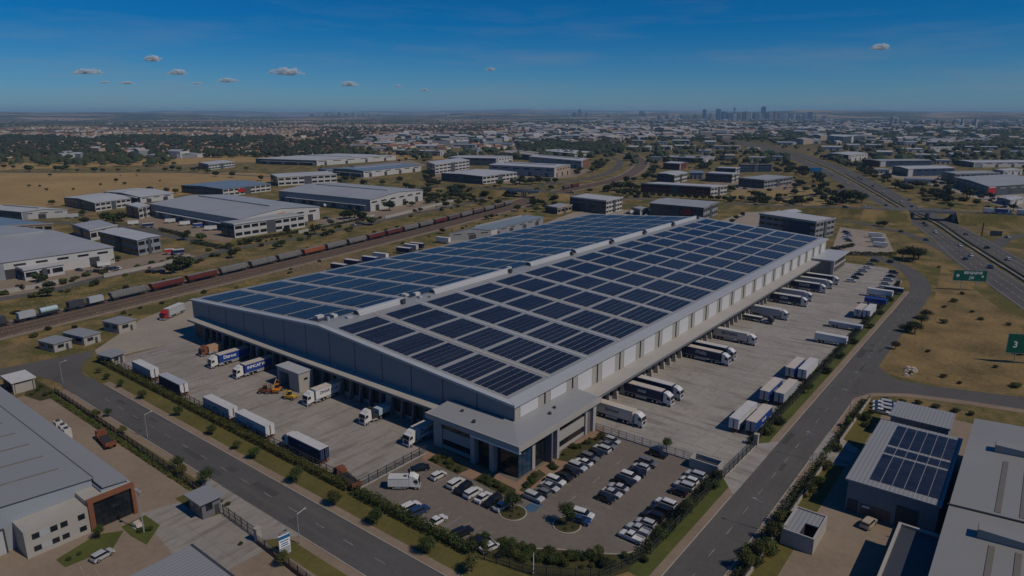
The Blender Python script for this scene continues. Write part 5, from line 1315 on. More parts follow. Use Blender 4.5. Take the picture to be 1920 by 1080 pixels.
# street lamps
def lamp(p, h, rz, label, group):
    t = thing('street_lamp', label, 'street lamp', (p[0], p[1], .03), rz, group)
    mb = MB(); mb.cyl((0, 0, 0), (0, 0, h), .10, .06, 8); mb.build('pole', MT['steel'], t)
    mb = MB(); mb.cyl((0, 0, h - .05), (1.5, 0, h + .25), .05, .04, 6); mb.build('arm', MT['steel'], t)
    mb = MB(); mb.box(1.3, 2.0, -.14, .14, h + .2, h + .34); mb.build('lamp_head', MT['grey_box'], t)
LG = 'street lamps along the two roads'
for j, (px, py, h) in enumerate(((118, 718, 6.5), (277, 822, 6.5), (562, 1020, 6.5))):
    lamp(G(px, py), h, R(90), 'slim street lamp beside the front road, %s from the road bend' % ordn(j), LG)
for j, (px, py, h) in enumerate(((1425, 993, 6.0), (1523, 863, 6.5), (1592, 778, 6.5), (1610, 738, 6.0), (1640, 700, 6.0))):
    lamp(G(px, py), h, R(180), 'slim street lamp beside the side road, %s from the bottom' % ordn(j), LG)
p = G(1000, 1075); t = thing('flag_pole', 'bare white pole rising from the corner garden', 'pole', (p.x, p.y, 0)); mb = MB(); mb.cyl((0, 0, 0), (0, 0, 4.2), .09, .07, 8); mb.build('shaft', MT['sign_white'], t); mb = MB(); mb.cyl((0, 0, 4.2), (0, 0, 4.35), .11, .02, 8); mb.build('finial', MT['steel'], t)

# --- block across the side road
s1 = thing('solar_shed', 'grey shed across the side road with two banks of solar panels on its roof', 'shed', (-23.3, 141.5, 0))
mb = MB(); mb.box(-23.3, -7.2, 141.6, 176.0, 0, 6.9); pb(mb, 'wall', MT['wall_blue_grey'], s1)
mb = MB(); mb.box(-23.8, -6.8, 141.0, 176.6, 6.92, 7.3); pb(mb, 'roof', MT['hall_roof'], s1)
mb = MB(); mb.box(-20.6, -15.0, 141.5, 141.59, 0, 2.6); pb(mb, 'brick_plinth', MT['brick'], s1)
for (x0, x1, z1) in ((-23.0, -21.0, 2.8), (-14.2, -10.4, 4.6)):
    mb = MB(); mb.box(x0, x1, 141.45, 141.585, 0, z1); pb(mb, 'door', MT['dock_dark'], s1)
mb = MB(); mb.box(-20.2, -18.8, 141.4, 141.49, 1.9, 2.3); pb(mb, 'wall_lamp', MT['sign_white'], s1)
for (y0, y1, nr) in ((143.6, 157.2, 7), (158.2, 161.6, 2), (162.8, 174.8, 6)):
    for c in range(6):
        x0 = -19.8 + c * 2.1
        mb = MB(); mb.box(x0, x0 + 1.94, y0, y1, 7.32, 7.36); arr = pb(mb, 'solar_array', MT['steel'], s1)
        for q in range(nr):
            w = (y1 - y0) / nr
            mb = MB(); mb.box(x0 + .02, x0 + .95, y0 + q * w + .04, y0 + (q + 1) * w - .04, 7.37, 7.42); mb.box(x0 + 1.0, x0 + 1.92, y0 + q * w + .04, y0 + (q + 1) * w - .04, 7.37, 7.42); mb.build('solar_panel', MT['solar'], arr, (0, 0, 0))
s2 = thing('flat_shed', 'small flat grey-roofed shed behind the solar shed by the junction', 'shed', (-23, 185, 0))
mb = MB(); mb.box(-22.8, -10.2, 184.5, 194.8, 0, 5.4); pb(mb, 'wall', MT['wall_blue_grey'], s2)
mb = MB(); mb.box(-23.2, -9.9, 184.0, 195.3, 5.42, 5.9); pb(mb, 'roof', MT['hall_roof'], s2)
mb = MB(); mb.box(-21, -19.5, 184.4, 184.49, 0, 2.4); pb(mb, 'door', MT['charcoal'], s2)
s3 = thing('ribbed_shed', 'huge ribbed-roof shed at the right edge with dark ventilator boxes on its roof', 'shed', (-5.6, 110, 0))
mb = MB(); mb.box(-5.0, 60, 60, 184, 0, 9.3); pb(mb, 'wall', MT['wall_blue_grey'], s3)
mb = MB(); mb.hexa([(-5.6, 59, 9.3), (60, 59, 13.5), (60, 185, 13.5), (-5.6, 185, 9.3), (-5.6, 59, 9.7), (60, 59, 13.9), (60, 185, 13.9), (-5.6, 185, 9.7)])
MT['roof_ribbed'] = M('ribbed_roof', (.28, .28, .27), .5, .05, .06, ribs=('Y', .55), dirt=.2); pb(mb, 'roof', MT['roof_ribbed'], s3)
zr = lambda x: 9.7 + (x + 5.6) * 4.2 / 65.6
mb = MB(); mb.hexa([(-5.9, 137.8, zr(-5.9)), (30, 137.8, zr(30)), (30, 138.1, zr(30)), (-5.9, 138.1, zr(-5.9)), (-5.9, 137.8, zr(-5.9) + .3), (30, 137.8, zr(30) + .3), (30, 138.1, zr(30) + .3), (-5.9, 138.1, zr(-5.9) + .3)]); pb(mb, 'roof_joint', MT['charcoal'], s3)
for (x0, y0) in ((-.6, 167.0), (-.6, 128.5)):
    mb = MB(); mb.box(x0, x0 + 26, y0, y0 + 2.6, zr(x0), zr(x0) + 1.7); v = pb(mb, 'roof_ventilator', MT['roof_ribbed'], s3)
    mb = MB(); mb.box(x0 - .08, x0 - .01, y0 + .2, y0 + 2.4, zr(x0) + .2, zr(x0) + 1.6); mb.build('louvre', MT['charcoal'], v, (0, 0, 0))
for (x0) in (1.2, 4.8):
    for (y0, y1) in ((139.5, 163), (100, 127)):
        mb = MB(); mb.hexa([(x0, y0, zr(x0)), (x0 + .9, y0, zr(x0 + .9)), (x0 + .9, y1, zr(x0 + .9)), (x0, y1, zr(x0)), (x0, y0, zr(x0) + .1), (x0 + .9, y0, zr(x0 + .9) + .1), (x0 + .9, y1, zr(x0 + .9) + .1), (x0, y1, zr(x0) + .1)]); pb(mb, 'skylight', bpy.data.materials['skylight_0'], s3)
s4 = thing('guard_block', 'flat-roofed guard block with parapet and open yard across the side road', 'hut', (-27.5, 126, 0))
mb = MB(); mb.box(-30.2, -29.9, 121.4, 131, 0, 3.4); mb.box(-29.9, -24.6, 121.4, 121.7, 0, 3.4); mb.box(-24.6, -24.3, 121.4, 131, 0, 3.4); mb.box(-29.9, -24.6, 130.7, 131, 0, 3.4); pb(mb, 'wall', MT['plaster'], s4)
mb = MB(); mb.box(-29.9, -27.2, 121.7, 130.7, 2.9, 3.1); mb.box(-27.2, -24.6, 126.4, 130.7, 2.9, 3.1); pb(mb, 'roof', MT['hall_roof'], s4)
mb = MB(); mb.box(-27.3, -27.15, 121.7, 126.3, 0, 2.9); pb(mb, 'inner_wall', MT['charcoal'], s4)
s5 = thing('low_block', 'dark flat-roofed block between the solar shed and the ribbed roof', 'block', (-12, 128, 0))
mb = MB(); mb.box(-12.4, -5.1, 112, 133.4, 0, 4.9); pb(mb, 'wall', MT['plaster_dark'], s5)
mb = MB(); mb.box(-12.6, -12.1, 111.8, 133.6, 4.92, 5.6); mb.box(-12.1, -5.1, 133.1, 133.6, 4.92, 5.6); pb(mb, 'parapet', MT['plaster'], s5)
mb = MB(); mb.box(-12.1, -5.1, 112, 133.1, 4.91, 5.1); pb(mb, 'roof', MT['charcoal'], s5)
sheet('yard_block', rect(-31.3, 40, 60, 206), .022, MT['tan_yard'])
sheet('verge_block', rect(-31.2, -26.5, 172, 207), .040, MT['lawn'])
p = G(1628, 986); car('suv', 'beige', (p.x, p.y, .03), R(80), 'beige pickup-like car parked outside the doors of the solar shed', None)
for j in range(6):
    p = G(1652 + (j % 2) * 14, 775 - (j // 2) * 7); car('suv' if j % 2 else 'sedan', ('white', 'silver')[j % 2], (p.x, p.y, .03), R(5), '%s car, %s of six parked beside the flat grey-roofed shed' % (('white', 'silver')[j % 2], ordn(j)), 'cars beside the flat shed', False)
for j, (px, py) in enumerate(((1622, 800), (1635, 775), (1690, 755), (1720, 757), (1755, 765), (1790, 772), (1660, 752), (1820, 778))): plant('shrub', G(px, py), 1.6, 'low shrub on the green strip round the flat shed, %s from the corner' % ordn(j), 'shrubs round the flat shed', LEAFM[j % 3], w=1.3)
# motorway direction signs
def roadsign(px, py, w, h0, h1, rz, label, lines):
    p = G(px, py); t = thing('direction_sign', label, 'sign', (p.x, p.y, 0), rz)
    for x in (-w * .22, w * .22):
        mb = MB(); mb.cyl((x, .12, 0), (x, .12, h1 - .3), .14, n=8); mb.build('post', MT['steel'], t)
    mb = MB(); mb.box(-w / 2, w / 2, -.06, .0, h0, h1); mb.build('panel', MT['sign_green'], t)
    mb = MB()
    for (x0, x1, z0, z1) in ((-w / 2, w / 2, h0, h0 + .14), (-w / 2, w / 2, h1 - .14, h1), (-w / 2, -w / 2 + .14, h0 + .14, h1 - .14), (w / 2 - .14, w / 2, h0 + .14, h1 - .14)): mb.box(x0, x1, -.085, -.065, z0, z1)
    mb.build('border', MT['steel'], t)
    for (txt, x, z, s) in lines: lettering(txt, s, MT['sign_white'], t, (x, -.09, z), (R(90), 0, 0))
    return t
roadsign(1814, 545, 14.5, 4.6, 9.8, R(30), 'green motorway direction sign with white lettering on two posts in the dry field', [('BENJAJINE', 1.2, 8.5, 1.75), ('J20', .8, 6.2, 1.6)])
def emblem(t, x, z, s):
    mb = MB()
    for k in range(5):
        a_ = k * 1.256 + .3; mb.cyl((x + math.cos(a_) * s * .5, -.085, z + math.sin(a_) * s * .5), (x + math.cos(a_) * s * .5, -.10, z + math.sin(a_) * s * .5), s * .32, n=8)
    mb.build('emblem', MT['sign_white'], t)
sg = [o for o in bpy.data.objects if o.name.startswith('direction_sign')][0]
emblem(sg, -5.2, 7.1, .9); emblem(sg, 5.4, 6.9, .65)
roadsign(1917, 683, 11.5, 3.6, 10.4, R(28), 'green motorway sign with arrow panel at the right edge of the field', [('3', -3.2, 6.6, 3.0), ('ELM RD', 1.6, 8.0, 1.4), ('N12', 1.4, 5.6, 1.4)])
# ------------------------------------------------------------------ railway
def PX(p):
    v = Vector((p[0], p[1], (p[2] if len(p) > 2 else 0) - CAM_H)); d = v.dot(FW)
    return PCX + FPX * v.dot(RT) / d, PCY - FPX * v.dot(UP) / d
rail_px = [(-260, 682), (0, 621), (360, 536), (760, 439), (950, 390), (988, 375), (1030, 364), (1075, 354), (1130, 343), (1172, 331), (1197, 316), (1203, 304), (1190, 294), (1157, 285), (1110, 278)]
rail_path = smooth_path([G(*q) for q in rail_px], 10)
ribbon('track_bed', rail_path, 18.5, .10, MT['ballast'])
ribbon('track_shoulder', rail_path, 25, .05, MT['tan_yard'])
def offset_path(path, off):
    out = []
    for i, p in enumerate(path):
        d = (path[min(i + 1, len(path) - 1)] - path[max(i - 1, 0)]); d = Vector((d.x, d.y, 0)).normalized(); out.append(p + Vector((-d.y, d.x, 0)) * off)
    return out
for off in (5.2, 0.0, -5.2):
    for s in (-.72, .72):
        mb = MB(); wall_strip(mb, offset_path(rail_path, off + s), .16, .22, .12); o = mb.build('rail', MT['rail']); o['kind'] = 'structure'
    mb = MB(); op = offset_path(rail_path, off); acc = 0.0
    for a, b in zip(op[:-1], op[1:]):
        ln = (b - a).length; d = (b - a).normalized(); n_ = Vector((-d.y, d.x, 0)); s = 0
        if a.length > 620: break
        while s < ln:
            c = a + d * s; q = [c - n_ * 1.25 - d * .13, c - n_ * 1.25 + d * .13, c + n_ * 1.25 + d * .13, c + n_ * 1.25 - d * .13]
            mb.hexa([(k.x, k.y, .08) for k in q] + [(k.x, k.y, .14) for k in q], 0, False); s += 1.4
    o = mb.build('sleepers', MT['sleeper']); o['kind'] = 'stuff'; o['label'] = 'rows of concrete sleepers under one track'; o['category'] = 'sleepers'
# wagons
WM = {'grey': M('wagon_grey', (.20, .195, .19), .65, .2, .5, dirt=.6), 'red': M('wagon_red', (.14, .032, .028), .65, .18, .5, dirt=.5), 'orange': M('wagon_orange', (.34, .10, .05), .65, .18, .5, dirt=.5), 'brown': M('wagon_brown', (.13, .085, .075), .7, .2, .5, dirt=.5)}
def wagon_meshes():
    mb = MB(); prof = [(-7.6, 1.25), (-7.6, 1.9), (-8.1, 2.6), (-8.1, 3.7), (8.1, 3.7), (8.1, 2.6), (7.6, 1.9), (7.6, 1.25)]; prof.reverse()
    mb.extr(prof, -1.45, 1.45, 0, [.25, .05, 0, .03, .03, 0, .05, .25])
    for k in range(11):
        x = -7.2 + k * 1.44
        for y in (-1.52, 1.44): mb.box(x - .06, x + .06, y, y + .08, 1.4, 3.6)
    body = mb.mesh('hopper_body', WM['grey'])
    mb = MB(); mb.box(-8.0, 8.0, -1.15, 1.15, 3.71, 3.82); lid = mb.mesh('top_covers', WM['grey'])
    mb = MB(); mb.box(-8.4, 8.4, -.35, .35, .85, 1.2); mb.box(-8.9, -8.4, -.15, .15, .85, 1.1); mb.box(8.4, 8.9, -.15, .15, .85, 1.1); fr = mb.mesh('underframe', MT['chassis'])
    mb = MB(); mb.box(-1.3, 1.3, -1.1, 1.1, .45, .8)
    for x in (-.85, .85):
        for y in (-.75, .75): mb.cyl((x, y - .07, .45), (x, y + .07, .45), .45, n=10)
    bg = mb.mesh('bogie', MT['chassis'])
    mb = MB()
    for s in (-1, 1): mb.box(s * 8.35 - .06, s * 8.35 + .06, -1.0, -.6, 1.0, 3.6); mb.box(s * 8.35 - .05, s * 8.35 + .05, -1.2, 1.2, 1.0, 1.15)
    ld = mb.mesh('end_ladder', MT['chassis'])
    return body, lid, fr, bg, ld
WB = wagon_meshes()
mb = MB(); mb.box(-8.2, 8.2, -1.35, 1.35, 1.2, 1.4); FLAT = mb.mesh('flat_deck', MT['chassis'])
mb = MB(); mb.box(-3.0, 3.0, -1.22, 1.22, 1.41, 3.8); CONT = mb.mesh('container', MT['white_paint'])
mb = MB(); mb.cyl((-3.2, 0, 2.6), (3.2, 0, 2.6), 1.15, n=14); TANK = mb.mesh('tank', MT['white_paint'])
train = offset_path(rail_path, 5.2)
cum = [0.0]
for a, b in zip(train[:-1], train[1:]): cum.append(cum[-1] + (b - a).length)
def on_train(s):
    for i in range(len(cum) - 1):
        if cum[i + 1] >= s:
            a, b = train[i], train[i + 1]; return a + (b - a) * ((s - cum[i]) / (cum[i + 1] - cum[i])), (b - a).normalized()
s = 0.0; wi = 0
TG = 'wagons of the long freight train'
while True:
    s += 18.6
    if s > cum[-1]: break
    p, d = on_train(s); x, y = PX(p)
    if x < -40: continue
    if x > 962: break
    if x < 205:
        kind = 'flat'
    else:
        col = 'grey'
        for (x0, x1, c) in ((268, 385, 'red'), (553, 597, 'orange'), (680, 740, 'red'), (806, 832, 'red'), (850, 870, 'brown'), (885, 905, 'brown'), (925, 945, 'brown')):
            if x0 < x < x1: col = c
        kind = 'hopper'
    rz = math.atan2(d.y, d.x)
    if kind == 'hopper':
        t = thing('hopper_wagon', '%s hopper wagon, %s of the freight train counted from the left edge' % (col, ordn(wi)), 'wagon', (p.x, p.y, .34), rz, TG)
        o = put('hopper_body', WB[0], t); paint(o, 0, WM[col]); put('top_covers', WB[1], t); put('end_ladder', WB[4], t)['kind'] = 'stuff'
    else:
        t = thing('flat_wagon', 'flat wagon with mixed blue and white loads, %s of the freight train' % ordn(wi), 'wagon', (p.x, p.y, .34), rz, TG)
        put('flat_deck', FLAT, t); o = put('container', CONT, t, (-4.0, 0, 0)); paint(o, 0, MT[('navy', 'grey_box', 'charcoal', 'royal')[wi % 4]])
        o = put('tank', TANK, t, (4.2, 0, 0)) if wi % 2 else put('container', CONT, t, (4.2, 0, -.0)); paint(o, 0, MT[('charcoal', 'teal_box', 'grey_box')[wi % 3]])
    put('underframe', WB[2], t)
    for q in (-5.9, 5.9): put('bogie', WB[3], t, (q, 0, 0))
    wi += 1
for k, (px, c) in enumerate(((1062, 'brown'), (1076, 'red'))):
    i = min(range(len(train)), key=lambda i: abs(PX(train[i])[0] - px)); p = train[i]; d = (train[i + 1] - train[i]).normalized()
    t = thing('hopper_wagon', '%s hopper wagon standing beyond the railway overpass' % c, 'wagon', (p.x, p.y, .34), math.atan2(d.y, d.x), TG)
    o = put('hopper_body', WB[0], t); paint(o, 0, WM[c]); put('underframe', WB[2], t)
    for q in (-5.9, 5.9): put('bogie', WB[3], t, (q, 0, 0))

# ------------------------------------------------------------------ roads of the middle distance
def proad(name, px, w, z=.04, m='asphalt', n=6): return ribbon(name, smooth_path([G(*q) for q in px], n), w, z, MT[m])
proad('service_road', [(-80, 578), (0, 561), (100, 544), (190, 521), (300, 501), (362, 486), (420, 470), (475, 461), (575, 444), (687, 420), (775, 401), (875, 382), (905, 372), (925, 360)], 7.0, .06)
proad('estate_road', [(425, 468), (385, 456), (340, 447), (300, 440), (255, 430), (215, 424), (120, 418), (0, 415)], 7.5, .065)
proad('estate_road', [(300, 440), (275, 425), (240, 418)], 6, .062)
proad('field_road', [(-20, 322), (120, 324), (270, 322), (400, 326), (480, 330), (560, 334), (640, 347), (720, 352), (830, 350), (900, 352)], 9, .06)
proad('rail_side_road', [(975, 352), (1030, 345), (1085, 338), (1130, 328), (1155, 316), (1163, 304), (1150, 296)], 11, .06)
LCL = [(1290, 252), (1340, 262), (1380, 269), (1430, 280), (1457, 287), (1512, 311), (1547, 329), (1590, 351), (1652, 386), (1705, 416), (1745, 446), (1787, 486), (1850, 532), (1930, 590)]
LCR = [(1292, 251), (1344, 261), (1386, 268), (1440, 279), (1475, 287), (1540, 313), (1565, 325), (1630, 360), (1680, 390), (1740, 417), (1790, 450), (1850, 490), (1890, 514), (1930, 540)]
RCL = [(1294, 251), (1348, 261), (1392, 268), (1448, 279), (1484, 287), (1552, 312), (1580, 325), (1642, 360), (1695, 390), (1757, 417), (1806, 450), (1870, 490), (1900, 509), (1930, 528)]
RCR = [(1296, 250), (1354, 260), (1402, 267), (1460, 278), (1500, 287), (1572, 311), (1600, 322), (1672, 356), (1726, 390), (1787, 417), (1848, 448), (1893, 474), (1915, 486), (1940, 499)]
psheet('motorway_left', LCL + LCR[::-1], .08, MT['asphalt'])
psheet('motorway_right', RCL + RCR[::-1], .08, MT['asphalt'])
def lane_marks(a, b, f, dash, w=.35):
    mb = MB()
    pth = smooth_path([G(*p) * (1 - f) + G(*q) * f for p, q in zip(a, b)], 6); acc = 0
    for p, q in zip(pth[:-1], pth[1:]):
        d = (q - p).normalized(); n_ = Vector((-d.y, d.x, 0)) * w / 2; ln = (q - p).length; s_ = 0
        if p.length > 1400: continue
        while s_ < ln:
            e = min(s_ + (dash or ln), ln); u, v = p + d * s_, p + d * e; mb.face([u - n_, v - n_, v + n_, u + n_]); s_ = e + (9 if dash else 1)
    mb.build('lane_marking', MT['paint_line'], None, (0, 0, .10))['kind'] = 'structure'
for a, b in ((LCL, LCR), (RCL, RCR)):
    lane_marks(a, b, .06, 0); lane_marks(a, b, .94, 0); lane_marks(a, b, .36, 5); lane_marks(a, b, .66, 5)
mb = MB(); med = [(G(*p) + G(*q)) / 2 for p, q in zip(LCR[4:], RCL[4:])]; wall_strip(mb, smooth_path(med, 4), .5, .9); o = mb.build('median_barrier', MT['kerb']); tag(o, 'low concrete barrier along the motorway median', 'barrier')
mb = MB(); wall_strip(mb, smooth_path([G(p[0] + 5, p[1] + 1) for p in RCL[6:]], 4), .4, .6); o = mb.build('median_hedge', MT['leaf_dark']); tag(o, 'dark clipped hedge strip in the motorway median', 'hedge')
proad('slip_road', [(1545, 411), (1600, 416), (1647, 426), (1690, 436), (1727, 448), (1765, 466), (1800, 488), (1840, 520)], 7, .07)
proad('ramp_road', [(1360, 384), (1435, 376), (1485, 370), (1535, 366), (1570, 360), (1588, 350), (1583, 341)], 6, .07)
proad('loop_road', [(1850, 480), (1866, 464), (1880, 451), (1900, 444), (1935, 440)], 8, .07)
for pix in ([(1445, 388), (1480, 368), (1560, 362), (1585, 365), (1560, 384)], [(1370, 360), (1400, 350), (1440, 348), (1530, 356), (1530, 366), (1440, 372), (1370, 372)]):
    psheet('dry_lawn', pix, .045, M('dry_lawn_%d' % pix[0][0], (.26, .19, .075), .95, .15, .2))
# arterial road with its two overpasses, on banks
def zart(px): 
    def lerp(a, b, t): return a + (b - a) * max(0, min(1, t))
    if px < 1100: return lerp(1.0, 6.6, (px - 840) / 70) if px < 1000 else lerp(6.6, 2.0, (px - 1045) / 70)
    return lerp(2.0, 7.2, (px - 1440) / 160)
art_px = [(800, 350), (840, 350.5), (870, 351), (900, 352), (930, 353.5), (955, 355), (985, 357), (1015, 358.5), (1045, 360.5), (1080, 364), (1160, 371), (1250, 376.5), (1345, 381.5), (1440, 385.5), (1500, 387), (1560, 388.5), (1620, 390.5), (1665, 392), (1700, 393), (1740, 394.5), (1790, 396.5), (1840, 399), (1880, 401), (1920, 403.5), (2000, 409)]
art = [G(px, py, zart(px)) for px, py in art_px]
mb = MB(); bank = MB()
W_ = 9.0
def nrm(i):
    d = art[min(i + 1, len(art) - 1)] - art[max(i - 1, 0)]; d.z = 0; d.normalize(); return Vector((-d.y, d.x, 0))
gaps = [(945, 1030), (1667, 1800)]
for i in range(len(art) - 1):
    a, b = art[i], art[i + 1]; na, nb2 = nrm(i) * W_ / 2, nrm(i + 1) * W_ / 2
    mb.face([a - na, b - nb2, b + nb2, a + na])
    if any(g0 < art_px[i][0] < g1 and g0 < art_px[i + 1][0] < g1 for g0, g1 in gaps): continue
    for sg in (1, -1):
        ea, eb = a + na * sg * 1.15, b + nb2 * sg * 1.15
        fa, fb = ea + nrm(i) * sg * (a.z * 2.0 + .2), eb + nrm(i + 1) * sg * (b.z * 2.0 + .2)
        q = [Vector((ea.x, ea.y, a.z - .05)), Vector((eb.x, eb.y, b.z - .05)), Vector((fb.x, fb.y, .0)), Vector((fa.x, fa.y, .0))]
        bank.face(q if sg < 0 else q[::-1])
    bank.face([Vector((a.x - na.x * 1.15, a.y - na.y * 1.15, a.z - .05)), Vector((b.x - nb2.x * 1.15, b.y - nb2.y * 1.15, b.z - .05)), Vector((b.x + nb2.x * 1.15, b.y + nb2.y * 1.15, b.z - .05)), Vector((a.x + na.x * 1.15, a.y + na.y * 1.15, a.z - .05))])
o = mb.build('arterial_road', MT['asphalt']); o['kind'] = 'structure'
o = bank.build('embankment_terrain', MT['ground']); o['kind'] = 'structure'
def overpass(i0, i1, piers, label):
    pts = art[i0:i1 + 1]; c = pts[0]; t = thing('road_bridge', label, 'bridge', (c.x, c.y, 0)); l = Vector((c.x, c.y, 0))
    dk = MB(); pr0 = MB(); pr1 = MB()
    for k in range(len(pts) - 1):
        a, b = pts[k] - l, pts[k + 1] - l; na, nb2 = nrm(i0 + k), nrm(i0 + k + 1)
        for m_, o0, o1, z0, z1 in ((dk, -5.2, 5.2, -1.5, -.06), (pr0, -5.3, -4.95, -.05, .95), (pr1, 4.95, 5.3, -.05, .95)):
            q = [a + na * o0, b + nb2 * o0, b + nb2 * o1, a + na * o1]
            m_.hexa([(k_.x, k_.y, k_.z + z0) for k_ in q] + [(k_.x, k_.y, k_.z + z1) for k_ in q])
    dk.build('deck', MT['concrete_wall'], t); pr0.build('parapet', MT['concrete_wall'], t); pr1.build('parapet', MT['concrete_wall'], t)
    for f in piers:
        k = int(f); p = (pts[k] + (pts[min(k + 1, len(pts) - 1)] - pts[k]) * (f - k)) - l; n_ = nrm(i0 + k)
        pm = MB()
        for s_ in (-3.4, 0, 3.4):
            e = p + n_ * s_; pm.cyl((e.x, e.y, 0), (e.x, e.y, p.z - 1.5), .6, n=10)
        pm.build('pier', MT['concrete_wall'], t)
    for k in (0, len(pts) - 1):
        p = pts[k] - l; n_ = nrm(i0 + k); d = Vector((n_.y, -n_.x, 0)); q = [p - n_ * 5 - d * .6, p - n_ * 5 + d * .6, p + n_ * 5 + d * .6, p + n_ * 5 - d * .6]
        am = MB(); am.hexa([(k_.x, k_.y, 0) for k_ in q] + [(k_.x, k_.y, p.z - 1.5) for k_ in q]); am.build('abutment', MT['concrete_wall'], t)
overpass(4, 7, (1.2, 1.9), 'low concrete road overpass crossing the curving railway')
overpass(17, 20, (1.3, 2.0), 'long concrete overpass carrying the arterial road across the motorway')

# ------------------------------------------------------------------ yards between the mid-distance buildings
for nm, pix, m in (('yard_west', [(-20, 562), (-20, 524), (215, 490), (330, 470), (372, 482), (190, 518), (100, 543)], 'tan_yard'), ('yard_estate', [(225, 414), (300, 402), (455, 438), (425, 455), (330, 438)], 'tan_yard'),
                   ('yard_north', [(590, 414), (700, 396), (800, 374), (860, 384), (720, 411), (600, 428)], 'tan_yard'), ('yard_behind', [(838, 452), (920, 447), (1020, 419), (1075, 398), (1160, 392), (1225, 402), (1230, 412), (1150, 412), (900, 472), (830, 482)], 'pale_yard'),
                   ('yard_showroom', [(1335, 418), (1400, 398), (1450, 396), (1432, 428), (1400, 440)], 'pale_yard'), ('car_lot', [(1562, 462), (1575, 426), (1660, 438), (1676, 472), (1600, 476)], 'pale_yard'),
                   ('yard_far', [(600, 318), (770, 300), (800, 310), (690, 336)], 'tan_yard'), ('yard_mid', [(800, 330), (960, 312), (1110, 318), (1080, 332), (960, 345)], 'tan_yard'), ('yard_east', [(1320, 345), (1400, 330), (1500, 340), (1480, 356), (1380, 356)], 'tan_yard'),
                   ('yard_motor', [(1610, 320), (1760, 315), (1920, 345), (1920, 400), (1760, 350)], 'pale_yard')):
    psheet(nm, pix, .055, MT[m])

# ------------------------------------------------------------------ buildings of the middle distance
BR = {'pale': M('pale_metal_roof', (.33, .34, .35), .5, .08, .06, dirt=.3), 'white': M('white_metal_roof', (.44, .445, .45), .5, .06, .06, dirt=.25), 'blue': M('blue_grey_roof', (.17, .215, .26), .4, .1, .06, dirt=.2), 'dark': M('dark_roof', (.12, .13, .15), .45, .1, .06), 'tan': M('tan_roof', (.36, .31, .26), .6, .1, .06, dirt=.3)}
BW = {'white': M('white_wall', (.46, .455, .44), .6, .05, .2, dirt=.15), 'grey': M('grey_wall', (.24, .255, .275), .55, .07, .2), 'dark': M('dark_wall', (.075, .082, .095), .5, .08, .2), 'navy': M('navy_wall', (.03, .055, .11), .5, .08, .2), 'tan': M('tan_wall', (.36, .285, .215), .7, .07, .2, dirt=.2), 'brick': M('red_brick_wall', (.24, .115, .075), .8, .1, .4), 'maroon': M('maroon_wall', (.16, .03, .03), .6, .1, .4)}
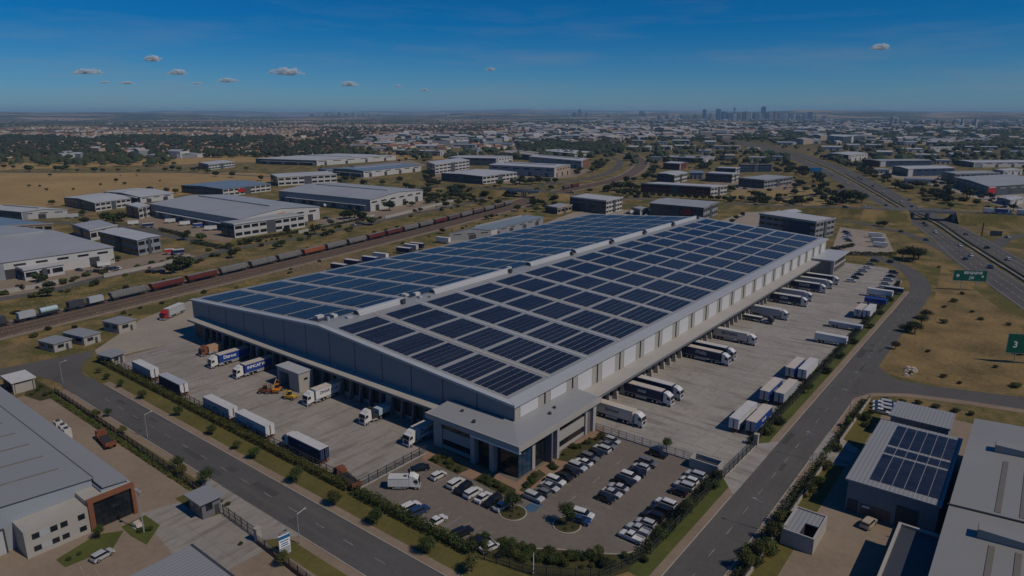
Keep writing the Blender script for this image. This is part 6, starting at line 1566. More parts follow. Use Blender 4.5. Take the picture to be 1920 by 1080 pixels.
def bld(L, N, Rr, top, label, wall='grey', wall2=None, roofm='pale', roof='gable_v', rise=None, style='shed', name='industrial_building', cat='building', group=None, extra=None, h=None):
    n, r, l = G(*N), G(*Rr), G(*L)
    H = h or hgt(n, top)
    u, v = (r - n), (l - n); lu, lv = u.length, v.length; u = u / lu; v = v / lv
    t = thing(name, label, cat, (n.x, n.y, 0), 0, group)
    def pt(a, b, z): q = u * a + v * b; return (q.x, q.y, z)
    rise = min(lu, lv) * .045 if rise is None else rise
    if u.cross(v).z < 0: u, v, lu, lv = v, u, lv, lu; swap = True
    else: swap = False
    # 'side' faces: F0 along u at b = 0, F1 along v at a = 0
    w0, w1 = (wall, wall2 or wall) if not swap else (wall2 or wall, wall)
    if swap: roof = {'gable_u': 'gable_v', 'gable_v': 'gable_u'}.get(roof, roof)
    mb = MB(); hh = H
    c = [(0, 0), (lu, 0), (lu, lv), (0, lv)]
    def top_at(a, b):
        if roof == 'gable_v': return H + rise * (1 - abs(2 * a / lu - 1))
        if roof == 'gable_u': return H + rise * (1 - abs(2 * b / lv - 1))
        return H
    def wallface(p, q, m):
        pts = [pt(p[0], p[1], 0), pt(q[0], q[1], 0), pt(q[0], q[1], top_at(*q))]
        mid = ((p[0] + q[0]) / 2, (p[1] + q[1]) / 2)
        if top_at(*mid) > H + .01: pts.append(pt(mid[0], mid[1], top_at(*mid)))
        pts.append(pt(p[0], p[1], top_at(*p))); mb.face(pts, m)
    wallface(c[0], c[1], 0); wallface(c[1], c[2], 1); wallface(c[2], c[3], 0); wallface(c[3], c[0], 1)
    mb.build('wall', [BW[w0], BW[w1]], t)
    mb = MB(); o = .5; th = .35
    def slab(a0, b0, a1, b1, z00, z10, z11, z01):
        q = [(a0, b0, z00), (a1, b0, z10), (a1, b1, z11), (a0, b1, z01)]
        mb.hexa([pt(a, b, z + .02) for a, b, z in q] + [pt(a, b, z + .02 + th) for a, b, z in q])
    if roof == 'gable_v': slab(-o, -o, lu / 2, lv + o, H, H + rise, H + rise, H); slab(lu / 2, -o, lu + o, lv + o, H + rise, H, H, H + rise)
    elif roof == 'gable_u': slab(-o, -o, lu + o, lv / 2, H, H, H + rise, H + rise); slab(-o, lv / 2, lu + o, lv + o, H + rise, H + rise, H, H)
    else: slab(-o, -o, lu + o, lv + o, H, H, H, H)
    mb.build('roof', BR[roofm], t)
    if roof == 'flat':
        for (a0, a1, b0, b1) in ((-o, lu + o, -o, -o + .4), (-o, -o + .4, -o + .4, lv + o)):
            mb = MB(); q = [(a0, b0), (a1, b0), (a1, b1), (a0, b1)]; mb.hexa([pt(a, b, H + th + .03) for a, b in q] + [pt(a, b, H + th + .7) for a, b in q]); mb.build('parapet', BW[w0], t)
    def onface(f, s0, s1, z0, z1, d, m, nm):
        """box standing proud of face 0 (along u) or 1 (along v); s0, s1 in metres"""
        mb = MB()
        q = [(s0, -d), (s1, -d), (s1, -.01), (s0, -.01)] if f == 0 else [(-d, s0), (-.01, s0), (-.01, s1), (-d, s1)]
        mb.hexa([pt(a, b, z0) for a, b in q] + [pt(a, b, z1) for a, b in q]); return mb.build(nm, m, t)
    for f, ln in ((0, lu), (1, lv)):
        real = f if not swap else 1 - f          # 0: face towards R, 1: face towards L
        if style == 'office':
            ns_ = max(1, int(H / 3.4)); hs_ = H / ns_; nw = max(2, min(9, int(ln / 5)))
            for k in range(ns_):
                for q in range(nw):
                    onface(f, ln * (q + .1) / nw, ln * (q + .9) / nw, k * hs_ + hs_ * .32, k * hs_ + hs_ * .78, .08, MT['glass'], 'window')
            onface(f, ln * .44, ln * .56, 0, H * .98, .5, BW['dark' if w0 != 'dark' else 'white'], 'stair_tower')
        elif style == 'dock' and real == 1:
            nd = max(3, min(12, int(ln / 7)))
            for q in range(nd): onface(f, ln * (q + .25) / nd, ln * (q + .75) / nd, .8, 4.2, .1, MT['dock_dark'] if q % 3 else MT['grey_box'], 'dock_door')
            onface(f, ln * .04, ln * .9, 4.8, 5.2, 3.0, BR['white'], 'canopy')
        elif style in ('dock', 'shed'):
            nd = max(1, min(4, int(ln / 16)))
            for q in range(nd): onface(f, ln * (q + .35) / nd, ln * (q + .35) / nd + min(5, ln * .25), 0, min(5, H * .62), .1, MT['dock_dark'], 'door')
            nw = max(2, min(6, int(ln / 9)))
            for q in range(nw): onface(f, ln * (q + .15) / nw, ln * (q + .7) / nw, H * .70, H * .82, .07, MT['glass'] if w0 != 'dark' else BW['grey'], 'window')
        if style == 'shed' and real == 0: onface(f, ln * .02, ln * .12, 0, H * .98, .12, BW['white' if w0 != 'white' else 'grey'], 'corner_panel')
    if style != 'office' and min(lu, lv) > 18 and roof.startswith('gable'):
        mb = MB()
        if roof == 'gable_v': q = [(lu / 2 - .8, lv * .1), (lu / 2 + .8, lv * .1), (lu / 2 + .8, lv * .9), (lu / 2 - .8, lv * .9)]
        else: q = [(lu * .1, lv / 2 - .8), (lu * .9, lv / 2 - .8), (lu * .9, lv / 2 + .8), (lu * .1, lv / 2 + .8)]
        mb.hexa([pt(a, b, H + rise + .3) for a, b in q] + [pt(a, b, H + rise + 1.1) for a, b in q]); mb.build('ridge_vent', BR['pale'], t)
    if extra: extra(t, onface, lu if not swap else lv, H)
    return t
def redsign(t, onface, ln, H): onface(0, ln * .3, ln * .5, H * .35, H * .8, .2, MT['red'], 'sign_panel')
B = bld
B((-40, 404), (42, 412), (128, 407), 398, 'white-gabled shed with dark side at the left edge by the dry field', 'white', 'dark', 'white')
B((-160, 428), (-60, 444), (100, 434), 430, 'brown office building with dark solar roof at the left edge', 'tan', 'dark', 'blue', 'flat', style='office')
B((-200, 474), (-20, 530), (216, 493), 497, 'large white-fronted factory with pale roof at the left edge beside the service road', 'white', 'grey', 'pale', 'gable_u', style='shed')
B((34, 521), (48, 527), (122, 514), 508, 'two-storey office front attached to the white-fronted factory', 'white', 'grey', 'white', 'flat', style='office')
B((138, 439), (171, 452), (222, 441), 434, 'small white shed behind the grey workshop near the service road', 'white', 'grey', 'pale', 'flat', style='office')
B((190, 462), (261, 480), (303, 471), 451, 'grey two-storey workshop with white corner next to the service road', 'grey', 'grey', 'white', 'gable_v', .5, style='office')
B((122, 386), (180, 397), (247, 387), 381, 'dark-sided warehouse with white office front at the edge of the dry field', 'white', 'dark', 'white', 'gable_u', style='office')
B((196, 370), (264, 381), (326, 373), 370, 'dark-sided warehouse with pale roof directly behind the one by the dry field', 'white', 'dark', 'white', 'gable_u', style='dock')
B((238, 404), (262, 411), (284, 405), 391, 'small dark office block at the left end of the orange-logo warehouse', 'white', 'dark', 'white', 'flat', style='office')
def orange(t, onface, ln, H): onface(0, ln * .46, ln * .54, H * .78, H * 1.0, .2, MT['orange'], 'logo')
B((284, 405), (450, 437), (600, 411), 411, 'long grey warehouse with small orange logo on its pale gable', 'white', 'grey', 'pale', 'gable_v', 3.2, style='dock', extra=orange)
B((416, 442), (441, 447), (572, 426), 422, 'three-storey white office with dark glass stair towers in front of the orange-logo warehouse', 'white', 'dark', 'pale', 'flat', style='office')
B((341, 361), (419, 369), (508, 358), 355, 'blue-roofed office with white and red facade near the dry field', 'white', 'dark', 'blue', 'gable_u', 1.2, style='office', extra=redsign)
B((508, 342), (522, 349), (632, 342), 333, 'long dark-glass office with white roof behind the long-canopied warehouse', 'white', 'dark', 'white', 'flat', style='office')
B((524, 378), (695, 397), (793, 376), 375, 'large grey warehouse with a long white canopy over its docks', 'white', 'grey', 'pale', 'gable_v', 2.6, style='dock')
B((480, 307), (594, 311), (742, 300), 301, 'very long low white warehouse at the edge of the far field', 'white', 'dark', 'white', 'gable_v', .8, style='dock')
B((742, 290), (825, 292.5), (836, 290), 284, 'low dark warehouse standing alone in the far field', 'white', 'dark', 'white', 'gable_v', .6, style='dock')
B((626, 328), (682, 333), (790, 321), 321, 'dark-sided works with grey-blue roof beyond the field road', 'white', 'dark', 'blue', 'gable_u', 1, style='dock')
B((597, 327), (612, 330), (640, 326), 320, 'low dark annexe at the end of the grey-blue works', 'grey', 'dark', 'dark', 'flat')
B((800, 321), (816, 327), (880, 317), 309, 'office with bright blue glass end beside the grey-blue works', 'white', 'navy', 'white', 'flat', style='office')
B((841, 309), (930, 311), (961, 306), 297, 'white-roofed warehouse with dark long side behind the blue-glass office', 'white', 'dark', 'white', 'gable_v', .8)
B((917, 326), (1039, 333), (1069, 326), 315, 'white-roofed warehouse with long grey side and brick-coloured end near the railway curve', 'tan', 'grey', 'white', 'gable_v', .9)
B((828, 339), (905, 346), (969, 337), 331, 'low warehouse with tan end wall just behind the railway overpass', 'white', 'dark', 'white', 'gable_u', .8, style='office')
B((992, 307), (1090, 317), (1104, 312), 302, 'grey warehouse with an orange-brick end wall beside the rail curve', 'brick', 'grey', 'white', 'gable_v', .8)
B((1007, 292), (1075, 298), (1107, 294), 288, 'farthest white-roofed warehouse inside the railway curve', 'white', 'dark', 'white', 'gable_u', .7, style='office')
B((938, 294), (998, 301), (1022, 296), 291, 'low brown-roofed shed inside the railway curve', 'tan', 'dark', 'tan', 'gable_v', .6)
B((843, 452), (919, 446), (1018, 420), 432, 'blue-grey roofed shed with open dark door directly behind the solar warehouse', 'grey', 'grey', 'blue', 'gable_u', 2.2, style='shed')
B((1068, 393), (1136, 402), (1166, 394), 378, 'glassy grey office block behind the far corner of the solar roof', 'white', 'dark', 'white', 'flat', style='office')
B((1022, 398), (1045, 402), (1072, 396), 391, 'low pale annexe beside the glassy grey office', 'tan', 'dark', 'pale', 'flat', style='office')
B((1217, 404), (1318, 414), (1345, 402), 390, 'dark showroom with a red sign panel behind the solar roof', 'grey', 'dark', 'pale', 'gable_v', .8, style='office', extra=lambda t, onface, ln, H: onface(1, 10, 17, H * .35, H * .8, .25, MT['red'], 'sign_panel'))
B((1184, 400), (1200, 404), (1216, 401), 394, 'small dark outbuilding beside the red-sign showroom', 'grey', 'dark', 'pale', 'flat')
B((1422, 432), (1527, 450), (1562, 441), 418, 'grey office block with stepped pale roof at the far corner of the solar warehouse', 'grey', 'grey', 'white', 'flat', style='office', extra=lambda t, onface, ln, H: onface(1, 4, 22, .2, H * .95, .3, BW['navy'], 'blue_panel'))
B((1440, 420), (1462, 424), (1500, 416), 404, 'raised roof pavilion standing behind the grey stepped office block', 'grey', 'navy', 'white', 'gable_u', 1)
B((1201, 360), (1332, 368), (1362, 364), 352, 'long low showroom with white roof and reddish windows along the arterial road', 'white', 'maroon', 'white', 'flat', style='office')
B((1231, 341), (1264, 345), (1288, 339), 329, 'blue-glass office with white-framed gables behind the long showroom', 'white', 'navy', 'white', 'gable_u', 1, style='office')
B((1322, 340), (1372, 343), (1384, 339), 328, 'stacked white-banded office left of the business park lawn', 'white', 'dark', 'white', 'flat', style='office')
B((1340, 332), (1378, 334), (1386, 331), 317, 'upper white-banded office behind the stacked one', 'white', 'dark', 'white', 'flat', style='office')
B((1384, 349), (1432, 354), (1484, 346), 339, 'grey flat office with dark ends behind the business park lawn', 'grey', 'dark', 'pale', 'flat', style='office')
B((1384, 322), (1388, 323), (1446, 322), 309, 'dark blue glass office with white frame in the business park', 'navy', 'white', 'white', 'flat', style='office')
B((1242, 303), (1318, 306), (1346, 302), 297, 'pale shed with green-grey roof beyond the red workshop', 'white', 'dark', 'pale', 'gable_v', .7)
B((1243, 317), (1274, 319), (1287, 315), 308, 'small red workshop with white roof', 'maroon', 'maroon', 'white', 'flat')
B((1616, 310), (1648, 313), (1746, 312), 302, 'long navy shed with dark red end beside the motorway', 'navy', 'maroon', 'pale', 'gable_u', .8)
B((1672, 325), (1700, 331), (1788, 329), 317, 'navy warehouse with white roof and parked cars in front, by the motorway', 'navy', 'dark', 'white', 'gable_u', 1)
B((1764, 336), (1790, 341), (1872, 338), 327, 'grey-blue glass showroom right of the navy warehouses', 'grey', 'dark', 'pale', 'flat', style='office')
B((1786, 348), (1850, 368), (1965, 360), 350, 'broad showroom with a red billboard on its corner at the right edge', 'dark', 'dark', 'pale', 'gable_u', 1.2, extra=lambda t, onface, ln, H: onface(0, 1, 12, H * .25, H * .85, .3, MT['red'], 'billboard'))
B((1788, 309), (1825, 314), (1945, 313), 305, 'long white-walled shed at the right edge beyond the showrooms', 'white', 'dark', 'white', 'gable_u', .8)
B((1552, 299), (1590, 303), (1626, 299), 291, 'white-roofed shed with dark side at the motorway edge', 'white', 'dark', 'white', 'gable_u', .8)
B((1739, 284), (1744, 285), (1797, 284), 277, 'low pale shed with a thin bright roof among far trees', 'white', 'dark', 'white', 'gable_u', .5)
B((1550, 266), (1580, 269), (1614, 266), 257, 'dark twin-block building with white frame beyond the motorway', 'dark', 'white', 'white', 'flat', style='office')
B((1860, 327), (1880, 330), (1916, 327), 321, 'small pale pavilion among trees at the right edge', 'white', 'grey', 'white', 'flat')
B((1868, 380), (1893, 386), (1918, 381), 376, 'small white-roofed workshop below the red billboard', 'white', 'grey', 'white', 'gable_u', .6)
B((373, 315), (392, 319), (440, 313), 309, 'white low-rise farm building in the dry field', 'white', 'navy', 'white', 'flat', style='office')
# vans and lorries in the estate yards
for j, (px, py, c, L_) in enumerate(((310, 419, 'white_paint', 7), (337, 424, 'white_paint', 7), (363, 428, 'royal', 6), (384, 433, 'white_paint', 8), (240, 423, 'white_paint', 7), (268, 428, 'navy', 7), (540, 380, 'white_paint', 8), (607, 389, 'white_paint', 8), (183, 503, 'white_paint', 6), (310, 478, 'red', 5), (325, 479, 'navy', 6), (125, 410, 'grey_box', 8), (1180, 402, 'white_paint', 5))):
    p = G(px, py); trailer((p.x, p.y), R(60 + (j % 3) * 8), L_, c, 'trailer_roof_white', '%s box trailer in the industrial estate yards, %s counted from the long grey warehouse' % ({'white_paint': 'white', 'royal': 'blue', 'navy': 'navy', 'red': 'red', 'grey_box': 'grey'}[c], ordn(j)), 'trailers in the estate yards', h1=3.3)
for j in range(9):
    p = G(1586 + (j % 3) * 3, 437 + (j // 3) * 10 + (j % 3) * 3) if j < 6 else G(1628 + (j - 6) * 4, 445 + (j - 6) * 9)
    if j < 6: car(kinds[j], seqA[j + 4], (p.x, p.y, .06), R(20), '%s car, %s in the pale lot behind the solar warehouse' % (seqA[j + 4], ordn(j)), 'cars in the pale lot', False)
    else: trailer((p.x, p.y), R(15), 8, ('white_paint', 'grey_box', 'white_paint')[j - 6], 'trailer_roof_white', 'white-roofed trailer, %s of three parked in the pale lot' % ordn(j - 6), 'trailers in the pale lot', h1=3.2)
# traffic
def mdir(px, py, a):
    g = G(px, py); k = min(range(len(a) - 1), key=lambda i: (G(*a[i]) + G(*a[i + 1]) - 2 * g).length); d = G(*a[k + 1]) - G(*a[k]); return math.atan2(d.y, d.x)
MG = 'traffic on the motorway'
for j, (px, py, c, kd) in enumerate(((1589, 345, 'white', 'suv'), (1630, 368, 'silver', 'suv'), (1661, 386, 'black', 'sedan'), (1732, 420, 'black', 'sedan'), (1737, 424, 'grey', 'suv'), (1754, 437, 'white', 'suv'), (1800, 462, 'white', 'sedan'), (1821, 481, 'white', 'sedan'), (1810, 487, 'blue', 'sedan'), (1857, 503, 'blue', 'suv'), (1560, 330, 'grey', 'sedan'))):
    p = G(px, py); car(kd, c, (p.x, p.y, .09), mdir(px, py, LCL), '%s %s driving on the nearer motorway carriageway, %s from the far end' % (c, kd if kd != 'suv' else 'SUV', ordn(j)), MG, False)
for j, (px, py, c, kd) in enumerate(((1609, 334, 'black', 'suv'), (1636, 350, 'black', 'suv'), (1656, 361, 'white', 'suv'), (1690, 380, 'white', 'suv'), (1705, 376, 'grey', 'suv'), (1709, 388, 'black', 'sedan'), (1811, 440, 'grey', 'sedan'), (1850, 466, 'black', 'suv'), (1890, 488, 'white', 'suv'), (1580, 322, 'white', 'sedan'))):
    p = G(px, py); car(kd, c, (p.x, p.y, .09), mdir(px, py, RCL) + math.pi, '%s %s driving on the farther motorway carriageway, %s from the far end' % (c, kd if kd != 'suv' else 'SUV', ordn(j)), MG, False)
for j, (px, c, kd) in enumerate(((1587, 'black', 'suv'), (1624, 'white', 'suv'), (1637, 'white', 'sedan'), (1880, 'black', 'suv'), (1893, 'silver', 'suv'), (1245, 'white', 'sedan'), (1418, 'grey', 'suv'))):
    i = max(k for k in range(len(art_px) - 1) if art_px[k][0] <= px); f = (px - art_px[i][0]) / (art_px[i + 1][0] - art_px[i][0]); p = art[i] + (art[i + 1] - art[i]) * f + nrm(i) * 1.8 * (1 if j % 2 else -1); d = art[i + 1] - art[i]
    car(kd, c, (p.x, p.y, p.z + .02), math.atan2(d.y, d.x), '%s %s on the arterial road crossing the motorway, %s listed from the left' % (c, kd if kd != 'suv' else 'SUV', ordn(j)), MG, False)
for j, (px, m) in enumerate(((1842, 'white_paint'), (1862, 'royal'), (1905, 'white_paint'))):
    i = max(k for k in range(len(art_px) - 1) if art_px[k][0] <= px); p = art[i] + (art[i + 1] - art[i]) * ((px - art_px[i][0]) / (art_px[i + 1][0] - art_px[i][0])) + nrm(i) * -1.8; d = art[i + 1] - art[i]
    t = semi((p.x, p.y), math.atan2(d.y, d.x), 8, m, 'trailer_roof_white', '%s lorry, %s on the arterial road right of the motorway' % ({'white_paint': 'white', 'royal': 'blue'}[m], ordn(j)), MG); t.location.z = p.z + .02
for j, (px, py) in enumerate(((1689, 435), (1736, 451), (1889, 446))):
    p = G(px, py); car('sedan', ('black', 'blue', 'white')[j], (p.x, p.y, .09), R(120), '%s sedan on a motorway slip road' % ('black', 'dark blue', 'white')[j], MG, False)
for j, (px, py) in enumerate(((1669, 492),)):
    p = G(px, py); car('suv', 'black', (p.x, p.y, .05), R(100 if j == 0 else 15), 'dark SUV on the %s' % ('far bend of the side road', 'branch road beside the dry field'), MG, False) if 0 else car('suv', 'black', (p.x, p.y, .05), R(120 if j == 0 else 15), ('dark SUV on the far bend of the side road', 'dark SUV on the branch road beside the dry field')[j], MG, False)
p = G(1842, 443); t = thing('notice_board', 'small dark board on tall rusty post on the grass right of the motorway', 'sign', (p.x, p.y, 0), R(20)); mb = MB(); mb.cyl((-.5, 0, 0), (-.5, 0, 9), .5, .4, 6); mb.build('post', MT['rust'], t); mb = MB(); mb.box(4, 11, -.1, .1, .6, 4); mb.build('board', MT['charcoal'], t)
p = G(1442, 291); t = thing('direction_sign', 'small distant green sign beside the motorway in the background', 'sign', (p.x, p.y, 0), R(40)); mb = MB(); mb.box(-10, 10, -.1, .1, 3, 9); mb.build('panel', MT['sign_green'], t); mb = MB(); mb.cyl((-5, .2, 0), (-5, .2, 8), .3, n=6); mb.build('post', MT['steel'], t)
p = G(1528, 335); t = thing('direction_sign', 'blue-backed motorway sign board beside a dark tree', 'sign', (p.x, p.y, 0), R(35)); mb = MB(); mb.box(-7, 7, -.1, .1, 9, 13.5); mb.build('panel', MT['sign_blue'], t); mb = MB(); mb.cyl((-3, .2, 0), (-3, .2, 12), .25, n=6); mb.cyl((3, .2, 0), (3, .2, 12), .25, n=6); mb.build('post', MT['steel'], t)

# mid-distance trees, one by one
A_ = [(200, 416, 8), (214, 420, 9), (228, 415, 8), (160, 422, 6), (155, 404, 5), (345, 450, 6), (352, 445, 5), (378, 452, 6), (468, 457, 4), (338, 507, 8), (352, 502, 7), (324, 513, 6), (80, 532, 5), (72, 528, 5), (90, 556, 5), (435, 484, 5), (98, 384, 5), (281, 359, 6), (312, 362, 6), (330, 363, 6), (210, 493, 3.5), (222, 490, 3.5), (258, 505, 3), (285, 498, 3), (40, 545, 3)]
F_ = [(94, 331, 4), (55, 351, 3.5), (75, 351, 3), (88, 358, 3), (138, 357, 3), (189, 348, 3), (218, 342, 5), (234, 347, 4), (8, 316, 7), (25, 317, 6), (55, 322, 11), (90, 313, 8), (105, 321, 8), (115, 321, 9), (125, 318, 8), (145, 323, 5), (178, 323, 8), (193, 323, 6), (222, 322, 5), (260, 323, 5), (310, 321, 6), (323, 320, 8), (336, 321, 8), (362, 321, 6), (372, 321, 7), (390, 325, 7), (405, 331, 8), (435, 333, 8), (462, 319, 6), (275, 313, 4), (240, 312, 4), (160, 312, 6), (300, 341, 2.5), (256, 330, 2), (226, 330, 2)]
C_ = [(730, 395, 9), (655, 410, 8), (645, 411, 7), (665, 409, 8), (697, 422, 7), (678, 412, 7), (590, 440, 7), (580, 448, 3), (612, 443, 4), (622, 441, 4), (658, 434, 4), (538, 438, 5), (517, 467, 4), (528, 463, 5), (470, 457, 4), (622, 423, 4), (605, 427, 3), (836, 389, 6), (787, 398, 4), (773, 387, 5), (762, 384, 4), (682, 349, 8), (717, 347, 7), (762, 354, 8), (772, 360, 8), (797, 362, 7), (820, 349, 7), (820, 377, 7), (835, 374, 7), (850, 367, 8), (862, 361, 8), (850, 358, 7), (867, 357, 7), (490, 339, 7), (638, 344, 7), (810, 347, 7), (845, 360, 7), (880, 372, 6), (832, 380, 5), (858, 384, 5), (937, 349, 8), (962, 347, 8), (974, 345, 8), (985, 346, 8), (997, 346, 9), (1012, 345, 9), (1026, 344, 8), (1041, 343, 7), (1087, 324, 8), (1110, 323, 9), (1121, 319, 8), (1131, 313, 8), (1138, 306, 8), (1140, 360, 9), (1152, 358, 10), (1163, 357, 10), (1174, 356, 10), (1184, 357, 9), (1160, 366, 7), (1062, 372, 7), (1070, 370, 6), (970, 396, 6), (1000, 387, 7), (1008, 385, 6), (912, 412, 4), (922, 410, 4), (830, 438, 4), (1005, 397, 5), (1022, 392, 5), (1038, 388, 5)]
E_ = [(1372, 379, 6), (1390, 377, 6), (1406, 379, 6), (1417, 380, 6), (1428, 379, 7), (1482, 385, 6), (1503, 385, 7), (1545, 373, 6), (1568, 384, 9), (1580, 380, 11), (1592, 376, 11), (1604, 378, 11), (1615, 381, 9), (1556, 386, 6), (1507, 324, 11), (1532, 342, 12), (1540, 338, 10), (1465, 302, 10), (1422, 291, 10), (1222, 297, 9), (1228, 310, 9), (1392, 407, 4), (1380, 412, 4), (1372, 419, 4), (1717, 354, 9), (1730, 352, 8), (1750, 367, 9), (1812, 374, 12), (1782, 391, 6), (1732, 379, 4), (1727, 368, 5), (1657, 425, 5), (1647, 424, 4), (1852, 411, 4), (1480, 318, 8), (1496, 322, 7), (1640, 330, 7), (1655, 336, 6), (1690, 348, 6), (1765, 322, 8), (1840, 335, 8), (1875, 350, 7), (1900, 395, 6), (1830, 385, 6)]
for lst, where in ((A_, 'between the western estate buildings and the service road'), (F_, 'dotted over the dry field at the left'), (C_, 'between the railway and the middle estate'), (E_, 'round the business park and motorway')):
    for j, (px, py, h) in enumerate(lst):
        plant('tree' if j % 3 == 0 else 'round', G(px, py), h, '%s tree %s, %s in that group' % (('dark', 'green', 'olive')[j % 3], where, ordn(j)), 'trees ' + where, ('leaf_dark', 'leaf', 'leaf_dark')[j % 3], 'lo', 1.45)
for j in range(15):
    plant('round', G(1170 + j * 13.5, 366.5 + j * .75), 5.5, 'small round tree in the row along the long showroom, %s from the left' % ordn(j), 'row of trees along the arterial road', 'leaf_dark', 'lo', 1.4)

# bushes along the service road and the railway banks
sr = random.Random(31)
svc = smooth_path([G(*q) for q in [(0, 561), (100, 544), (190, 521), (300, 501), (362, 486), (420, 470), (475, 461), (575, 444), (687, 420), (775, 401), (875, 382)]], 8)
for j in range(90):
    i = sr.randrange(len(svc) - 1); p = svc[i] + (svc[i + 1] - svc[i]) * sr.random(); d = (svc[i + 1] - svc[i]).normalized(); n_ = Vector((-d.y, d.x, 0))
    p = p + n_ * sr.choice((-1, 1, 1)) * sr.uniform(5.5, 11)
    plant('shrub', p, sr.uniform(1.2, 3.2), 'bush along the service road beside the railway, %s of ninety' % ordn(j), 'bushes along the service road', LEAFM[j % 3], 'lo', 1.3)
for j in range(70):
    i = sr.randrange(len(rail_path) // 3); p = rail_path[i] + (rail_path[i + 1] - rail_path[i]) * sr.random(); d = (rail_path[i + 1] - rail_path[i]).normalized(); n_ = Vector((-d.y, d.x, 0))
    p = p + n_ * sr.choice((-1, 1)) * sr.uniform(13, 24)
    if PX(p)[1] > 700 or p.x > -262 and p.y > 100 and p.y < 400: continue
    plant('shrub', p, sr.uniform(.8, 2.2), 'scrub bush on the railway bank, %s of its scatter' % ordn(j), 'scrub on the railway bank', LEAFM[(j + 1) % 3], 'lo', 1.3)
# cars parked round the estate buildings
zones = [('beside the white-fronted factory', (130, 320, 488, 512), 14), ('beside the long-canopied warehouse', (560, 690, 402, 424), 10), ('beside the very long white warehouse', (600, 760, 311, 318), 16), ('in the middle estate', (850, 1080, 318, 348), 22), ('at the business park', (1380, 1500, 344, 356), 16), ('by the navy warehouses', (1600, 1790, 326, 348), 24), ('by the red billboard', (1850, 1920, 368, 392), 10), ('behind the solar roof', (1160, 1230, 396, 408), 6), ('by the long showroom', (1160, 1200, 352, 364), 5)]
for where, (x0, x1, y0, y1), n in zones:
    for j in range(n):
        px, py = sr.uniform(x0, x1), sr.uniform(y0, y1); p = G(px, py); c = sr.choice(('white', 'silver', 'black', 'grey', 'white', 'blue', 'red'))
        car(sr.choice(('sedan', 'suv', 'hatch')), c, (p.x, p.y, .08), sr.choice((.3, 1.87, 3.44)), '%s car parked %s, %s of that cluster' % (c, where, ordn(j)), 'cars parked ' + where, False)

# boundary walls and hedges of the estate plots
for k, (pix, lab) in enumerate((([(195, 521), (305, 498), (356, 483)], 'pale boundary wall beside the service road in front of the grey workshop'), ([(560, 438), (640, 420), (702, 406)], 'pale boundary wall in front of the three-storey white office plot'), ([(722, 410), (802, 390), (850, 378)], 'pale boundary wall east of the long-canopied warehouse'), ([(0, 552), (60, 542), (110, 531)], 'pale boundary wall in front of the white-fronted factory'))):
    P_ = [G(*q) for q in pix]; t = thing('boundary_wall', lab, 'wall', tuple(P_[0])); mb = MB(); wall_strip(mb, [q - P_[0] for q in P_], .3, 2.0); mb.build('panels', MT['plaster'], t); mb = MB(); wall_strip(mb, [q - P_[0] for q in P_], .45, .15, 2.01); mb.build('coping', MT['kerb'], t)
for k, (pix, lab) in enumerate((([(360, 456), (432, 468)], 'dark hedge beside the estate road junction'), ([(445, 456), (560, 437)], 'dark hedge under the windows of the three-storey white office'), ([(590, 431), (690, 410)], 'dark hedge between that office and the long-canopied warehouse'), ([(300, 432), (350, 444)], 'dark hedge around the trailer yard'), ([(1575, 478), (1680, 480)], 'dark hedge behind the pale lot at the far end'), ([(1560, 470), (1600, 462)], 'short dark hedge between the far annex and the pale lot'))):
    hedge('hedge', [G(*q) for q in pix], 3.0, 2.2, lab, None, 'leaf_dark', 16, .34, 40 + k)
# ------------------------------------------------------------------ the far distance
fr = random.Random(21)
def hw_x(y, a):
    for (x0, y0), (x1, y1) in zip(a[:-1], a[1:]):
        if min(y0, y1) <= y <= max(y0, y1) and y1 != y0: return x0 + (x1 - x0) * (y - y0) / (y1 - y0)
    return None
def on_hw(px, py, m=12):
    l, r = hw_x(py, LCL), hw_x(py, RCR)
    return l is not None and r is not None and l - m * 2 < px < r + m
occ = []
for o in bpy.data.objects:
    if o.name.startswith(('industrial_building', 'solar_shed')):
        for ch in o.children:
            if ch.name.startswith('wall'):
                q = [PX((o.location.x + v.co.x, o.location.y + v.co.y, v.co.z)) for v in ch.data.vertices]
                occ.append((min(k[0] for k in q), max(k[0] for k in q), min(k[1] for k in q), max(k[1] for k in q)))
def is_free(x0, x1, y0, y1, m=2): return not any(x0 < b + m and x1 > a - m and y0 < d + m * .5 and y1 > c - m * .5 for a, b, c, d in occ)
for path, hw in ((rail_path, 9), (smooth_path([G(*q) for q in ((975, 352), (1030, 345), (1085, 338), (1130, 328), (1155, 316), (1163, 304), (1150, 296))], 6), 7)):
    for p in path:
        x, y = PX(p)
        if y < 372: occ.append((x - 14, x + 14, y - 2.5, y + 2.5))
SHG = {}
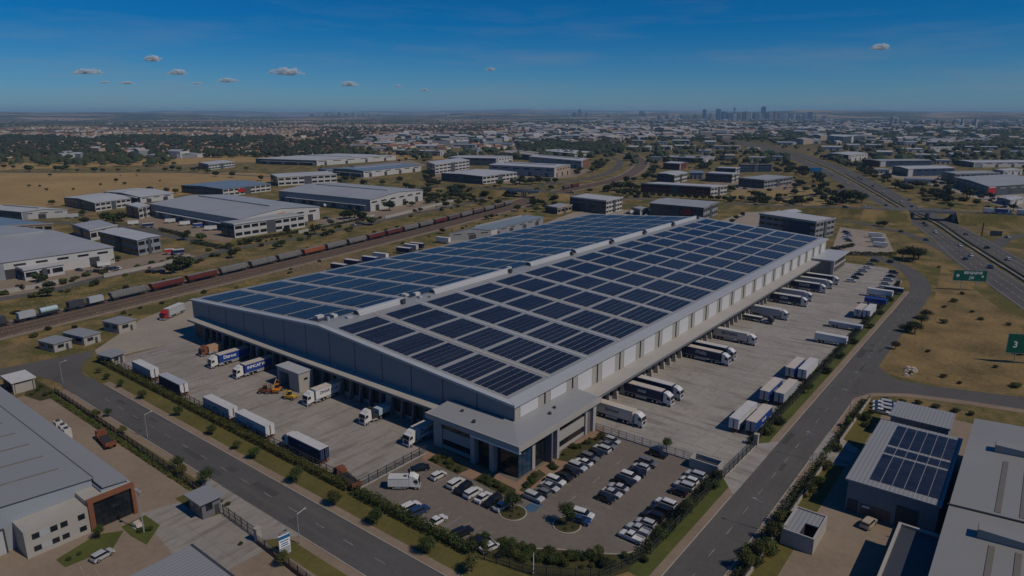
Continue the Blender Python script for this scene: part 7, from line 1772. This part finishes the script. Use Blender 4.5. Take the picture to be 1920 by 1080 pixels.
def random_shed(px, py, region):
    w = fr.uniform(22, 68) * (.7 if py > 300 else 1); d = fr.uniform(18, 42) * (.7 if py > 300 else 1); H = fr.uniform(5, 9)
    p = G(px, py); ang = R(fr.choice((-38, -30, -45, -20))) + fr.uniform(-.1, .1)
    u = Vector((math.cos(ang + YAW + R(38)), math.sin(ang + YAW + R(38)), 0)); u = RT * math.cos(ang * .5) + Vector((FW.x, FW.y, 0)) * math.sin(ang * .5); u.normalize(); v = Vector((-u.y, u.x, 0))
    cs = [p, p + u * w, p + u * w + v * d, p + v * d]; q = [PX(c) for c in cs] + [PX(c + Vector((0, 0, H + 1))) for c in cs]
    x0, x1, y0, y1 = min(k[0] for k in q), max(k[0] for k in q), min(k[1] for k in q), max(k[1] for k in q)
    if not is_free(x0, x1, y0, y1) or on_hw(x0, py) or on_hw(x1, py) or on_hw((x0 + x1) / 2, py): return False
    occ.append((x0, x1, y0, y1))
    wl = fr.choice(('grey', 'white', 'white', 'dark', 'tan', 'grey')); rf = fr.choice(('white', 'white', 'pale', 'pale', 'blue', 'tan'))
    key = (wl, rf, region); SHG[key] = SHG.get(key, 0) + 1
    lab = 'distant %s-walled shed with %s roof %s, %s of its kind' % (wl, {'white': 'white', 'pale': 'pale grey', 'blue': 'blue-grey', 'tan': 'tan'}[rf], region, ordn(SHG[key] - 1))
    t = thing('industrial_shed', lab, 'shed', (p.x, p.y, 0), math.atan2(u.y, u.x), 'distant sheds ' + region)
    mb = MB(); rise = d * .06
    for f in ([(0, 0, 0), (w, 0, 0), (w, 0, H), (0, 0, H)], [(w, 0, 0), (w, d, 0), (w, d, H), (w, d / 2, H + rise), (w, 0, H)], [(w, d, 0), (0, d, 0), (0, d, H), (w, d, H)], [(0, d, 0), (0, 0, 0), (0, 0, H), (0, d / 2, H + rise), (0, d, H)]): mb.face(f)
    mb.build('wall', BW[wl], t)
    mb = MB(); o_ = .6
    mb.hexa([(-o_, -o_, H), (w + o_, -o_, H), (w + o_, d / 2, H + rise), (-o_, d / 2, H + rise), (-o_, -o_, H + .4), (w + o_, -o_, H + .4), (w + o_, d / 2, H + rise + .4), (-o_, d / 2, H + rise + .4)])
    mb.hexa([(-o_, d / 2, H + rise), (w + o_, d / 2, H + rise), (w + o_, d + o_, H), (-o_, d + o_, H), (-o_, d / 2, H + rise + .4), (w + o_, d / 2, H + rise + .4), (w + o_, d + o_, H + .4), (-o_, d + o_, H + .4)])
    mb.build('roof', BR[rf], t)
    nd = 3
    for k in range(nd):
        mb = MB(); mb.box(w * (k + .2) / nd, w * (k + .6) / nd, -.15, -.02, 0, H * .55); mb.build('door', MT['dock_dark'] if wl != 'dark' else MT['grey_box'], t)
    return True
for region, (x0, x1, y0, y1), n in (('left of the motorway', (1165, 1480, 246, 306), 80), ('right of the motorway', (1530, 1925, 262, 345), 110), ('beyond the railway curve', (640, 1160, 258, 288), 30), ('beside the business park', (1165, 1345, 298, 350), 18)):
    k = tries = 0
    while k < n and tries < n * 30:
        tries += 1
        py = y0 + (y1 - y0) * fr.random() ** .8
        if random_shed(fr.uniform(x0, x1), py, region): k += 1
# suburb houses
HM = []
def house_mesh(w, d, h, r, L_):
    a = MB(); a.box(0, w, 0, d, 0, h, 0, False)
    if L_: a.box(w, w + w * .5, d * .3, d * .9, 0, h * .95, 0, False)
    b = MB(); o_ = .5
    def hip(x0, x1, y0, y1, z, rr_):
        i = min(x1 - x0, y1 - y0) / 2; lx = (x1 - x0) > (y1 - y0)
        r0 = (x0 + i, (y0 + y1) / 2, z + rr_) if lx else ((x0 + x1) / 2, y0 + i, z + rr_); r1 = (x1 - i, (y0 + y1) / 2, z + rr_) if lx else ((x0 + x1) / 2, y1 - i, z + rr_)
        A, B_, C2, D2 = (x0, y0, z), (x1, y0, z), (x1, y1, z), (x0, y1, z)
        if lx: b.face([A, B_, r1, r0]); b.face([B_, C2, r1]); b.face([C2, D2, r0, r1]); b.face([D2, A, r0])
        else: b.face([A, B_, r0]); b.face([B_, C2, r1, r0]); b.face([C2, D2, r1]); b.face([D2, A, r0, r1])
    hip(-o_, w + o_, -o_, d + o_, h, r)
    if L_: hip(w + .1, w * 1.5 + o_, d * .3 - o_, d * .9 + o_, h * .95, r * .7)
    c = MB()
    for q in (.15, .6): c.box(w * q, w * (q + .2), -.06, -.005, 1, 2.3)
    c.box(w * .42, w * .52, -.07, -.005, 0, 2.2)
    return a.mesh('house', MT['plaster']), b.mesh('roof', MT['terracotta_paint']), c.mesh('openings', MT['glass'])
HM = [house_mesh(13, 9, 3, 2.4, False), house_mesh(11, 10, 3, 2.6, True), house_mesh(15, 9, 5.6, 2.4, False), house_mesh(10, 8, 3, 2.2, True)]
HR = {'terracotta': M('terracotta_tiles', (.30, .115, .06), .8, .15, .5), 'brown': M('brown_tiles', (.17, .085, .055), .8, .15, .5), 'grey': M('grey_tiles', (.20, .195, .19), .8, .15, .5), 'tan': M('tan_tiles', (.34, .235, .16), .8, .15, .5)}
HWm = {'white': M('white_house_wall', (.56, .53, .48), .8, .06, .5), 'cream': M('cream_house_wall', (.46, .38, .29), .8, .06, .5), 'brick': M('brick_house_wall', (.27, .15, .10), .8, .08, .5)}
hcount = {}
nh = tries = 0
while nh < 300 and tries < 6000:
    tries += 1
    px = fr.uniform(-15, 650); py = 299 - 36 * fr.random() ** 1.25
    if py > 296 - max(0, (px - 250)) * .03 - (10 if px > 520 else 0): continue
    if 470 < px < 760 and py > 288: continue
    p = G(px, py); q = (px - 5, px + 6, py - 3, py + .8)
    if not is_free(*q, m=.3): continue
    occ.append(q)
    rf = fr.choice(('terracotta', 'terracotta', 'terracotta', 'brown', 'tan', 'grey')); wl = fr.choice(('white', 'cream', 'white', 'brick'))
    me = fr.choice(HM); o = put('house', me[0], None, (p.x, p.y, 0), fr.uniform(0, 6.28)); paint(o, 0, HWm[wl]); r_ = put('roof', me[1], o); paint(r_, 0, HR[rf]); put('openings', me[2], o)
    zone = 'facing the dry field' if py > 288 else ('in the middle streets' if py > 276 else 'at the wooded edge')
    hcount[(rf, wl, zone)] = hcount.get((rf, wl, zone), 0) + 1
    tag(o, '%s house with %s roof %s, %s of its kind' % (wl, rf, zone, ordn(min(98, hcount[(rf, wl, zone)] - 1))), 'house', 'suburban houses')
    nh += 1
# uncountable far things
g = np.random.default_rng(5)
def sample(px0, px1, py0, py1, n, pw=1.0, keep=None):
    px = px0 + (px1 - px0) * g.random(n); py = py0 + (py1 - py0) * g.random(n) ** pw
    out = []
    for a, b in zip(px, py):
        if on_hw(a, b, 4): continue
        if keep and not keep(a, b): continue
        q = G(a, b); out.append((q.x, q.y))
    return np.array(out)
def far_boxes(name, c, smin, smax, hmin, hmax, mats, label, cat):
    n = len(c); t = g.random(n) * 3.14; sx = smin + (smax - smin) * g.random(n); sy = sx * (.5 + .5 * g.random(n)); h = hmin + (hmax - hmin) * g.random(n) ** 2
    ca, sa = np.cos(t), np.sin(t)
    def corner(i, j, z): return np.stack([c[:, 0] + ca * sx * i - sa * sy * j, c[:, 1] + sa * sx * i + ca * sy * j, z], 1)
    z0 = np.zeros(n); A = [corner(i, j, z0) for i, j in ((-.5, -.5), (.5, -.5), (.5, .5), (-.5, .5))]; T = [corner(i, j, h) for i, j in ((-.5, -.5), (.5, -.5), (.5, .5), (-.5, .5))]
    rd = [corner(-.5, 0, h * 1.25), corner(.5, 0, h * 1.25)]
    fs = [[A[0], A[1], T[1], T[0]], [A[1], A[2], T[2], T[1]], [A[2], A[3], T[3], T[2]], [A[3], A[0], T[0], T[3]], [T[0], T[1], rd[1], rd[0]], [rd[0], rd[1], T[2], T[3]]]
    v = np.stack([np.stack(f, 1) for f in fs], 1).reshape(-1, 3)
    nm = len(mats) // 2; k = g.integers(0, nm, n); k2 = g.integers(0, nm, n)
    mi = np.stack([k, k, k, k, k2 + nm, k2 + nm], 1).ravel()
    o = put(name, np_mesh(name, v, 4, mats, mi)); tag(o, label, cat, kind='stuff')
ico = np.array([(0, 0, 1), (.894, 0, .447), (.276, .851, .447), (-.724, .526, .447), (-.724, -.526, .447), (.276, -.851, .447), (.724, .526, -.447), (-.276, .851, -.447), (-.894, 0, -.447), (-.276, -.851, -.447), (.724, -.526, -.447)])
icf = np.array([(0, 1, 2), (0, 2, 3), (0, 3, 4), (0, 4, 5), (0, 5, 1), (1, 6, 2), (2, 6, 7), (2, 7, 3), (3, 7, 8), (3, 8, 4), (4, 8, 9), (4, 9, 5), (5, 9, 10), (5, 10, 1), (1, 10, 6)])
def far_trees(name, c, rmin, rmax, label, m='leaf_dark'):
    n = len(c); r = rmin + (rmax - rmin) * g.random(n)
    jit = .75 + .5 * g.random((n, 11)); t = g.random(n) * 6.28
    d = ico[None] * jit[:, :, None]; x = d[:, :, 0] * np.cos(t)[:, None] - d[:, :, 1] * np.sin(t)[:, None]; y = d[:, :, 0] * np.sin(t)[:, None] + d[:, :, 1] * np.cos(t)[:, None]
    P_ = np.stack([c[:, 0, None] + x * r[:, None], c[:, 1, None] + y * r[:, None], (d[:, :, 2] * .8 + .75) * r[:, None]], 2)
    v = P_[:, icf].reshape(-1, 3)
    o = put(name, np_mesh(name, v, 3, MT[m])); tag(o, label, 'trees', kind='stuff')
hm = list(HWm.values())[:3] + [HR['terracotta'], HR['brown'], HR['tan']]
fm = [BW['white'], BW['grey'], BW['tan'], BR['white'], BR['pale'], BR['tan']]
def town(a, b): return (math.sin(a * .047 + b * .8) + math.sin(a * .019 - b * .45 + 1) + math.sin(b * 1.3 + a * .011)) > .1
far_boxes('far_houses', np.concatenate([sample(-20, 1100, 258, 240, 3000, .8, town), sample(560, 1010, 234, 256, 1300), sample(-20, 660, 262, 290, 420, .8), sample(640, 1010, 268, 280, 120), sample(1380, 1560, 242, 250, 260), sample(1650, 1925, 244, 262, 160), sample(200, 720, 222, 240, 900, 1, town)]), 10, 22, 3, 7, hm, 'distant suburb houses too small to tell apart', 'houses')
far_boxes('far_buildings', np.concatenate([sample(960, 1930, 226, 246, 1500, .9, town), sample(1000, 1480, 238, 262, 520, 1, town), sample(1480, 1930, 240, 272, 420, 1, town), sample(640, 1160, 252, 272, 160), sample(560, 720, 212.8 + 4, 222, 260), sample(1180, 1560, 218, 226, 500), sample(100, 480, 284, 297, 14)]), 18, 60, 5, 16, fm, 'far white and pale buildings scattered to the horizon', 'buildings')
def wood(a, b): return (math.sin(a * .031) + math.sin(a * .013 + b * .3) + math.sin(b * .9 + a * .007)) > -.6
far_trees('far_trees', np.concatenate([sample(-20, 1160, 256, 270, 2600, 1.0, wood), sample(-20, 660, 262, 296, 1500), sample(560, 1150, 240, 258, 1700, 1, wood), sample(970, 1165, 264, 287, 900), sample(1165, 1930, 228, 264, 4200, 1, wood), sample(960, 1930, 222, 236, 2600, 1, wood)]), 4, 8, 'dark wooded bands between the distant suburbs')
far_trees('far_trees', np.concatenate([sample(1760, 1930, 242, 278, 1100), sample(1330, 1760, 248, 262, 900, 1, wood), sample(1165, 1930, 262, 310, 420), sample(640, 1160, 284, 300, 160), sample(-20, 330, 296, 312, 110), sample(-20, 1900, 219, 240, 3000, 1, wood)]), 4, 9, 'far dark trees on the slope and along the motorway')
rt_ = random.Random(8)
def free_spot(x0, x1, y0, y1):
    for _ in range(30):
        px, py = rt_.uniform(x0, x1), rt_.uniform(y0, y1)
        if not on_hw(px, py, 8) and is_free(px - 3, px + 3, py - 6, py + 1, 0): break
    return px, py
for j in range(30): plant('round' if j % 2 else 'tree', G(*free_spot(620, 1330, 300, 345)), rt_.uniform(5, 9), 'small tree scattered among the middle estate sheds, %s of thirty' % ordn(j), 'scattered estate trees', 'leaf_dark', 'lo', 1.5)
for j in range(30): plant('round' if j % 2 else 'tree', G(*free_spot(1530, 1925, 290, 385)), rt_.uniform(5, 9), 'tree scattered among the buildings right of the motorway, %s of thirty' % ordn(j), 'scattered trees right of the motorway', 'leaf_dark', 'lo', 1.5)
# the many more beyond counting, as one mass of foliage
base = [np.array([v.co for v in TREES['round', i, 'lo', 'leaf_dark'][0].vertices]) for i in range(3)]
vv = []
for j in range(330):
    px, py = free_spot(620, 1925, 296, 385) if j % 3 else free_spot(1150, 1925, 292, 330); p = G(px, py); h = rt_.uniform(3, 8); a = rt_.uniform(0, 6.28); b_ = base[j % 3] * np.array([h * 1.5, h * 1.5, h])
    x = b_[:, 0] * math.cos(a) - b_[:, 1] * math.sin(a) + p.x; y = b_[:, 0] * math.sin(a) + b_[:, 1] * math.cos(a) + p.y; vv.append(np.stack([x, y, b_[:, 2]], 1))
o = put('estate_foliage', np_mesh('estate_foliage', np.concatenate(vv), 4, MT['leaf_dark'])); tag(o, 'masses of small trees and bushes between the distant industrial buildings', 'trees', kind='stuff')

# skyline towers, one by one
TW = {'slate': M('tower_slate', (.13, .15, .18), .4, .05, .05), 'pale': M('tower_pale', (.42, .41, .40), .6, .05, .05), 'glass': M('tower_glass', (.05, .09, .15), .2, .05, .05), 'brown': M('tower_brown', (.24, .19, .16), .6, .05, .05)}
sky_list = [(1320, 205, 6), (1346, 204, 7), (1357, 209, 8), (1394, 209, 5), (1402, 208, 10), (1416, 212, 9), (1430, 199.5, 7), (1438, 211, 6), (1452, 208, 5), (1470, 213, 8), (1482, 213, 7), (1488, 215, 8), (1518, 210.5, 7), (1508, 214, 6), (1530, 216, 6), (1545, 217, 6), (1335, 212, 8), (1366, 212, 6), (1384, 212, 7), (1424, 213, 6), (1460, 212, 5), (1445, 213, 5), (1496, 216, 6), (1305, 214, 7), (1292, 216, 6), (1278, 215, 5), (1265, 216, 7), (1250, 216, 5), (1236, 215, 6), (1375, 214, 8),
            (1086, 204, 4), (1092, 208, 5), (1077, 211, 6), (1099, 211, 5), (1066, 214, 6), (1110, 213, 5), (1055, 215, 5), (1202, 208.5, 7), (1210, 212, 6), (1193, 213, 5), (1220, 214, 6), (1160, 214, 5), (1140, 215, 6),
            (1674, 219, 9), (1680, 222, 6), (1787, 225, 2.5), (1716, 229, 2), (1756, 224, 3), (1766, 226, 4), (600, 212.5, 5), (612, 211, 5), (624, 212, 6), (636, 210.5, 4), (650, 212, 6), (664, 210.5, 6), (680, 212, 5), (694, 212.5, 6), (585, 214, 6), (710, 213, 5), (840, 213, 4), (990, 213, 5), (1010, 212.5, 4)]
for j, (px, ty, w) in enumerate(sky_list):
    by = 224 if px > 1230 and px < 1560 else (221 if px < 1230 and px > 1040 else (220 if px < 1040 else 234))
    p = G(px, by + (j % 5) * .5); dist = math.hypot(p.x, p.y); W2 = w * dist / 1315; H2 = hgt(p, ty)
    mat = TW[('slate', 'pale', 'glass', 'brown', 'pale')[j % 5]] if px not in (1430, 1320, 1346, 1674) else TW['pale' if px == 1674 else 'glass']
    where = 'in the city skyline' if 1230 < px < 1560 else ('in the twin-tower cluster left of the city' if 1040 < px <= 1230 else ('on the far left ridge' if px <= 1040 else 'on the hazy right horizon'))
    t = thing('tower_block', 'hazy %s tower block %s, %s along the horizon' % (mat.name.split('_')[1], where, ordn(j)), 'tower', (p.x, p.y, 0), YAW + (j % 3) * .25, 'distant tower blocks')
    mb = MB(); mb.box(-W2 / 2, W2 / 2, -W2 * .35, W2 * .35, 0, H2 * .96); mb.build('shaft', mat, t)
    mb = MB(); mb.box(-W2 * .3, W2 * .3, -W2 * .2, W2 * .2, H2 * .96, H2); mb.build('crown_storey', mat, t)
    mb = MB()
    for k in range(3): mb.box(-W2 * .42 + k * W2 * .3, -W2 * .42 + k * W2 * .3 + W2 * .18, -W2 * .35 - .3, -W2 * .35 - .02, H2 * .05, H2 * .92)
    o_ = mb.build('window_bands', MT['glass_blue'], t); o_['kind'] = 'stuff'
p = G(1376, 224); H2 = hgt(p, 197); t = thing('broadcast_tower', 'slender broadcasting tower with bulging pod in the city skyline', 'tower', (p.x, p.y, 0))
mb = MB(); mb.cyl((0, 0, 0), (0, 0, H2 * .72), 9, 7, 10); mb.build('shaft', TW['slate'], t); mb = MB(); mb.cyl((0, 0, H2 * .66), (0, 0, H2 * .78), 15, 18, 12); mb.build('pod', TW['slate'], t); mb = MB(); mb.cyl((0, 0, H2 * .78), (0, 0, H2), 4, 1.5, 6); mb.build('antenna', TW['slate'], t)
for j, (px, ty) in enumerate(((1803, 223), (1828, 223))):
    p = G(px, 238); H2 = hgt(p, ty); t = thing('cooling_stack', 'pale tapering stack on the right horizon, %s of two' % ordn(j), 'stack', (p.x, p.y, 0)); mb = MB(); mb.cyl((0, 0, 0), (0, 0, H2), 11, 8, 12); mb.build('shaft', TW['pale'], t); mb = MB(); mb.cyl((0, 0, H2), (0, 0, H2 + 2), 9, 9, 12); mb.build('rim', TW['slate'], t)
p = G(1222, 248); H2 = hgt(p, 229); t = thing('tower_block', 'dark slab tower standing alone nearer than the city skyline', 'tower', (p.x, p.y, 0), YAW); mb = MB(); mb.box(-5, 5, -4, 4, 0, H2); mb.build('shaft', TW['slate'], t); mb = MB(); mb.box(-3, 3, -2, 2, H2, H2 + 3); mb.build('crown_storey', TW['slate'], t)

# hills on the horizon
def hills(name, dist, hmin, hmax, seed, rgt):
    g2 = random.Random(seed); ph = [g2.uniform(0, 6.28) for _ in range(6)]; mb = MB(); n = 120; P0 = []; P1 = []; P2 = []
    for k in range(n + 1):
        a = -R(50) + R(100) * k / n; f = k / n
        d = (Vector((FW.x, FW.y, 0)).normalized() * math.cos(a) + RT * math.sin(a))
        s_ = .5 + .22 * math.sin(f * 9 + ph[0]) + .16 * math.sin(f * 23 + ph[1]) + .09 * math.sin(f * 51 + ph[2]) + .05 * math.sin(f * 117 + ph[3])
        h_ = max(5, hmin + (hmax - hmin) * s_ + rgt * max(0, f - .6))
        P0.append(d * (dist - 3500)); P1.append(d * dist + Vector((0, 0, h_))); P2.append(d * (dist + 3500))
    for k in range(n): mb.face([P0[k + 1], P0[k], P1[k], P1[k + 1]]); mb.face([P1[k + 1], P1[k], P2[k], P2[k + 1]])
    o = mb.build(name, MT['ground'], smooth=True); o['kind'] = 'structure'
hills('hills', 13000, 10, 125, 3, 30); hills('hills', 26000, 85, 215, 9, 20)

# ------------------------------------------------------------------ air and clouds
m, nt, b = new_mat('haze_air'); nt.nodes.remove(b)
pv = nt.nodes.new('ShaderNodeVolumePrincipled'); pv.inputs['Color'].default_value = (0.42, 0.70, 1.0, 1); pv.inputs['Density'].default_value = HAZE; pv.inputs['Anisotropy'].default_value = 0.0
nt.links.new(pv.outputs[0], nt.nodes['Material Output'].inputs['Volume'])
mb = MB(); mb.box(-34500, 34500, -1500, 34500, -1.0, 225.0)
o = mb.build('haze', m); tag(o, 'thin pale blue haze over the whole plain', 'haze', kind='stuff'); o.display_type = 'WIRE'
# clouds: many overlapping soft puffs
m, nt, b = new_mat('cloud_puff'); nt.nodes.remove(b)
df = nt.nodes.new('ShaderNodeBsdfDiffuse'); df.inputs[0].default_value = (.92, .98, 1.0, 1)
tl = nt.nodes.new('ShaderNodeBsdfTranslucent'); tl.inputs[0].default_value = (.92, .98, 1.0, 1)
tp = nt.nodes.new('ShaderNodeBsdfTransparent'); m1 = nt.nodes.new('ShaderNodeMixShader'); m2 = nt.nodes.new('ShaderNodeMixShader')
m1.inputs[0].default_value = .5; nt.links.new(df.outputs[0], m1.inputs[1]); nt.links.new(tl.outputs[0], m1.inputs[2])
al = ramp(nt, nz(nt, .03, 5, .7, wpos(nt)), [(.3, .0), (.7, .5)])
nt.links.new(al, m2.inputs[0]); nt.links.new(tp.outputs[0], m2.inputs[1]); nt.links.new(m1.outputs[0], m2.inputs[2])
nt.links.new(m2.outputs[0], nt.nodes['Material Output'].inputs['Surface'])
CLOUD = m
cr = random.Random(4)
import bmesh
clouds = [(535, 138, 62, 15), (286, 113, 26, 11), (333, 138, 34, 10), (165, 137, 52, 10), (427, 153, 42, 9), (238, 157, 26, 6), (655, 160, 34, 10), (920, 131, 20, 6), (1650, 91, 32, 11), (370, 157, 20, 4), (197, 155, 16, 4), (795, 170, 20, 5), (745, 162, 16, 4)]
for j, (px, py, w, h_) in enumerate(clouds):
    dist = 12000 + 700 * (j % 4)
    d = (FW * FPX + RT * (px - PCX) + UP * (PCY - py)).normalized(); k = dist / math.hypot(d.x, d.y); c = Vector((0, 0, CAM_H)) + d * k; sc = dist / 1315
    bm = bmesh.new()
    for q in range(110):
        f = max(-.5, min(.5, cr.gauss(0, .24))); env = math.sqrt(max(.05, 1 - (2 * f) ** 2)); r_ = h_ * sc * cr.uniform(.08, .22) * (.5 + .5 * env)
        geo = bmesh.ops.create_icosphere(bm, subdivisions=2, radius=r_)
        off = RT * (f * w * sc) + Vector((FW.x, FW.y, 0)) * cr.uniform(-.5, .5) * h_ * sc + Vector((0, 0, (cr.random() ** 1.4 * .7 * env - .1) * h_ * sc))
        for v in geo['verts']:
            if v.co.z < 0: v.co.z *= .5
            v.co = Vector((v.co.x * 1.9, v.co.y * 1.9, v.co.z)) + off
    me = bpy.data.meshes.new('cloud'); bm.to_mesh(me); bm.free(); me.materials.append(CLOUD)
    me.polygons.foreach_set('use_smooth', [True] * len(me.polygons))
    o = put('cloud', me, None, c); tag(o, '%s white cloud low over the horizon, %s from the left of the sky' % ('small' if w < 40 else 'broader', ordn(sorted(q[0] for q in clouds).index(px))), 'cloud', 'small clouds')
